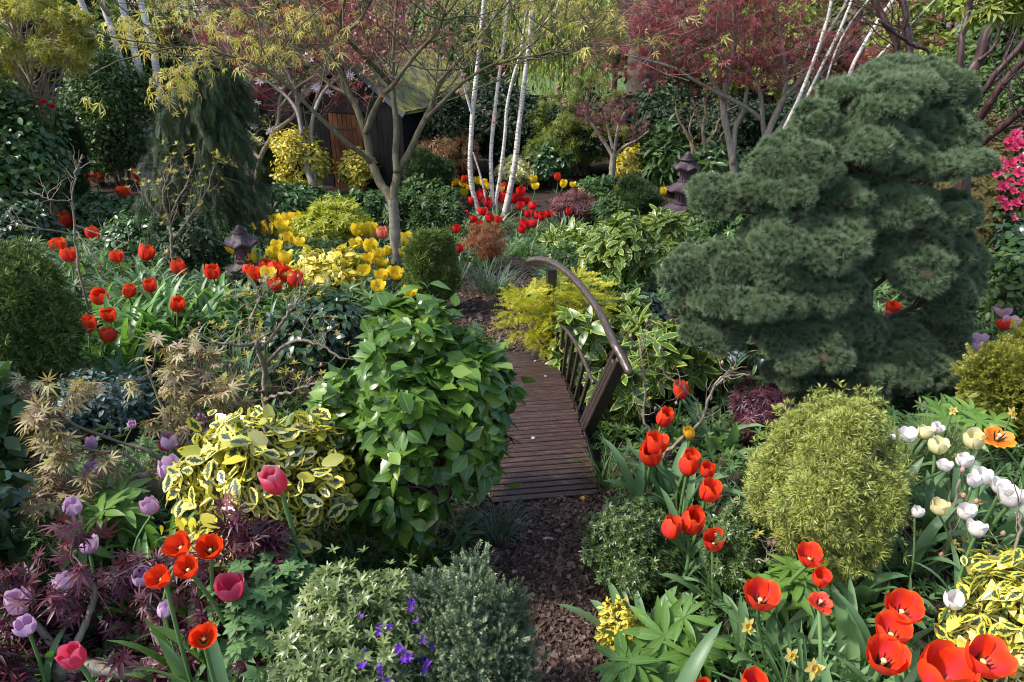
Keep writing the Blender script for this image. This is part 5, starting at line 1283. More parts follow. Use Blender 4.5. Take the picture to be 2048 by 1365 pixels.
S('purple lace-leaf maple below the pink camellia at right edge', 2010, 575, 490, 90, L_narrow, 'purple', 20, 400, 14, 'dwarf_maple', 'maple', inner=.3)
S('yellow and green edged holly in the bottom right corner', 1985, 1400, 1115, 250, L_oval, 'varieg', 38, 760, 30, 'holly_bush', 'holly', hang=.3, inner=.6)
# front left
rhod = S('pale purple-flowered dwarf rhododendron at the bottom of the picture', 740, 1500, 1140, 310, L_rosette, 'rhodo', 19, 2800, 46, 'dwarf_rhododendron', 'rhododendron', 'tuft', inner=.55, upb=.7)
S('blue-green dwarf fir with pale buds beside the path at bottom', 930, 1500, 1138, 270, L_fir, 'fir', 29, 4200, 60, 'dwarf_fir', 'fir', 'tuft', upb=.5, inner=.75, rl=.2, shape=[1, 1.05, .95, .55])
S('pale green lobed geranium clump below the holly', 570, 1360, 1110, 220, L_ger, 'geranium', 42, 420, 26, 'geranium_plant', 'geranium', hang=.1, upb=1.4, inner=.5, face=.35)

def onbush(rt, u, v, out=1.0):            # where the line of sight first meets the outside of a bush
    root, lc, ld, lr, p, H, W = rt; c = p + UP * H * .53; rad = np.array([W / 2, W / 2, H * .5]) * out
    o = (np.array([0, 0, CH]) - c) / rad; d = ray(u, v) / rad; A, B, Q = d @ d, o @ d, o @ o - 1; D = B * B - A * Q
    t = (-B - math.sqrt(D)) / A if D > 0 else -B / A
    return np.array([0, 0, CH]) + ray(u, v) * t
def blooms(rt, tpl, mat, spots, s, name='flower'):
    for u, v in spots:
        q = onbush(rt, u, v, 1.02); g = G()
        g.inst(tpl, q[None], frames(np.array([[U(-.3, .3), -.75, .55]]), gauss(1), np.array([s * px(q) * U(.8, 1.15)])), np.array([U()])); g.build(name, M[mat], rt[0])
dbl = [tjoin([whorl(8, .62, .25, q, 3, .3, -.5), T(whorl(7, .62, .8, q + 3, 3, .3, -.4).V * .8, [], np.zeros((0, 2))) if False else whorl(6, .5, 1.0, q + 3, 3, .3, -.3)]) for q in range(3)]
blooms(camel1, dbl, 'p_camred', [(88, 205), (106, 214)], 9)
blooms(camel2, dbl, 'p_camellia', [(2033, 283), (2028, 272), (2018, 283), (2012, 292), (2029, 298), (1998, 325), (1990, 346), (2041, 318), (2016, 363), (2040, 366), (2024, 382), (2044, 394), (2012, 413), (2046, 420), (2002, 340), (2044, 455), (2020, 330), (2035, 345), (2005, 375), (2030, 408), (2000, 400), (2022, 440), (2040, 290)], 15)
star5 = [whorl(6, .4, .5, q + 40, 3, .2, -.2) for q in range(3)]
for u, v, n in [(872, 1228, 9), (900, 1195, 5), (848, 1280, 5), (880, 1250, 3), (818, 1302, 4), (850, 1327, 4), (826, 1210, 3), (805, 1313, 2), (752, 1250, 2), (733, 1312, 2), (760, 1330, 3), (778, 1258, 1), (822, 1245, 1), (765, 1357, 2), (716, 1233, 1)]:
    q = onbush(rhod, u, v, 1.05) + gauss(n, .012); g = G(); g.inst(star5, q, frames(gauss(n, .5) + [0, -.5, .9], gauss(n), .019 * U(.7, 1.2, n)), U(0, 1, n)); g.build('blossoms', M['p_violet'], rhod[0])

# ------------------------------------------------------------------ tulips
def petal_grid(a1, ln, w, seed, nt=7, ns=5, inner=1.0, point=1.0, recurve=0.0):
    r_ = np.random.default_rng(seed); t = np.linspace(0, 1, nt)
    al = np.radians(12 + (a1 - 12) * np.minimum(t / .62, 1) ** .6 + recurve * t ** 4)
    ds = ln / (nt - 1); r = np.concatenate([[.006], .006 + np.cumsum(np.cos(al[:-1]) * ds)]) ; z = np.concatenate([[0], np.cumsum(np.sin(al[:-1]) * ds)])
    sh = np.minimum(1, (t + .05) / .5) ** .6 * np.where(t > .5, np.sqrt(np.maximum(0, 1 - (np.abs(t - .5) / (.515 if point else .53)) ** (2.6 if point else 4))), 1)
    V, UV = [], []
    ru = r_.normal(0, .0005, (nt, ns))
    for i in range(nt):
        for j in range(ns):
            sx = -1 + 2 * j / (ns - 1); hw = w / 2 * sh[i] * sx
            rr = max(r[i] * inner, .006); ph = np.clip(hw / rr, -1.25, 1.25)
            q = rr * (1 + .05 * abs(sx) ** 2); zz = z[i] - .10 * w * abs(sx) ** 2.2 * (1 if i == nt - 1 else t[i] ** 3)
            V.append((q * math.cos(ph) + ru[i, j] * t[i], q * math.sin(ph), zz + ru[i, j])); UV.append(((sx + 1) / 2, t[i]))
    return T(V, [[i * ns + j, i * ns + j + 1, (i + 1) * ns + j + 1, (i + 1) * ns + j] for i in range(nt - 1) for j in range(ns - 1)], UV)
def rotz(a): c, s = math.cos(a), math.sin(a); return np.array([[c, -s, 0], [s, c, 0], [0, 0, 1.0]])
OPEN = {'bud': (103, .075, .044, 0), 'cup': (99, .075, .054, 0), 'half': (91, .075, .056, 0), 'open': (80, .077, .062, 0), 'wide': (38, .074, .060, -10), 'lily': (84, .084, .036, -70)}
_mesh = {}
def head_mesh(kind, op, var):              # whole flower in one mesh, width scaled to 1
    key = (kind, op, var)
    if key not in _mesh:
        a1, ln, w, rc = OPEN[op]; g = G(); r_ = np.random.default_rng(var * 13 + 5)
        for k in range(6):
            t = petal_grid(a1 + r_.normal(0, 3 if op != 'wide' else 8), ln * r_.uniform(.95, 1.05), w, var * 10 + k, inner=1 if k % 2 else .90, point=0 if op in ('half', 'open', 'wide') else 1, recurve=rc)
            g.add(t, r_.uniform(), rotz(k * PI / 3 + r_.normal(0, .06)))
        V = np.concatenate(g.V); s = 1 / (2 * np.percentile(np.linalg.norm(V[:, :2], axis=1), 97)); g.V = [v * s for v in g.V]
        _mesh[key] = g.mesh('flower_head', M[kind])
    return _mesh[key]
def petal_mesh(kind, op, var, k):
    key = (kind, op, var, k, 'p')
    if key not in _mesh:
        a1, ln, w, rc = OPEN[op]; r_ = np.random.default_rng(var * 31 + k * 7 + 5)
        t = petal_grid(a1 + r_.normal(0, 4 if op != 'wide' else 8), ln * r_.uniform(.94, 1.06), w, var * 10 + k, 11, 7, 1 if k % 2 else .90, 0 if op in ('half', 'open', 'wide') else 1, rc)
        s0 = 1 / (2 * np.percentile(np.linalg.norm(petal_grid(a1, ln, w, 1).V[:, :2], axis=1), 97))
        g = G(); g.add(t, r_.uniform(), rotz(k * PI / 3 + r_.normal(0, .07)) * s0); _mesh[key] = g.mesh('petal', M[kind])
    return _mesh[key]
def pistil_mesh():
    if 'pistil' not in _mesh:
        g = G(); g.lathe([(.03, 0), (.045, .05), (.04, .20), (.036, .24), (.075, .27), (.05, .30), (.01, .31)], 9)
        _mesh['pistil'] = g.mesh('pistil', M['pistil'])
        g = G(); a = np.arange(6) * PI / 3; P = np.stack([np.stack([.06 * np.cos(a), .06 * np.sin(a), 0 * a], 1), np.stack([.13 * np.cos(a), .13 * np.sin(a), .15 + 0 * a], 1), np.stack([.17 * np.cos(a), .17 * np.sin(a), .32 + 0 * a], 1)], 1)
        g.tubes(P, np.tile([.014, .022, .014], (6, 1)), 5); _mesh['stamens'] = g.mesh('stamens', M['stamen_dark'])
    return _mesh['pistil'], _mesh['stamens']
def stem_mesh(var):
    key = ('stem', var)
    if key not in _mesh:
        r_ = np.random.default_rng(var); g = G(); t = np.linspace(0, 1, 9); b = r_.normal(0, .04, 2)
        P = np.stack([b[0] * np.sin(PI * t), b[1] * np.sin(PI * t), t], 1); g.tubes(P, np.full(9, 1.0) * .0, 6); g.V = []
        g = G(); g.tubes(P, np.full(9, .0065), 6, np.array([.5])); _mesh[key] = g.mesh('stem', M['stem'])
    return _mesh[key]
def leaf_mesh(var, mat='strap'):
    key = ('tl', var, mat)
    if key not in _mesh:
        g = G(); n = 1
        straps(g, np.zeros((n, 3)), np.array([0.0]), U(.26, .40, n), U(.030, .052, n), U(.08, .35, n), U(.4, 1.5, n), 10, fold=.35)
        _mesh[key] = g.mesh('leaf', M[mat])
    return _mesh[key]

def head_at(u, v, Hs):                    # the place where a flower on a stem of height Hs shows at (u, v)
    return hit(u, v, Hs)
NT = [0]
def tulip(u, v, w, kind, op, label, group, Hs=.42, tilt=None, hero=False, nl=2, name='tulip', cat='tulip', leafmat_='strap', lsc=1.0, Yfix=None):
    NT[0] += 1; i = NT[0]
    h = head_at(u, v, Hs) if Yfix is None else at(u, v, Yfix)
    s = w * px(h) * (1.16 if not hero else 1.12 if op in ('cup', 'half') else 1.0)
    lean = rng.normal(0, .05, 2); base = np.array([h[0] + lean[0], h[1] + lean[1], 0]); base[2] = zt(base[0], base[1])
    root = thing(name, label, cat, base, group)
    ax = h - UP * s * .55 - base; L = np.linalg.norm(ax)
    st = ob('stem', stem_mesh(i % 5), root); q = Vector(ax).to_track_quat('Z', 'Y'); st.rotation_euler = q.to_euler(); sc = max(.6, min(1.3, s / .075)); st.scale = (sc, sc, L)
    if tilt is None: tilt = (rng.normal(0, .16), rng.normal(0, .16) - .05)
    d = nrm(np.array([tilt[0], tilt[1], 1.0])); e = (Vector(d).to_track_quat('Z', 'Y') @ Vector((0, 0, 1)).rotation_difference(Vector((0, 0, 1)))).to_euler()
    Rm = Vector(d).to_track_quat('Z', 'Y').to_matrix() @ Matrix.Rotation(U(0, 6.28), 3, 'Z')
    if hero:
        a, b = pistil_mesh(); hd = ob('flower_head', a, root, ax); hd.scale = (s, s, s); hd.rotation_euler = Rm.to_euler(); ob('stamens', b, hd)
        for k in range(6): ob('petal', petal_mesh(kind, op, i % 4, k), hd)
    else:
        hd = ob('flower_head', head_mesh(kind, op, i % 4), root, ax); hd.scale = (s, s, s * U(.92, 1.08)); hd.rotation_euler = Rm.to_euler()
    a0 = U(0, 6.28)
    for k in range(nl):
        l = ob('leaf', leaf_mesh(int(rng.integers(0, 12)), leafmat_), root); l.rotation_euler = (0, 0, a0 + k * 2.3 + U(-.4, .4)); c = U(.75, 1.15) * lsc * max(.7, min(1.3, L / .42)); l.scale = (c, c, c)
    return root
ORD = ['first', 'second', 'third', 'fourth', 'fifth', 'sixth', 'seventh', 'eighth', 'ninth', 'tenth']
def drift(spots, colour, where, kind, ops, w, group, Hs=.42, per=6, hs_var=.03, **kw):
    S_ = sorted(spots, key=lambda s: s[1]); n = len(S_); rows = max(1, math.ceil(n / per)); R_ = [S_[round(i * n / rows):round((i + 1) * n / rows)] for i in range(rows)]
    for i, row in enumerate(R_):
        rn = 'only' if rows == 1 else 'top' if i == 0 else 'bottom' if i == rows - 1 else ORD[i]
        for j, s in enumerate(sorted(row)):
            pos = 'only one' if len(row) == 1 else 'leftmost' if j == 0 else 'rightmost' if j == len(row) - 1 else ORD[j] + ' from left'
            tulip(s[0], s[1], s[2] if len(s) > 2 else w * U(.9, 1.12), kind, ops[int(rng.integers(0, len(ops)))], f'{colour}, {pos}, {rn} row {where}', group, Hs + rng.normal(0, hs_var), **kw)

redA = [(164, 354), (195, 352), (272, 346), (292, 361), (251, 381), (122, 438), (141, 441), (99, 462), (186, 465), (115, 487), (137, 508), (227, 469), (248, 462), (270, 466), (233, 511), (288, 504)]
drift(redA, 'orange-red tulip', 'of drift between yew and spruce', 'p_red', ['cup', 'half', 'half'], 24, 'orange-red tulips in the left bed', .40, 5)
redA2 = [(361, 533, 25), (424, 540, 28), (198, 589, 30), (255, 580, 23), (300, 569, 23), (352, 606, 26), (217, 628, 26), (175, 645, 31), (218, 667, 28)]
drift(redA2, 'large orange-red tulip', 'above the big strap leaves', 'p_red', ['cup', 'cup', 'half'], 26, 'orange-red tulips in the left bed', .40, 5)
redA3 = [(487, 511, 20), (492, 537, 20), (508, 545, 27), (547, 537, 27), (548, 567, 23), (576, 547, 26), (593, 556, 28), (530, 530, 22)]
drift(redA3, 'orange-red tulip', 'before the left lantern', 'p_red', ['cup', 'half'], 25, 'orange-red tulips by the left lantern', .38, 4)
tulip(504, 511, 29, 'p_yellow', 'half', 'yellow tulip standing highest before the left lantern roof', 'yellow tulips by the left lantern', .42)
tulip(533, 541, 30, 'p_yellow', 'open', 'yellow open tulip among the orange-red knot before the left lantern', 'yellow tulips by the left lantern', .42)
yelB = [(528, 452), (549, 433), (561, 445), (575, 434), (592, 433), (605, 436), (571, 458), (465, 490), (534, 455), (561, 465), (595, 480), (554, 486), (549, 501), (568, 513), (575, 475), (520, 447)]
drift(yelB, 'yellow open tulip', 'right of the left lantern', 'p_yellow', ['half', 'open', 'open'], 24, 'yellow tulips right of the left lantern', .40, 6)
yelC = [(712, 455), (735, 455), (711, 482), (740, 488), (757, 501), (776, 496), (736, 513), (760, 522), (733, 534), (765, 544), (789, 540), (755, 565), (812, 479), (806, 500), (818, 501), (818, 576), (748, 452)]
drift(yelC, 'yellow open tulip', 'by the central maple trunk', 'p_yellow', ['half', 'open', 'open'], 27, 'yellow tulips by the maple trunk', .40, 6)
tulip(765, 464, 20, 'p_coral', 'cup', 'coral pink tulip left of the central maple trunk above the yellow drift', None, .48)
yelD = [(738, 390), (776, 385), (885, 368), (899, 366), (925, 364), (938, 373), (926, 383), (957, 359), (976, 369), (1001, 373), (912, 362), (966, 364), (1068, 357), (1070, 369), (868, 372)]
drift(yelD, 'small yellow tulip', 'behind the central birch', 'p_yellow', ['half', 'cup', 'open'], 15, 'yellow tulips behind the birch', .36, 5, nl=1)
yelE = [(1126, 366), (1145, 366), (1181, 373), (1164, 380), (1203, 378), (1213, 374), (1224, 381), (1207, 395), (1190, 393), (1237, 373), (1326, 381)]
drift(yelE, 'small yellow tulip', 'by the small purple maple', 'p_yellow', ['half', 'open'], 15, 'yellow tulips by the purple maple', .36, 4, nl=1)
redE = [(928, 357), (1010, 369), (1164, 365), (1116, 352)]
drift(redE, 'small orange-red tulip', 'among distant yellow tulips', 'p_red', ['cup'], 12, 'red tulips among the distant yellow ones', .38, 4, nl=1)
redD = [(854, 390), (877, 386), (895, 388), (906, 383), (955, 392), (945, 400), (977, 402), (1041, 380), (1029, 395), (1036, 397), (1008, 390), (1053, 400), (1042, 410), (1065, 410), (1004, 396), (962, 384), (919, 414), (930, 426), (964, 421), (911, 434), (947, 436), (981, 435), (996, 438), (912, 448), (914, 456), (1056, 426), (1073, 429), (1084, 431), (1097, 426), (1046, 446), (1068, 446), (1045, 457), (1053, 448), (960, 448)]
drift(redD, 'scarlet tulip', 'at the birch foot', 'p_scarlet', ['cup', 'half', 'half'], 16, 'scarlet tulips at the foot of the birch', .34, 6, nl=1)
redD2 = [(1138, 421), (1176, 409), (1186, 414), (1145, 410), (1128, 400), (1160, 425), (1150, 415)]
drift(redD2, 'small scarlet tulip', 'around the dusky maple mound', 'p_scarlet', ['cup', 'half'], 13, 'scarlet tulips around the dusky maple', .34, 4, nl=1)
tulip(918, 496, 16, 'p_scarlet', 'cup', 'single scarlet tulip beside the grey-green grass clump at the path end', None, .36)
tulip(1302, 489, 20, 'p_scarlet', 'half', 'single scarlet tulip above the green undergrowth right of the dark laurel', None, .45)
tulip(1390, 492, 24, 'p_lily', 'lily', 'cream and apricot pointed tulip at the left edge of the pine', 'cream lily-flowered tulips', .48)
tulip(1394, 507, 15, 'p_lily', 'cup', 'smaller cream tulip just below the apricot pointed one by the pine', 'cream lily-flowered tulips', .44)
for k, (u, v, w, op, lab) in enumerate([(1365, 780, 32, 'cup', 'red tulip standing highest, right of the near bridge post'), (1324, 832, 34, 'cup', 'red tulip second highest, at the right of the near bridge post'), (1307, 886, 42, 'half', 'red tulip upper bloom of the pair right of the bridge deck'),
        (1304, 902, 44, 'cup', 'red pink-flushed tulip lower bloom of the pair right of the bridge deck'), (1378, 912, 34, 'half', 'red tulip rear bloom directly below the yellow tulip bud'), (1376, 930, 38, 'cup', 'red tulip front bloom showing cream pistil below the yellow bud'), (1415, 938, 28, 'cup', 'small red tulip between yellow bud and golden yew'),
        (1413, 978, 42, 'half', 'red tulip left of the golden yew, below the small one'), (1340, 1057, 40, 'cup', 'red tulip with pink flush, left of a touching pair'), (1379, 1038, 48, 'cup', 'larger red tulip with pink flush, right of a touching pair'), (1429, 1076, 40, 'half', 'red tulip below the golden yew, lowest of the column beside the path'),
        (1622, 1105, 56, 'open', 'open red tulip showing pistil in front of the golden yew'), (1640, 1150, 36, 'half', 'small red tulip between two open ones below the golden yew'), (1643, 1188, 52, 'wide', 'flat open red tulip with dark yellow-rimmed centre'), (1523, 1182, 72, 'open', 'red tulip with one drooping petal above the hellebore leaves'),
        (1808, 1203, 74, 'open', 'big open red tulip, topmost of three overlapping at bottom right'), (1788, 1252, 80, 'open', 'big open red tulip, middle of three overlapping at bottom right'), (1773, 1300, 86, 'open', 'big open red tulip with cream pistil, lowest of three overlapping'), (1884, 1336, 88, 'half', 'big red tulip cut by bottom edge between two other big ones'),
        (1968, 1298, 94, 'open', 'big open red tulip before the yellow holly, rightmost of the reds'), (1505, 1364, 52, 'half', 'red tulip cut by the bottom edge below the daffodils'), (1400, 1368, 34, 'half', 'red tulip just showing at bottom edge left of the daffodils')]):
    tulip(u, v, w, 'p_flame', op, lab, 'red tulips in the right bed', .43 + .02 * (k % 3), hero=True, nl=3, tilt=(rng.normal(.05, .14), -.22 + rng.normal(0, .12)) if op in ('open', 'wide') else None, lsc=1.25)
tulip(1382, 865, 20, 'p_bud', 'bud', 'closed yellow tulip bud above the red tulips right of the bridge', None, .50)
tulip(2003, 852, 62, 'p_orange', 'wide', 'wide open orange tulip at the right edge above white tulips', None, .50, tilt=(-.1, -.35), hero=True, lsc=1.2)
# fallen yellow tulip on the bark
p = hit(1162, 998, .02); t = thing('fallen_tulip', 'fallen yellow tulip bud lying on the bark at the bridge corner', 'tulip', p); hd = ob('flower_head', head_mesh('p_bud', 'bud', 1), t); hd.scale = (.035,) * 3; hd.rotation_euler = (0.9, .9, .3)
g = G(); g.tubes(polyline([p, p + [-.02, -.01, -.012], p + [-.05, -.02, -.012]], 6), np.full(6, .004), 5); g.build('stem', M['stem'], t)
for k, (u, v, w, op) in enumerate([(1769, 881, 42, 'half'), (1818, 863, 42, 'open'), (1928, 918, 36, 'half'), (1964, 948, 42, 'half'), (1892, 927, 34, 'open'), (2027, 988, 58, 'open'), (2006, 968, 46, 'open'), (1931, 1019, 38, 'half'), (1957, 1055, 42, 'open'), (1832, 1021, 26, 'half'), (1905, 1192, 44, 'half'), (1950, 960, 30, 'half'), (1765, 905, 30, 'half'), (1872, 850, 30, 'open')]):
    lab = ['white tulip at the upper right of the golden yew', 'white open tulip behind the tufted dwarf pine', 'white tulip between dwarf pine and orange tulip, highest of its group', 'white tulip under the highest white one at right', 'white open tulip at the right tip of the dwarf pine', 'largest white tulip at the right edge, double-looking and open',
           'white open tulip touching the largest one at right edge', 'white cup tulip in the middle of the white group at right', 'white open tulip lowest of the white group, above the yellow holly', 'small white tulip half hidden by arching leaf right of the yew', 'white tulip inside the yellow-edged holly at bottom right', 'small white tulip tucked behind the white group',
           'small white tulip below the one at the yew shoulder', 'small white tulip left of the orange tulip among hellebores'][k]
    tulip(u, v, w * .8, 'p_white', op, lab, 'white tulips in the right bed', .42, nl=3, lsc=1.2)
for u, v, w, lab in [(1882, 1011, 32, 'pale yellow tulip left of the white cup tulip'), (1875, 887, 34, 'pale yellow tulip right of the dwarf pine top'), (1950, 876, 36, 'pale yellow tulip left below the orange tulip'), (1850, 862, 28, 'pale yellow tulip between white blooms behind the dwarf pine')]:
    tulip(u, v, w, 'p_cream', 'half', lab, 'pale yellow tulips in the right bed', .42, nl=2, lsc=1.2)
mau = [(398, 844, 30), (340, 878, 32), (186, 941, 36), (338, 934, 40), (303, 1009, 30), (147, 1011, 30), (174, 1090, 32), (286, 1148, 34), (422, 1042, 26), (132, 1168, 36), (39, 1199, 42), (51, 1247, 36), (327, 1220, 26), (262, 848, 15), (181, 888, 20), (92, 895, 22)]
drift(mau, 'pale mauve tulip', 'among bronze and purple maples', 'p_mauve', ['cup', 'bud', 'cup'], 30, 'mauve tulips in the left bed', .38, 4, nl=2)
for u, v, lab in [(364, 1079, 'blazing orange-red open tulip, left of the upper pair over the purple maple'), (417, 1084, 'blazing orange-red open tulip, right of the upper pair over the purple maple'), (325, 1143, 'blazing orange-red tulip left of the lower pair within purple maple leaves'), (376, 1124, 'blazing orange-red tulip between the pairs within purple maple leaves'), (402, 1262, 'blazing orange-red tulip low down inside the purple maple')]:
    tulip(u, v, 54, 'p_hot', 'open', lab, 'orange-red tulips by the purple maple', .64, hero=True, tilt=(rng.normal(0, .15), -.4), lsc=1.1)
tulip(462, 1172, 50, 'p_pink', 'half', 'deep pink tulip behind the right end of the purple maple', 'pink tulips by the purple maple', .52, hero=True)
tulip(152, 1308, 48, 'p_pink', 'half', 'deep pink tulip low inside the purple maple at bottom left', 'pink tulips by the purple maple', .40, hero=True)
tulip(558, 957, 50, 'p_pinkedge', 'cup', 'pink tulip with white petal edges in front of the yellow holly', None, Yfix=2.02, hero=True)
tulip(334, 886, 22, 'p_pink', 'cup', 'small deep pink tulip behind a mauve one under the bronze maple', None, .38)
for u, v, w, lab in [(2015, 614, 32, 'lilac pink tulip at the right edge, topmost of five'), (2025, 640, 30, 'lilac pink tulip beside a red one at the right edge'), (1935, 676, 30, 'lilac pink tulip, leftmost of the trio above the golden cypress'), (1962, 674, 32, 'lilac pink tulip, right one of the trio above the golden cypress'), (1960, 698, 36, 'lilac pink tulip, lowest of the trio above the golden cypress')]:
    tulip(u, v, w, 'p_lilac', 'open', lab, 'lilac pink tulips at the right edge', .34)
tulip(2012, 645, 26, 'p_red', 'open', 'red tulip in front of lilac pink ones at the right edge', None, .34)
tulip(1786, 614, 26, 'p_red', 'half', 'red tulip upper one in the gap of the pine', 'red tulips behind the pine', .5, nl=1)
tulip(1772, 633, 24, 'p_coral', 'half', 'faded red tulip lower one in the gap of the pine', 'red tulips behind the pine', .5, nl=1)

# daffodils and primroses
def daffodil(u, v, w, lab, Hs=.34):
    h = hit(u, v, Hs); s = w * px(h); base = np.array([h[0], h[1] + .03, float(zt(h[0], h[1] + .03))]); t = thing('daffodil', lab, 'daffodil', base, 'pale daffodils in the right bed')
    g = G(); g.tubes(polyline([base, base * .5 + h * .5 + [.01, 0, 0], h], 8), np.full(8, .004), 5); g.build('stem', M['stem'], t)
    fr_ = frames(np.array([[U(-.3, .3), -.7, .5]]), gauss(1), np.array([s * .5])); g = G(); g.inst(whorl(6, .52, .25, int(u), 4, .15, .1), h[None], fr_, np.array([U()])); hd = g.build('flower_head', M['p_daffodil'], t)
    g = G(); ax = fr_[0][:, 1] / (s * .5); a = np.linspace(0, 2 * PI, 14, endpoint=False); e1 = nrm(np.cross(ax, UP)); e2 = np.cross(ax, e1)
    V = [h + (e1 * math.cos(q) + e2 * math.sin(q)) * s * r * (1 + .08 * math.sin(5 * q) * (r > .1)) + ax * s * z for r, z in ((.10, 0), (.12, .12), (.17, .2), (.10, .12)) for q in a]
    g.faces(V, [[i * 14 + j, i * 14 + (j + 1) % 14, (i + 1) * 14 + (j + 1) % 14, (i + 1) * 14 + j] for i in range(3) for j in range(14)]); g.build('trumpet', M['p_bud'], hd)
for a in [(1495, 1253, 42, 'pale yellow daffodil seen from the side above the hellebore'), (1582, 1312, 38, 'pale yellow daffodil, left of a pair at the bottom'), (1625, 1336, 50, 'pale yellow daffodil facing up, right of a pair at the bottom'), (1628, 830 + 20, 1, '')][:3]: daffodil(*a)
daffodil(2022, 828, 30, 'pale yellow daffodil above the orange tulip at the right edge', .55); daffodil(1905, 822, 22, 'pale yellow daffodil left of the orange tulip', .5)
prim = [whorl(5, .75, .2, q + 60, 3, .1, .1) for q in range(2)]
for k, (u, v) in enumerate([(448, 1050), (95, 1250), (115, 1270), (165, 1265), (178, 1240), (205, 1195), (105, 1295)]):
    h = hit(u, v, .10); t = thing('primrose', ['magenta primrose with yellow eye under the holly edge', 'purple primrose with yellow eye, leftmost under the purple maple', 'purple primrose right of the leftmost one under the purple maple', 'purple primrose beside a mauve tulip under the purple maple', 'purple primrose highest of those under the purple maple', 'purple primrose nearest the orange tulips under the purple maple', 'purple primrose lowest under the purple maple at left'][k], 'primrose', h - UP * .10, 'purple primroses')
    g = G(); n = 3; g.inst(prim, h + gauss(n, .018), frames(gauss(n, .3) + [0, -.4, .9], gauss(n), np.full(n, .017)), U(0, 1, n)); g.build('blossoms', M['p_primrose'], t)
    g = G(); n = 8; st = np.repeat((h - UP * .10)[None], n, 0); straps(g, st, U(0, 6.28, n), U(.07, .12, n), U(.025, .04, n), U(.3, .7, n), U(.4, 1.0, n), 6); g.build('leaves', M['green'], t)

# ------------------------------------------------------------------ strap-leaved and grassy clumps
def clump(label, u, vb, w, n, L, Wd, mat, name='strap_leaved_plant', cat='plant', lean=(.1, .6), bend=(.6, 1.9), group=None, fold=.3, K=9, hits=None):
    p = hit(u, vb); k = px(p); r = w * k / 2; root = thing(name, label, cat, p, group)
    q = gauss(n, .35) * r; b = p + q; b[:, 2] = zt(b[:, 0], b[:, 1]) - .01; az = np.arctan2(q[:, 1], q[:, 0]) + rng.normal(0, .7, n)
    g = G(); straps(g, b, az, U(*L, n), U(*Wd, n), U(*lean, n), U(*bend, n), K, fold=fold); g.build('leaves', M[mat], root); return root
for a in [('big clump of arching light green strap leaves, front of the left tulips', 250, 720, 150, 34, (.45, .75), (.055, .08), 'strap_fresh'), ('broad arching strap-leaved clump right of the front one in the left bed', 335, 690, 140, 30, (.45, .72), (.055, .08), 'strap_fresh'),
          ('strap-leaved clump below the left lantern', 460, 640, 130, 28, (.36, .6), (.045, .065), 'strap_fresh'), ('strap-leaved clump behind the front one, left bed', 290, 605, 140, 34, (.32, .5), (.038, .055), 'strap'), ('strap-leaved clump right of the yew top in the left bed', 200, 545, 110, 30, (.3, .46), (.03, .048), 'strap'),
          ('strap-leaved clump between yew top and weeping spruce', 220, 500, 120, 24, (.22, .36), (.022, .035), 'strap'), ('strap-leaved clump under the middle tulips of the left bed', 390, 590, 110, 22, (.25, .42), (.03, .045), 'strap'), ('strap-leaved clump below the orange tulip knot by the lantern', 590, 640, 110, 20, (.22, .38), (.03, .045), 'strap_fresh'),
          ('pale strap-leaved clump between the yew and the lantern tulips', 310, 640, 150, 34, (.35, .55), (.045, .065), 'strap'), ('pale arching strap-leaved clump left of the bare azalea', 410, 650, 130, 28, (.35, .55), (.045, .065), 'strap'), ('strap-leaved clump at the right side of the yew bush', 215, 640, 100, 22, (.35, .55), (.045, .065), 'strap_fresh'), ('strap-leaved clump right of the lantern knot, by the dark camellia', 540, 640, 110, 20, (.3, .5), (.04, .055), 'strap'),
          ('dark strap-leaved clump low at the foot of the yew', 225, 790, 110, 14, (.25, .4), (.05, .075), 'strap')]: clump(*a, group='strap-leaved clumps in the left bed')
for a in [('grey-green arching grass clump at the end of the path', 985, 590, 120, 210, (.2, .42), (.006, .012), 'grass_blue'), ('fine grass clump behind the maple trunk foot', 765, 620, 90, 90, (.18, .35), (.008, .014), 'grass'), ('dark fine grassy clump under the big camellia right side', 1000, 1085, 80, 80, (.16, .32), (.005, .009), 'grass_blue'),
          ('grassy clump beside the right corner of the bridge', 1215, 975, 80, 70, (.15, .32), (.006, .010), 'grass'), ('grassy tuft under the golden spruce beside the path', 985, 712, 80, 60, (.12, .22), (.006, .010), 'grass'), ('fine grass behind the boulders under the pine', 1380, 770, 100, 110, (.18, .34), (.007, .012), 'grass_blue'),
          ('drooping dark grass below the bare azalea', 480, 800, 120, 120, (.22, .42), (.006, .011), 'grass_blue'), ('fine grass beneath the big golden yew', 1480, 1230, 110, 80, (.18, .34), (.006, .011), 'grass'), ('spiky grass-leaved clump at the right edge by white tulips', 2040, 930, 100, 60, (.3, .55), (.012, .020), 'grass')]: clump(*a, name='grass_clump', cat='grass clump', bend=(.6, 1.7), K=7)
for a in [('daffodil leaf clump below the big camellia, left one', 715, 1170, 90, 20, (.22, .40), (.014, .022), 'strap_fresh'), ('daffodil leaf clump below the big camellia, right one', 845, 1150, 80, 18, (.22, .38), (.014, .022), 'strap_fresh'), ('daffodil leaf clump right of the geranium', 665, 1230, 80, 18, (.2, .36), (.013, .02), 'strap'), ('daffodil leaves around the pale daffodils at the bottom', 1600, 1420, 150, 34, (.25, .42), (.013, .02), 'strap')]:
    clump(*a, name='daffodil_plant', cat='leaf clump', bend=(.3, 1.6), lean=(.05, .4))
clump('single broad arching tulip leaves beside the path under the camellia', 900, 1120, 40, 5, (.28, .36), (.05, .06), 'strap', name='tulip_plant', cat='leaf clump', bend=(.9, 1.4))
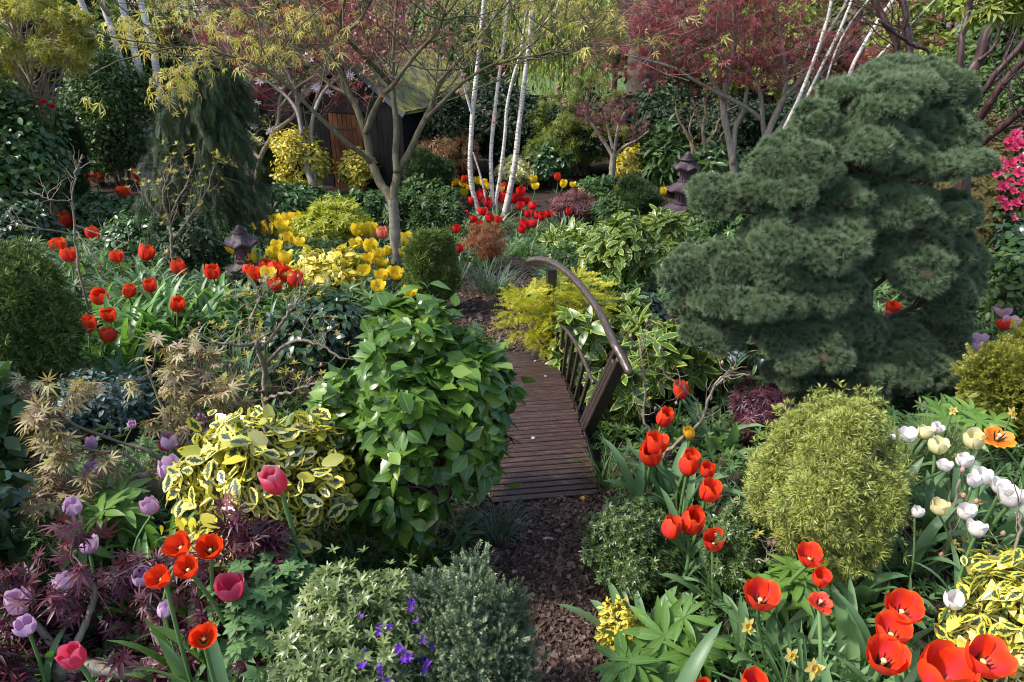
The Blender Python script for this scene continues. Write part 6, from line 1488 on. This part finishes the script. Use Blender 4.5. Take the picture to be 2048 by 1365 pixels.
for a in [('broad grey-green tulip leaves at the path edge, lower right bed', 1270, 1330, 130, 12), ('broad grey-green tulip leaves in the middle of the right bed', 1400, 1180, 120, 12), ('broad tulip leaves left of the golden yew', 1350, 1010, 120, 14), ('broad green tulip leaves behind the golden yew left side', 1430, 900, 110, 16), ('broad tulip leaves right below the golden yew', 1700, 1210, 130, 14), ('broad tulip leaves beneath the white tulips', 1880, 1080, 130, 16), ('broad tulip leaves below the big red trio', 1720, 1400, 150, 12), ('broad tulip leaves in the far right bed', 1990, 1100, 110, 14), ('broad green tulip leaves below the daffodil pair', 1500, 1330, 110, 10)]:
    clump(*a, (.26, .42), (.05, .08), 'strap', name='tulip_plant', cat='leaf clump', bend=(.5, 1.6), group='tulip leaf clumps in the right bed', fold=.4)
for a in [('tulip leaf clump under the bronze maple, left', 190, 1050, 130, 16), ('tulip leaf clump under the bronze maple, right', 330, 1110, 130, 16), ('tulip leaf clump behind the purple maple middle', 300, 1240, 130, 16), ('tulip leaf clump under the purple maple, bottom left', 120, 1340, 130, 14), ('tulip leaf clump right of the purple maple', 460, 1300, 130, 14), ('tulip leaf clump in the bottom centre left', 420, 1400, 130, 14)]:
    clump(*a, (.24, .40), (.03, .055), 'strap_fresh', name='tulip_plant', cat='leaf clump', bend=(.4, 1.5), group='tulip leaf clumps in the left bed', fold=.4)
# hellebores: hand-shaped leaves on stalks
def hellebore(label, u, vb, w, n, size, Hs=.25):
    p = hit(u, vb); k = px(p); root = thing('hellebore', label, 'hellebore', p, 'hellebore plants'); q = gauss(n, .36) * w * k / 2; e = p + q; e[:, 2] = zt(e[:, 0], e[:, 1]) + Hs * U(.6, 1.1, n)
    b = p + q * .25; b[:, 2] = zt(b[:, 0], b[:, 1]); g = G(); g.tubes(np.stack([polyline([x, x * .4 + y * .6 + [0, 0, .04], y], 7) for x, y in zip(b, e)]), np.full((n, 7), .004), 5); g.build('stalks', M['stem'], root)
    tp = [whorl(8, .27, .12, s_, 6, .25, .5) for s_ in range(3)]; g = G(); g.inst(tp, e, frames(UP + gauss(n, .25) - [0, .25, 0], gauss(n), size * k * U(.8, 1.15, n)), U(0, 1, n)); g.build('leaves', M['hellebore'], root)
hellebore('bright green hellebore leaves at bottom right beside the path', 1345, 1390, 210, 8, 80); hellebore('hellebore with large leaves below the open red tulip', 1570, 1240, 180, 8, 78); hellebore('hellebore leaves at the bottom edge, low right bed', 1270, 1440, 150, 6, 75)
hellebore('hellebore by the white tulips and dwarf pine', 1900, 925, 170, 9, 52, .3); hellebore('green hellebore under the bronze maple among mauve tulips', 270, 1090, 190, 9, 75)

# ------------------------------------------------------------------ small maples and bare azaleas in front
def small_maple(label, limbs, lvl, mat, tpl, size, nleaf, bark='bark', hang=.6, name='dwarf_maple', tw=M['twig_red'], extra=None, face=.4):
    b = at(*limbs[0][0][0]); root = thing(name, label, 'maple', np.array([b[0], b[1], float(zt(b[0], b[1]))])); Ps = []
    for i, (pix, r0, r1) in enumerate(limbs):
        P = polyline([at(*q) for q in pix], 20)
        if i == 0: P[0, 2] = zt(P[0, 0], P[0, 1]) - .02
        R = np.linspace(r0, r1, 20) * np.array([px(q) for q in P]) * (1 + .10 * rng.normal(0, 1, 20)); put_limb(root, 'trunk' if i == 0 else 'limb', P, R, M[bark], 8); Ps.append(P)
    n1, l1, n2, l2 = lvl; Q = resamp(Ps[1:]); s, d, _ = pick(Q, n1, .35, 1); P1 = grow(s, d * .7 + gauss(n1, .6) * [1, 1, .6] + [0, 0, .12], l1 * U(.5, 1.3, n1), 6, .18, .04)
    s, d, _ = pick(P1, n2, .3, 1); P2 = grow(s, d * .8 + gauss(n2, .6) * [1, 1, .6], l2 * U(.5, 1.3, n2), 4, .2, .05); twigs(root, [P1, P2], [(.005, .0025), (.0025, .0012)], tw)
    g = G(); tipleaves(g, tpl, P2, nleaf, size, hang, .35, .35, face=face); g.build('leaves', M[mat], root); return root
small_maple('bronze young-leaved dissected maple with knobbly grey trunk at the left', [
    ([(375, 1085, 2.75), (366, 1035, 2.75), (346, 1005, 2.73), (318, 985, 2.70), (294, 958, 2.68), (283, 945, 2.68)], 17, 12), ([(366, 1032, 2.75), (358, 990, 2.8), (352, 955, 2.82)], 13, 10), ([(285, 948, 2.68), (250, 962, 2.6), (215, 975, 2.55), (150, 985, 2.5), (80, 990, 2.45)], 5, 2.5), ([(352, 957, 2.82), (362, 910, 2.85), (345, 860, 2.85), (318, 800, 2.9), (295, 740, 2.9)], 5, 2),
    ([(352, 957, 2.82), (300, 905, 2.8), (240, 885, 2.8), (150, 850, 2.7), (110, 815, 2.7)], 4.5, 2), ([(345, 880, 2.85), (390, 845, 2.9), (440, 830, 2.95)], 3.5, 2), ([(290, 945, 2.68), (250, 910, 2.65), (180, 900, 2.6), (110, 870, 2.6)], 4, 2), ([(340, 930, 2.82), (370, 880, 2.9), (400, 800, 3.0), (385, 770, 3.0)], 3.5, 2)],
    (54, .20, 150, .09), 'tan', L_palm7, .060, 760, hang=.8)
pm = small_maple('deep purple leaved maple with lichen-grey twisted limbs in the bottom left corner', [
    ([(120, 1420, 1.75), (125, 1350, 1.72), (140, 1310, 1.72)], 26, 18), ([(140, 1330, 1.72), (90, 1270, 1.75), (40, 1210, 1.8), (0, 1180, 1.8)], 9, 3), ([(135, 1320, 1.72), (170, 1250, 1.8), (190, 1180, 1.85), (160, 1140, 1.85)], 9, 3), ([(310, 1350, 1.7), (350, 1335, 1.72), (395, 1300, 1.78), (418, 1255, 1.82), (440, 1200, 1.85), (430, 1150, 1.9)], 17, 5),
    ([(418, 1255, 1.82), (470, 1230, 1.8), (520, 1270, 1.78), (570, 1330, 1.75)], 6, 2.5), ([(340, 1338, 1.7), (310, 1270, 1.8), (300, 1190, 1.85), (350, 1130, 1.9)], 9, 3), ([(140, 1330, 1.72), (210, 1340, 1.7), (310, 1348, 1.7)], 20, 17), ([(130, 1340, 1.72), (60, 1340, 1.68), (0, 1320, 1.65)], 8, 3), ([(435, 1180, 1.85), (470, 1130, 1.9), (500, 1110, 1.92)], 4, 2)],
    (80, .13, 260, .07), 'purple', L_palm7, .060, 800, hang=.5)
qu = U(-20, 590, 150); qt = np.interp(qu, [-20, 100, 200, 330, 420, 510, 560, 600], [1190, 1170, 1150, 1105, 1080, 1085, 1150, 1240]); qv = qt + (1400 - qt) * U(0, 1, 150) ** 1.1
lc = np.array([at(a, b, 1.72 + .25 * U() + .18 * (1365 - b) / 300) for a, b in zip(qu, qv)]); pos, out, i = scatter(lc, np.tile(UP, (150, 1)), np.full((150, 3), .05) * [1.5, 1.3, .6], 1150, .1)
g = G(); leaves(g, L_palm7, pos, out, .056, .35, .45, .5, .3); g.build('leaves', M['purple'], pm)
g = G(); wl = np.array([list(o.location) for o in [pm]])[0]; tips = lc[rng.permutation(150)[:90]]; b_ = np.array([at(*q) for q in [(140, 1320, 1.72), (418, 1255, 1.82), (190, 1180, 1.85), (350, 1335, 1.72), (470, 1230, 1.8), (60, 1240, 1.77)]])
near = b_[np.argmin(np.linalg.norm(tips[:, None] - b_[None], axis=-1), 1)]; g.tubes(np.stack([polyline([a, a * .5 + c * .5 + [0, 0, .02], c], 7) for a, c in zip(near, tips)]), np.linspace(.0035, .0012, 7)[None] * np.ones((90, 1)), 4); g.build('twig_sprays', M['twig_red'], pm)
# bare azaleas
def bare_azalea(label, base, limbs, n1, l1, n2, l2, leafn, budn, mat='twig', lsize=.035, leafm='gold'):
    b = at(*base); root = thing('bare_azalea', label, 'azalea', np.array([b[0], b[1], float(zt(b[0], b[1]))])); Ps = []
    for i, (pix, r0, r1) in enumerate(limbs):
        P = polyline([at(*q) for q in pix], 18); P[1:-1] += gauss(16, .005)
        if i == 0: P[0, 2] = zt(P[0, 0], P[0, 1]) - .02
        R = np.linspace(r0, r1, 18) * np.array([px(q) for q in P]); put_limb(root, 'stem', P, R, M[mat], 7); Ps.append(P)
    s, d, _ = pick(resamp(Ps), n1, .35, 1); P1 = grow(s, d * .6 + gauss(n1, .6) + [0, 0, .3], l1 * U(.5, 1.2, n1), 6, .22, .06); s, d, _ = pick(P1, n2, .3, 1); P2 = grow(s, d * .7 + gauss(n2, .6) + [0, 0, .2], l2 * U(.5, 1.2, n2), 4, .22, .08)
    twigs(root, [P1, P2], [(.0035, .002), (.002, .0012)], M[mat])
    if leafn: g = G(); e = P2[rng.permutation(n2)[:leafn], -1]; d = nrm(P2[:leafn, -1] - P2[:leafn, -2]); g.inst(L_rosette, e, frames(nrm(gauss(len(e), .3) + UP), gauss(len(e)), lsize * U(.7, 1.3, len(e))), U(0, 1, len(e))); g.build('foliage', M[leafm], root)
    if budn:
        for j in range(budn):
            e = (P1 if j % 2 else P2)[rng.integers(0, n1 if j % 2 else n2), -1]; g = G(); g.lathe([(.002, 0), (.008, .006), (.010, .014), (.007, .022), (.002, .027)], 8, e - UP * .003); ob_ = g.build('bud', M['bud'], root)
    return root
bare_azalea('bare twisted azalea with tiny yellow-green shoots above the yellow holly', (532, 838, 4.0), [([(532, 838, 4.0), (530, 770, 3.98), (522, 715, 3.95), (510, 680, 3.93)], 7, 4.5), ([(522, 700, 3.95), (550, 665, 4.0), (575, 630, 4.0), (600, 590, 4.05)], 4, 2), ([(515, 690, 3.95), (470, 690, 3.85), (420, 680, 3.8), (375, 650, 3.75)], 4, 2), ([(525, 730, 3.97), (580, 685, 3.9), (640, 690, 3.9), (685, 720, 3.85)], 4, 2), ([(520, 700, 3.95), (500, 650, 3.95), (520, 600, 4.0), (545, 575, 4.05)], 3.5, 2), ([(530, 790, 3.98), (480, 770, 3.8), (440, 790, 3.75)], 3.5, 2), ([(532, 800, 3.98), (590, 780, 3.85), (650, 760, 3.8)], 3.5, 2)], 60, .20, 150, .10, 110, 24, 'twig', .035, 'gold')
bare_azalea('bare azalea with pink scaly buds in front of the golden yew', (1695, 1290, 2.2), [([(1710, 1290, 2.2), (1700, 1230, 2.2), (1715, 1200, 2.2)], 8, 6), ([(1712, 1205, 2.2), (1690, 1140, 2.25), (1660, 1090, 2.25), (1640, 1030, 2.3), (1635, 955, 2.3)], 4, 1.8), ([(1715, 1200, 2.2), (1740, 1130, 2.25), (1760, 1095, 2.25), (1715, 1050, 2.25), (1685, 995, 2.3)], 4.5, 1.8), ([(1755, 1100, 2.25), (1785, 1040, 2.3), (1800, 980, 2.35)], 3, 1.8), ([(1712, 1205, 2.2), (1640, 1170, 2.15), (1560, 1125, 2.15), (1510, 1120, 2.15)], 3.5, 1.8), ([(1755, 1098, 2.25), (1820, 1090, 2.25), (1870, 1130, 2.2)], 3, 1.8)], 26, .14, 44, .07, 40, 26, 'twig', .028, 'gold')
bare_azalea('bare azalea with dark twisted stems rising through the yellow holly at bottom right', (1960, 1340, 2.05), [([(1900, 1345, 2.1), (1935, 1270, 2.05), (1990, 1220, 2.0), (2060, 1190, 2.0)], 10, 6), ([(1935, 1270, 2.05), (1880, 1200, 2.1), (1855, 1160, 2.15), (1900, 1080, 2.15), (1905, 1020, 2.2), (1920, 960, 2.2)], 5, 2), ([(1990, 1220, 2.0), (2020, 1150, 2.05), (2040, 1050, 2.1), (2042, 1000, 2.1)], 4.5, 2), ([(1860, 1170, 2.15), (1830, 1120, 2.2), (1830, 1070, 2.2)], 3, 2), ([(1930, 1275, 2.05), (1850, 1330, 2.0), (1840, 1370, 2.0)], 8, 6), ([(1905, 1080, 2.15), (1950, 1130, 2.1), (2000, 1090, 2.1)], 3, 2)], 24, .15, 40, .08, 34, 20, 'twig', .032, 'gold')
bare_azalea('bare twisting twigs right of the near bridge post', (1320, 1010, 3.3), [([(1310, 930, 3.45), (1345, 890, 3.45), (1400, 850, 3.5), (1420, 790, 3.5), (1460, 740, 3.55)], 4.5, 2), ([(1400, 850, 3.5), (1390, 800, 3.5), (1345, 760, 3.45)], 3, 1.5), ([(1420, 800, 3.5), (1440, 760, 3.5), (1500, 750, 3.5)], 2.5, 1.5), ([(1330, 900, 3.45), (1290, 850, 3.5), (1290, 780, 3.5), (1280, 690, 3.55)], 3, 1.5)], 26, .15, 44, .09, 8, 8, 'twig', .02, 'gold')
bare_azalea('bare reddish twigs in front of the weeping spruce', (330, 520, 6.5), [([(345, 530, 6.6), (342, 470, 6.6), (335, 430, 6.6)], 2.6, 2), ([(338, 440, 6.6), (355, 400, 6.6), (380, 350, 6.65), (372, 320, 6.65)], 1.8, .9), ([(338, 440, 6.6), (325, 390, 6.55), (345, 330, 6.55)], 1.8, .9), ([(345, 480, 6.6), (390, 420, 6.6), (420, 370, 6.6)], 1.6, .9), ([(340, 450, 6.6), (300, 410, 6.5), (290, 360, 6.5)], 1.6, .9)], 36, .25, 70, .12, 60, 0, 'twig', .04, 'gold')
bare_azalea('bare curling twigs left of the tulips above the yew', (100, 520, 5.5), [([(160, 560, 5.6), (150, 470, 5.6), (145, 380, 5.6), (165, 310, 5.6)], 2.4, 1.4), ([(150, 470, 5.6), (90, 460, 5.4), (30, 450, 5.3), (0, 460, 5.3)], 1.6, .9), ([(150, 450, 5.6), (200, 470, 5.6), (260, 490, 5.6)], 1.6, .9), ([(146, 400, 5.6), (100, 400, 5.5), (60, 380, 5.5)], 1.5, .9), ([(150, 460, 5.6), (190, 520, 5.5), (210, 560, 5.5)], 1.7, 1.1)], 30, .22, 40, .12, 0, 0, 'twig', .03, 'gold')
bare_azalea('pale thin twigs across the dwarf rhododendron at the bottom edge', (690, 1400, 1.75), [([(700, 1420, 1.72), (690, 1345, 1.75), (740, 1290, 1.78), (800, 1170, 1.85)], 4, 2), ([(690, 1340, 1.75), (650, 1310, 1.75), (640, 1240, 1.78)], 3, 1.5), ([(770, 1400, 1.7), (860, 1345, 1.75), (950, 1295, 1.8)], 4, 2), ([(740, 1290, 1.78), (800, 1310, 1.8), (850, 1350, 1.78)], 3, 1.5)], 16, .1, 24, .06, 10, 8, 'twig', .02, 'rhodo')

# ------------------------------------------------------------------ undergrowth between the plants: nobody could count it
def onpath(x, y, m=.0):
    d = np.full(len(x), 9.0)
    for pts, wd in ((path_pts, WN), (path_far, WF)):
        P, s_, w_ = band(pts, wd, 60); dd = np.hypot(x[:, None] - P[None, :, 0], y[:, None] - P[None, :, 1]) - w_[None]; d = np.minimum(d, dd.min(1))
    bx = (x - BO[0]) * BS[0] + (y - BO[1]) * BS[1]; by = (x - BO[0]) * BD[0] + (y - BO[1]) * BD[1]
    d = np.minimum(d, np.where((by > -.1) & (by < BL + .05), np.abs(bx) - BWd - .03, 9)); return d > m
def spread(n, y0, y1, fx=1.0, dens=None):
    y = np.exp(U(math.log(y0), math.log(y1), n)); x = U(-1, 1, n) * (y * .9 + .7) * fx; k = onpath(x, y, .03); x, y = x[k], y[k]
    if dens is not None: k = dens(x, y); x, y = x[k], y[k]
    return np.stack([x, y, zt(x, y)], 1)
patch = lambda f, ph, th: (lambda x, y: (np.sin(f * x + ph + 2 * np.sin(.7 * f * y)) + np.sin(1.3 * f * y - ph)) > th)
def stuff(name, g, mat): tag(g.build(name, M[mat]), None, None, kind='stuff')
g = G(); P = spread(2200, 1.2, 2.6); n = len(P); tufts(g, L_rosette, P + UP * U(.01, .10, n)[:, None], np.tile(UP, (n, 1)), .05, .35, .5, .5); stuff('foreground_ground_cover', g, 'geranium')
g = G(); P = spread(5000, 2.0, 14); n = len(P); sc = np.clip(P[:, 1] / 4, .5, 1.5)
tufts(g, L_whorl, P + UP * (U(.02, .20, n) * sc)[:, None], np.tile(UP, (n, 1)), .075 * sc, .35, .45, .5); stuff('leafy_undergrowth', g, 'green')
g = G(); P = spread(7500, 1.3, 14, dens=patch(2.2, 1.0, -.3)); n = len(P); sc = np.clip(P[:, 1] / 4, .5, 1.5)
tufts(g, L_rosette, P + UP * (U(.02, .16, n) * sc)[:, None], np.tile(UP, (n, 1)), .05 * sc, .35, .5, .5); stuff('low_ground_cover', g, 'fresh')
g = G(); P = spread(4200, 1.3, 14, dens=patch(1.6, 4.0, -.2)); n = len(P); sc = np.clip(P[:, 1] / 4, .5, 1.5)
tufts(g, L_whorl, P + UP * (U(.02, .22, n) * sc)[:, None], np.tile(UP, (n, 1)), .075 * sc, .35, .5, .4); stuff('dark_undergrowth', g, 'glossy')
g = G(); P = spread(11000, 1.3, 13, dens=patch(2.7, 2.5, -.1)); n = len(P); sc = np.clip(P[:, 1] / 4, .55, 1.5)
straps(g, P, U(0, 6.28, n), U(.10, .26, n) * sc, U(.005, .012, n) * sc, U(0, .6, n), U(.4, 1.6, n), 6); stuff('grass', g, 'grass')
g = G(); P = spread(4200, 1.5, 9, dens=patch(2.0, 5.2, .1)); n = len(P); sc = np.clip(P[:, 1] / 4, .55, 1.4)
straps(g, P, U(0, 6.28, n), U(.15, .32, n) * sc, U(.016, .034, n) * sc, U(0, .5, n), U(.4, 1.6, n), 7); stuff('strap_leaf_undergrowth', g, 'strap')

# spent petals lying on the bridge deck and the path
for k, (tt, sd, lab) in enumerate([(.24, .16, 'small pale petal lying on the far half of the bridge deck'), (.40, .20, 'white curled petal on the bridge deck beside the balusters'), (.78, -.02, 'brown dead leaf scrap on the near end of the bridge deck')]):
    p, tg, n_ = deckp(tt, sd, .022); g = G(); g.inst(dl[k % 3], p[None], frames(np.array([[U(-1, 1), U(-1, 1), .1]]), n_[None] + gauss(1, .15), np.array([.034])), np.array([U()])); tag(g.build('fallen_petal', M['p_magnolia'] if k < 2 else DRY), lab, 'petal', 'scraps on the bridge deck')

for a in [('fresh tulip leaves among the scarlet tulips left of the birch foot', 925, 465, 80), ('fresh tulip leaves between the birch stems and scarlet tulips', 985, 460, 90), ('fresh tulip leaves among the scarlet tulips right of the birch foot', 1060, 475, 90), ('fresh tulip leaves right of the rust dwarf maple at the path end', 1040, 510, 80), ('fresh tulip leaves under the dusky red lace-leaf maple mound', 1130, 465, 80), ('fresh tulip leaves left of the rust dwarf maple', 905, 510, 60)]:
    clump(*a, 34, (.28, .46), (.03, .05), 'strap', name='tulip_plant', cat='leaf clump', bend=(.3, 1.3), group='tulip leaf clumps at the birch foot')
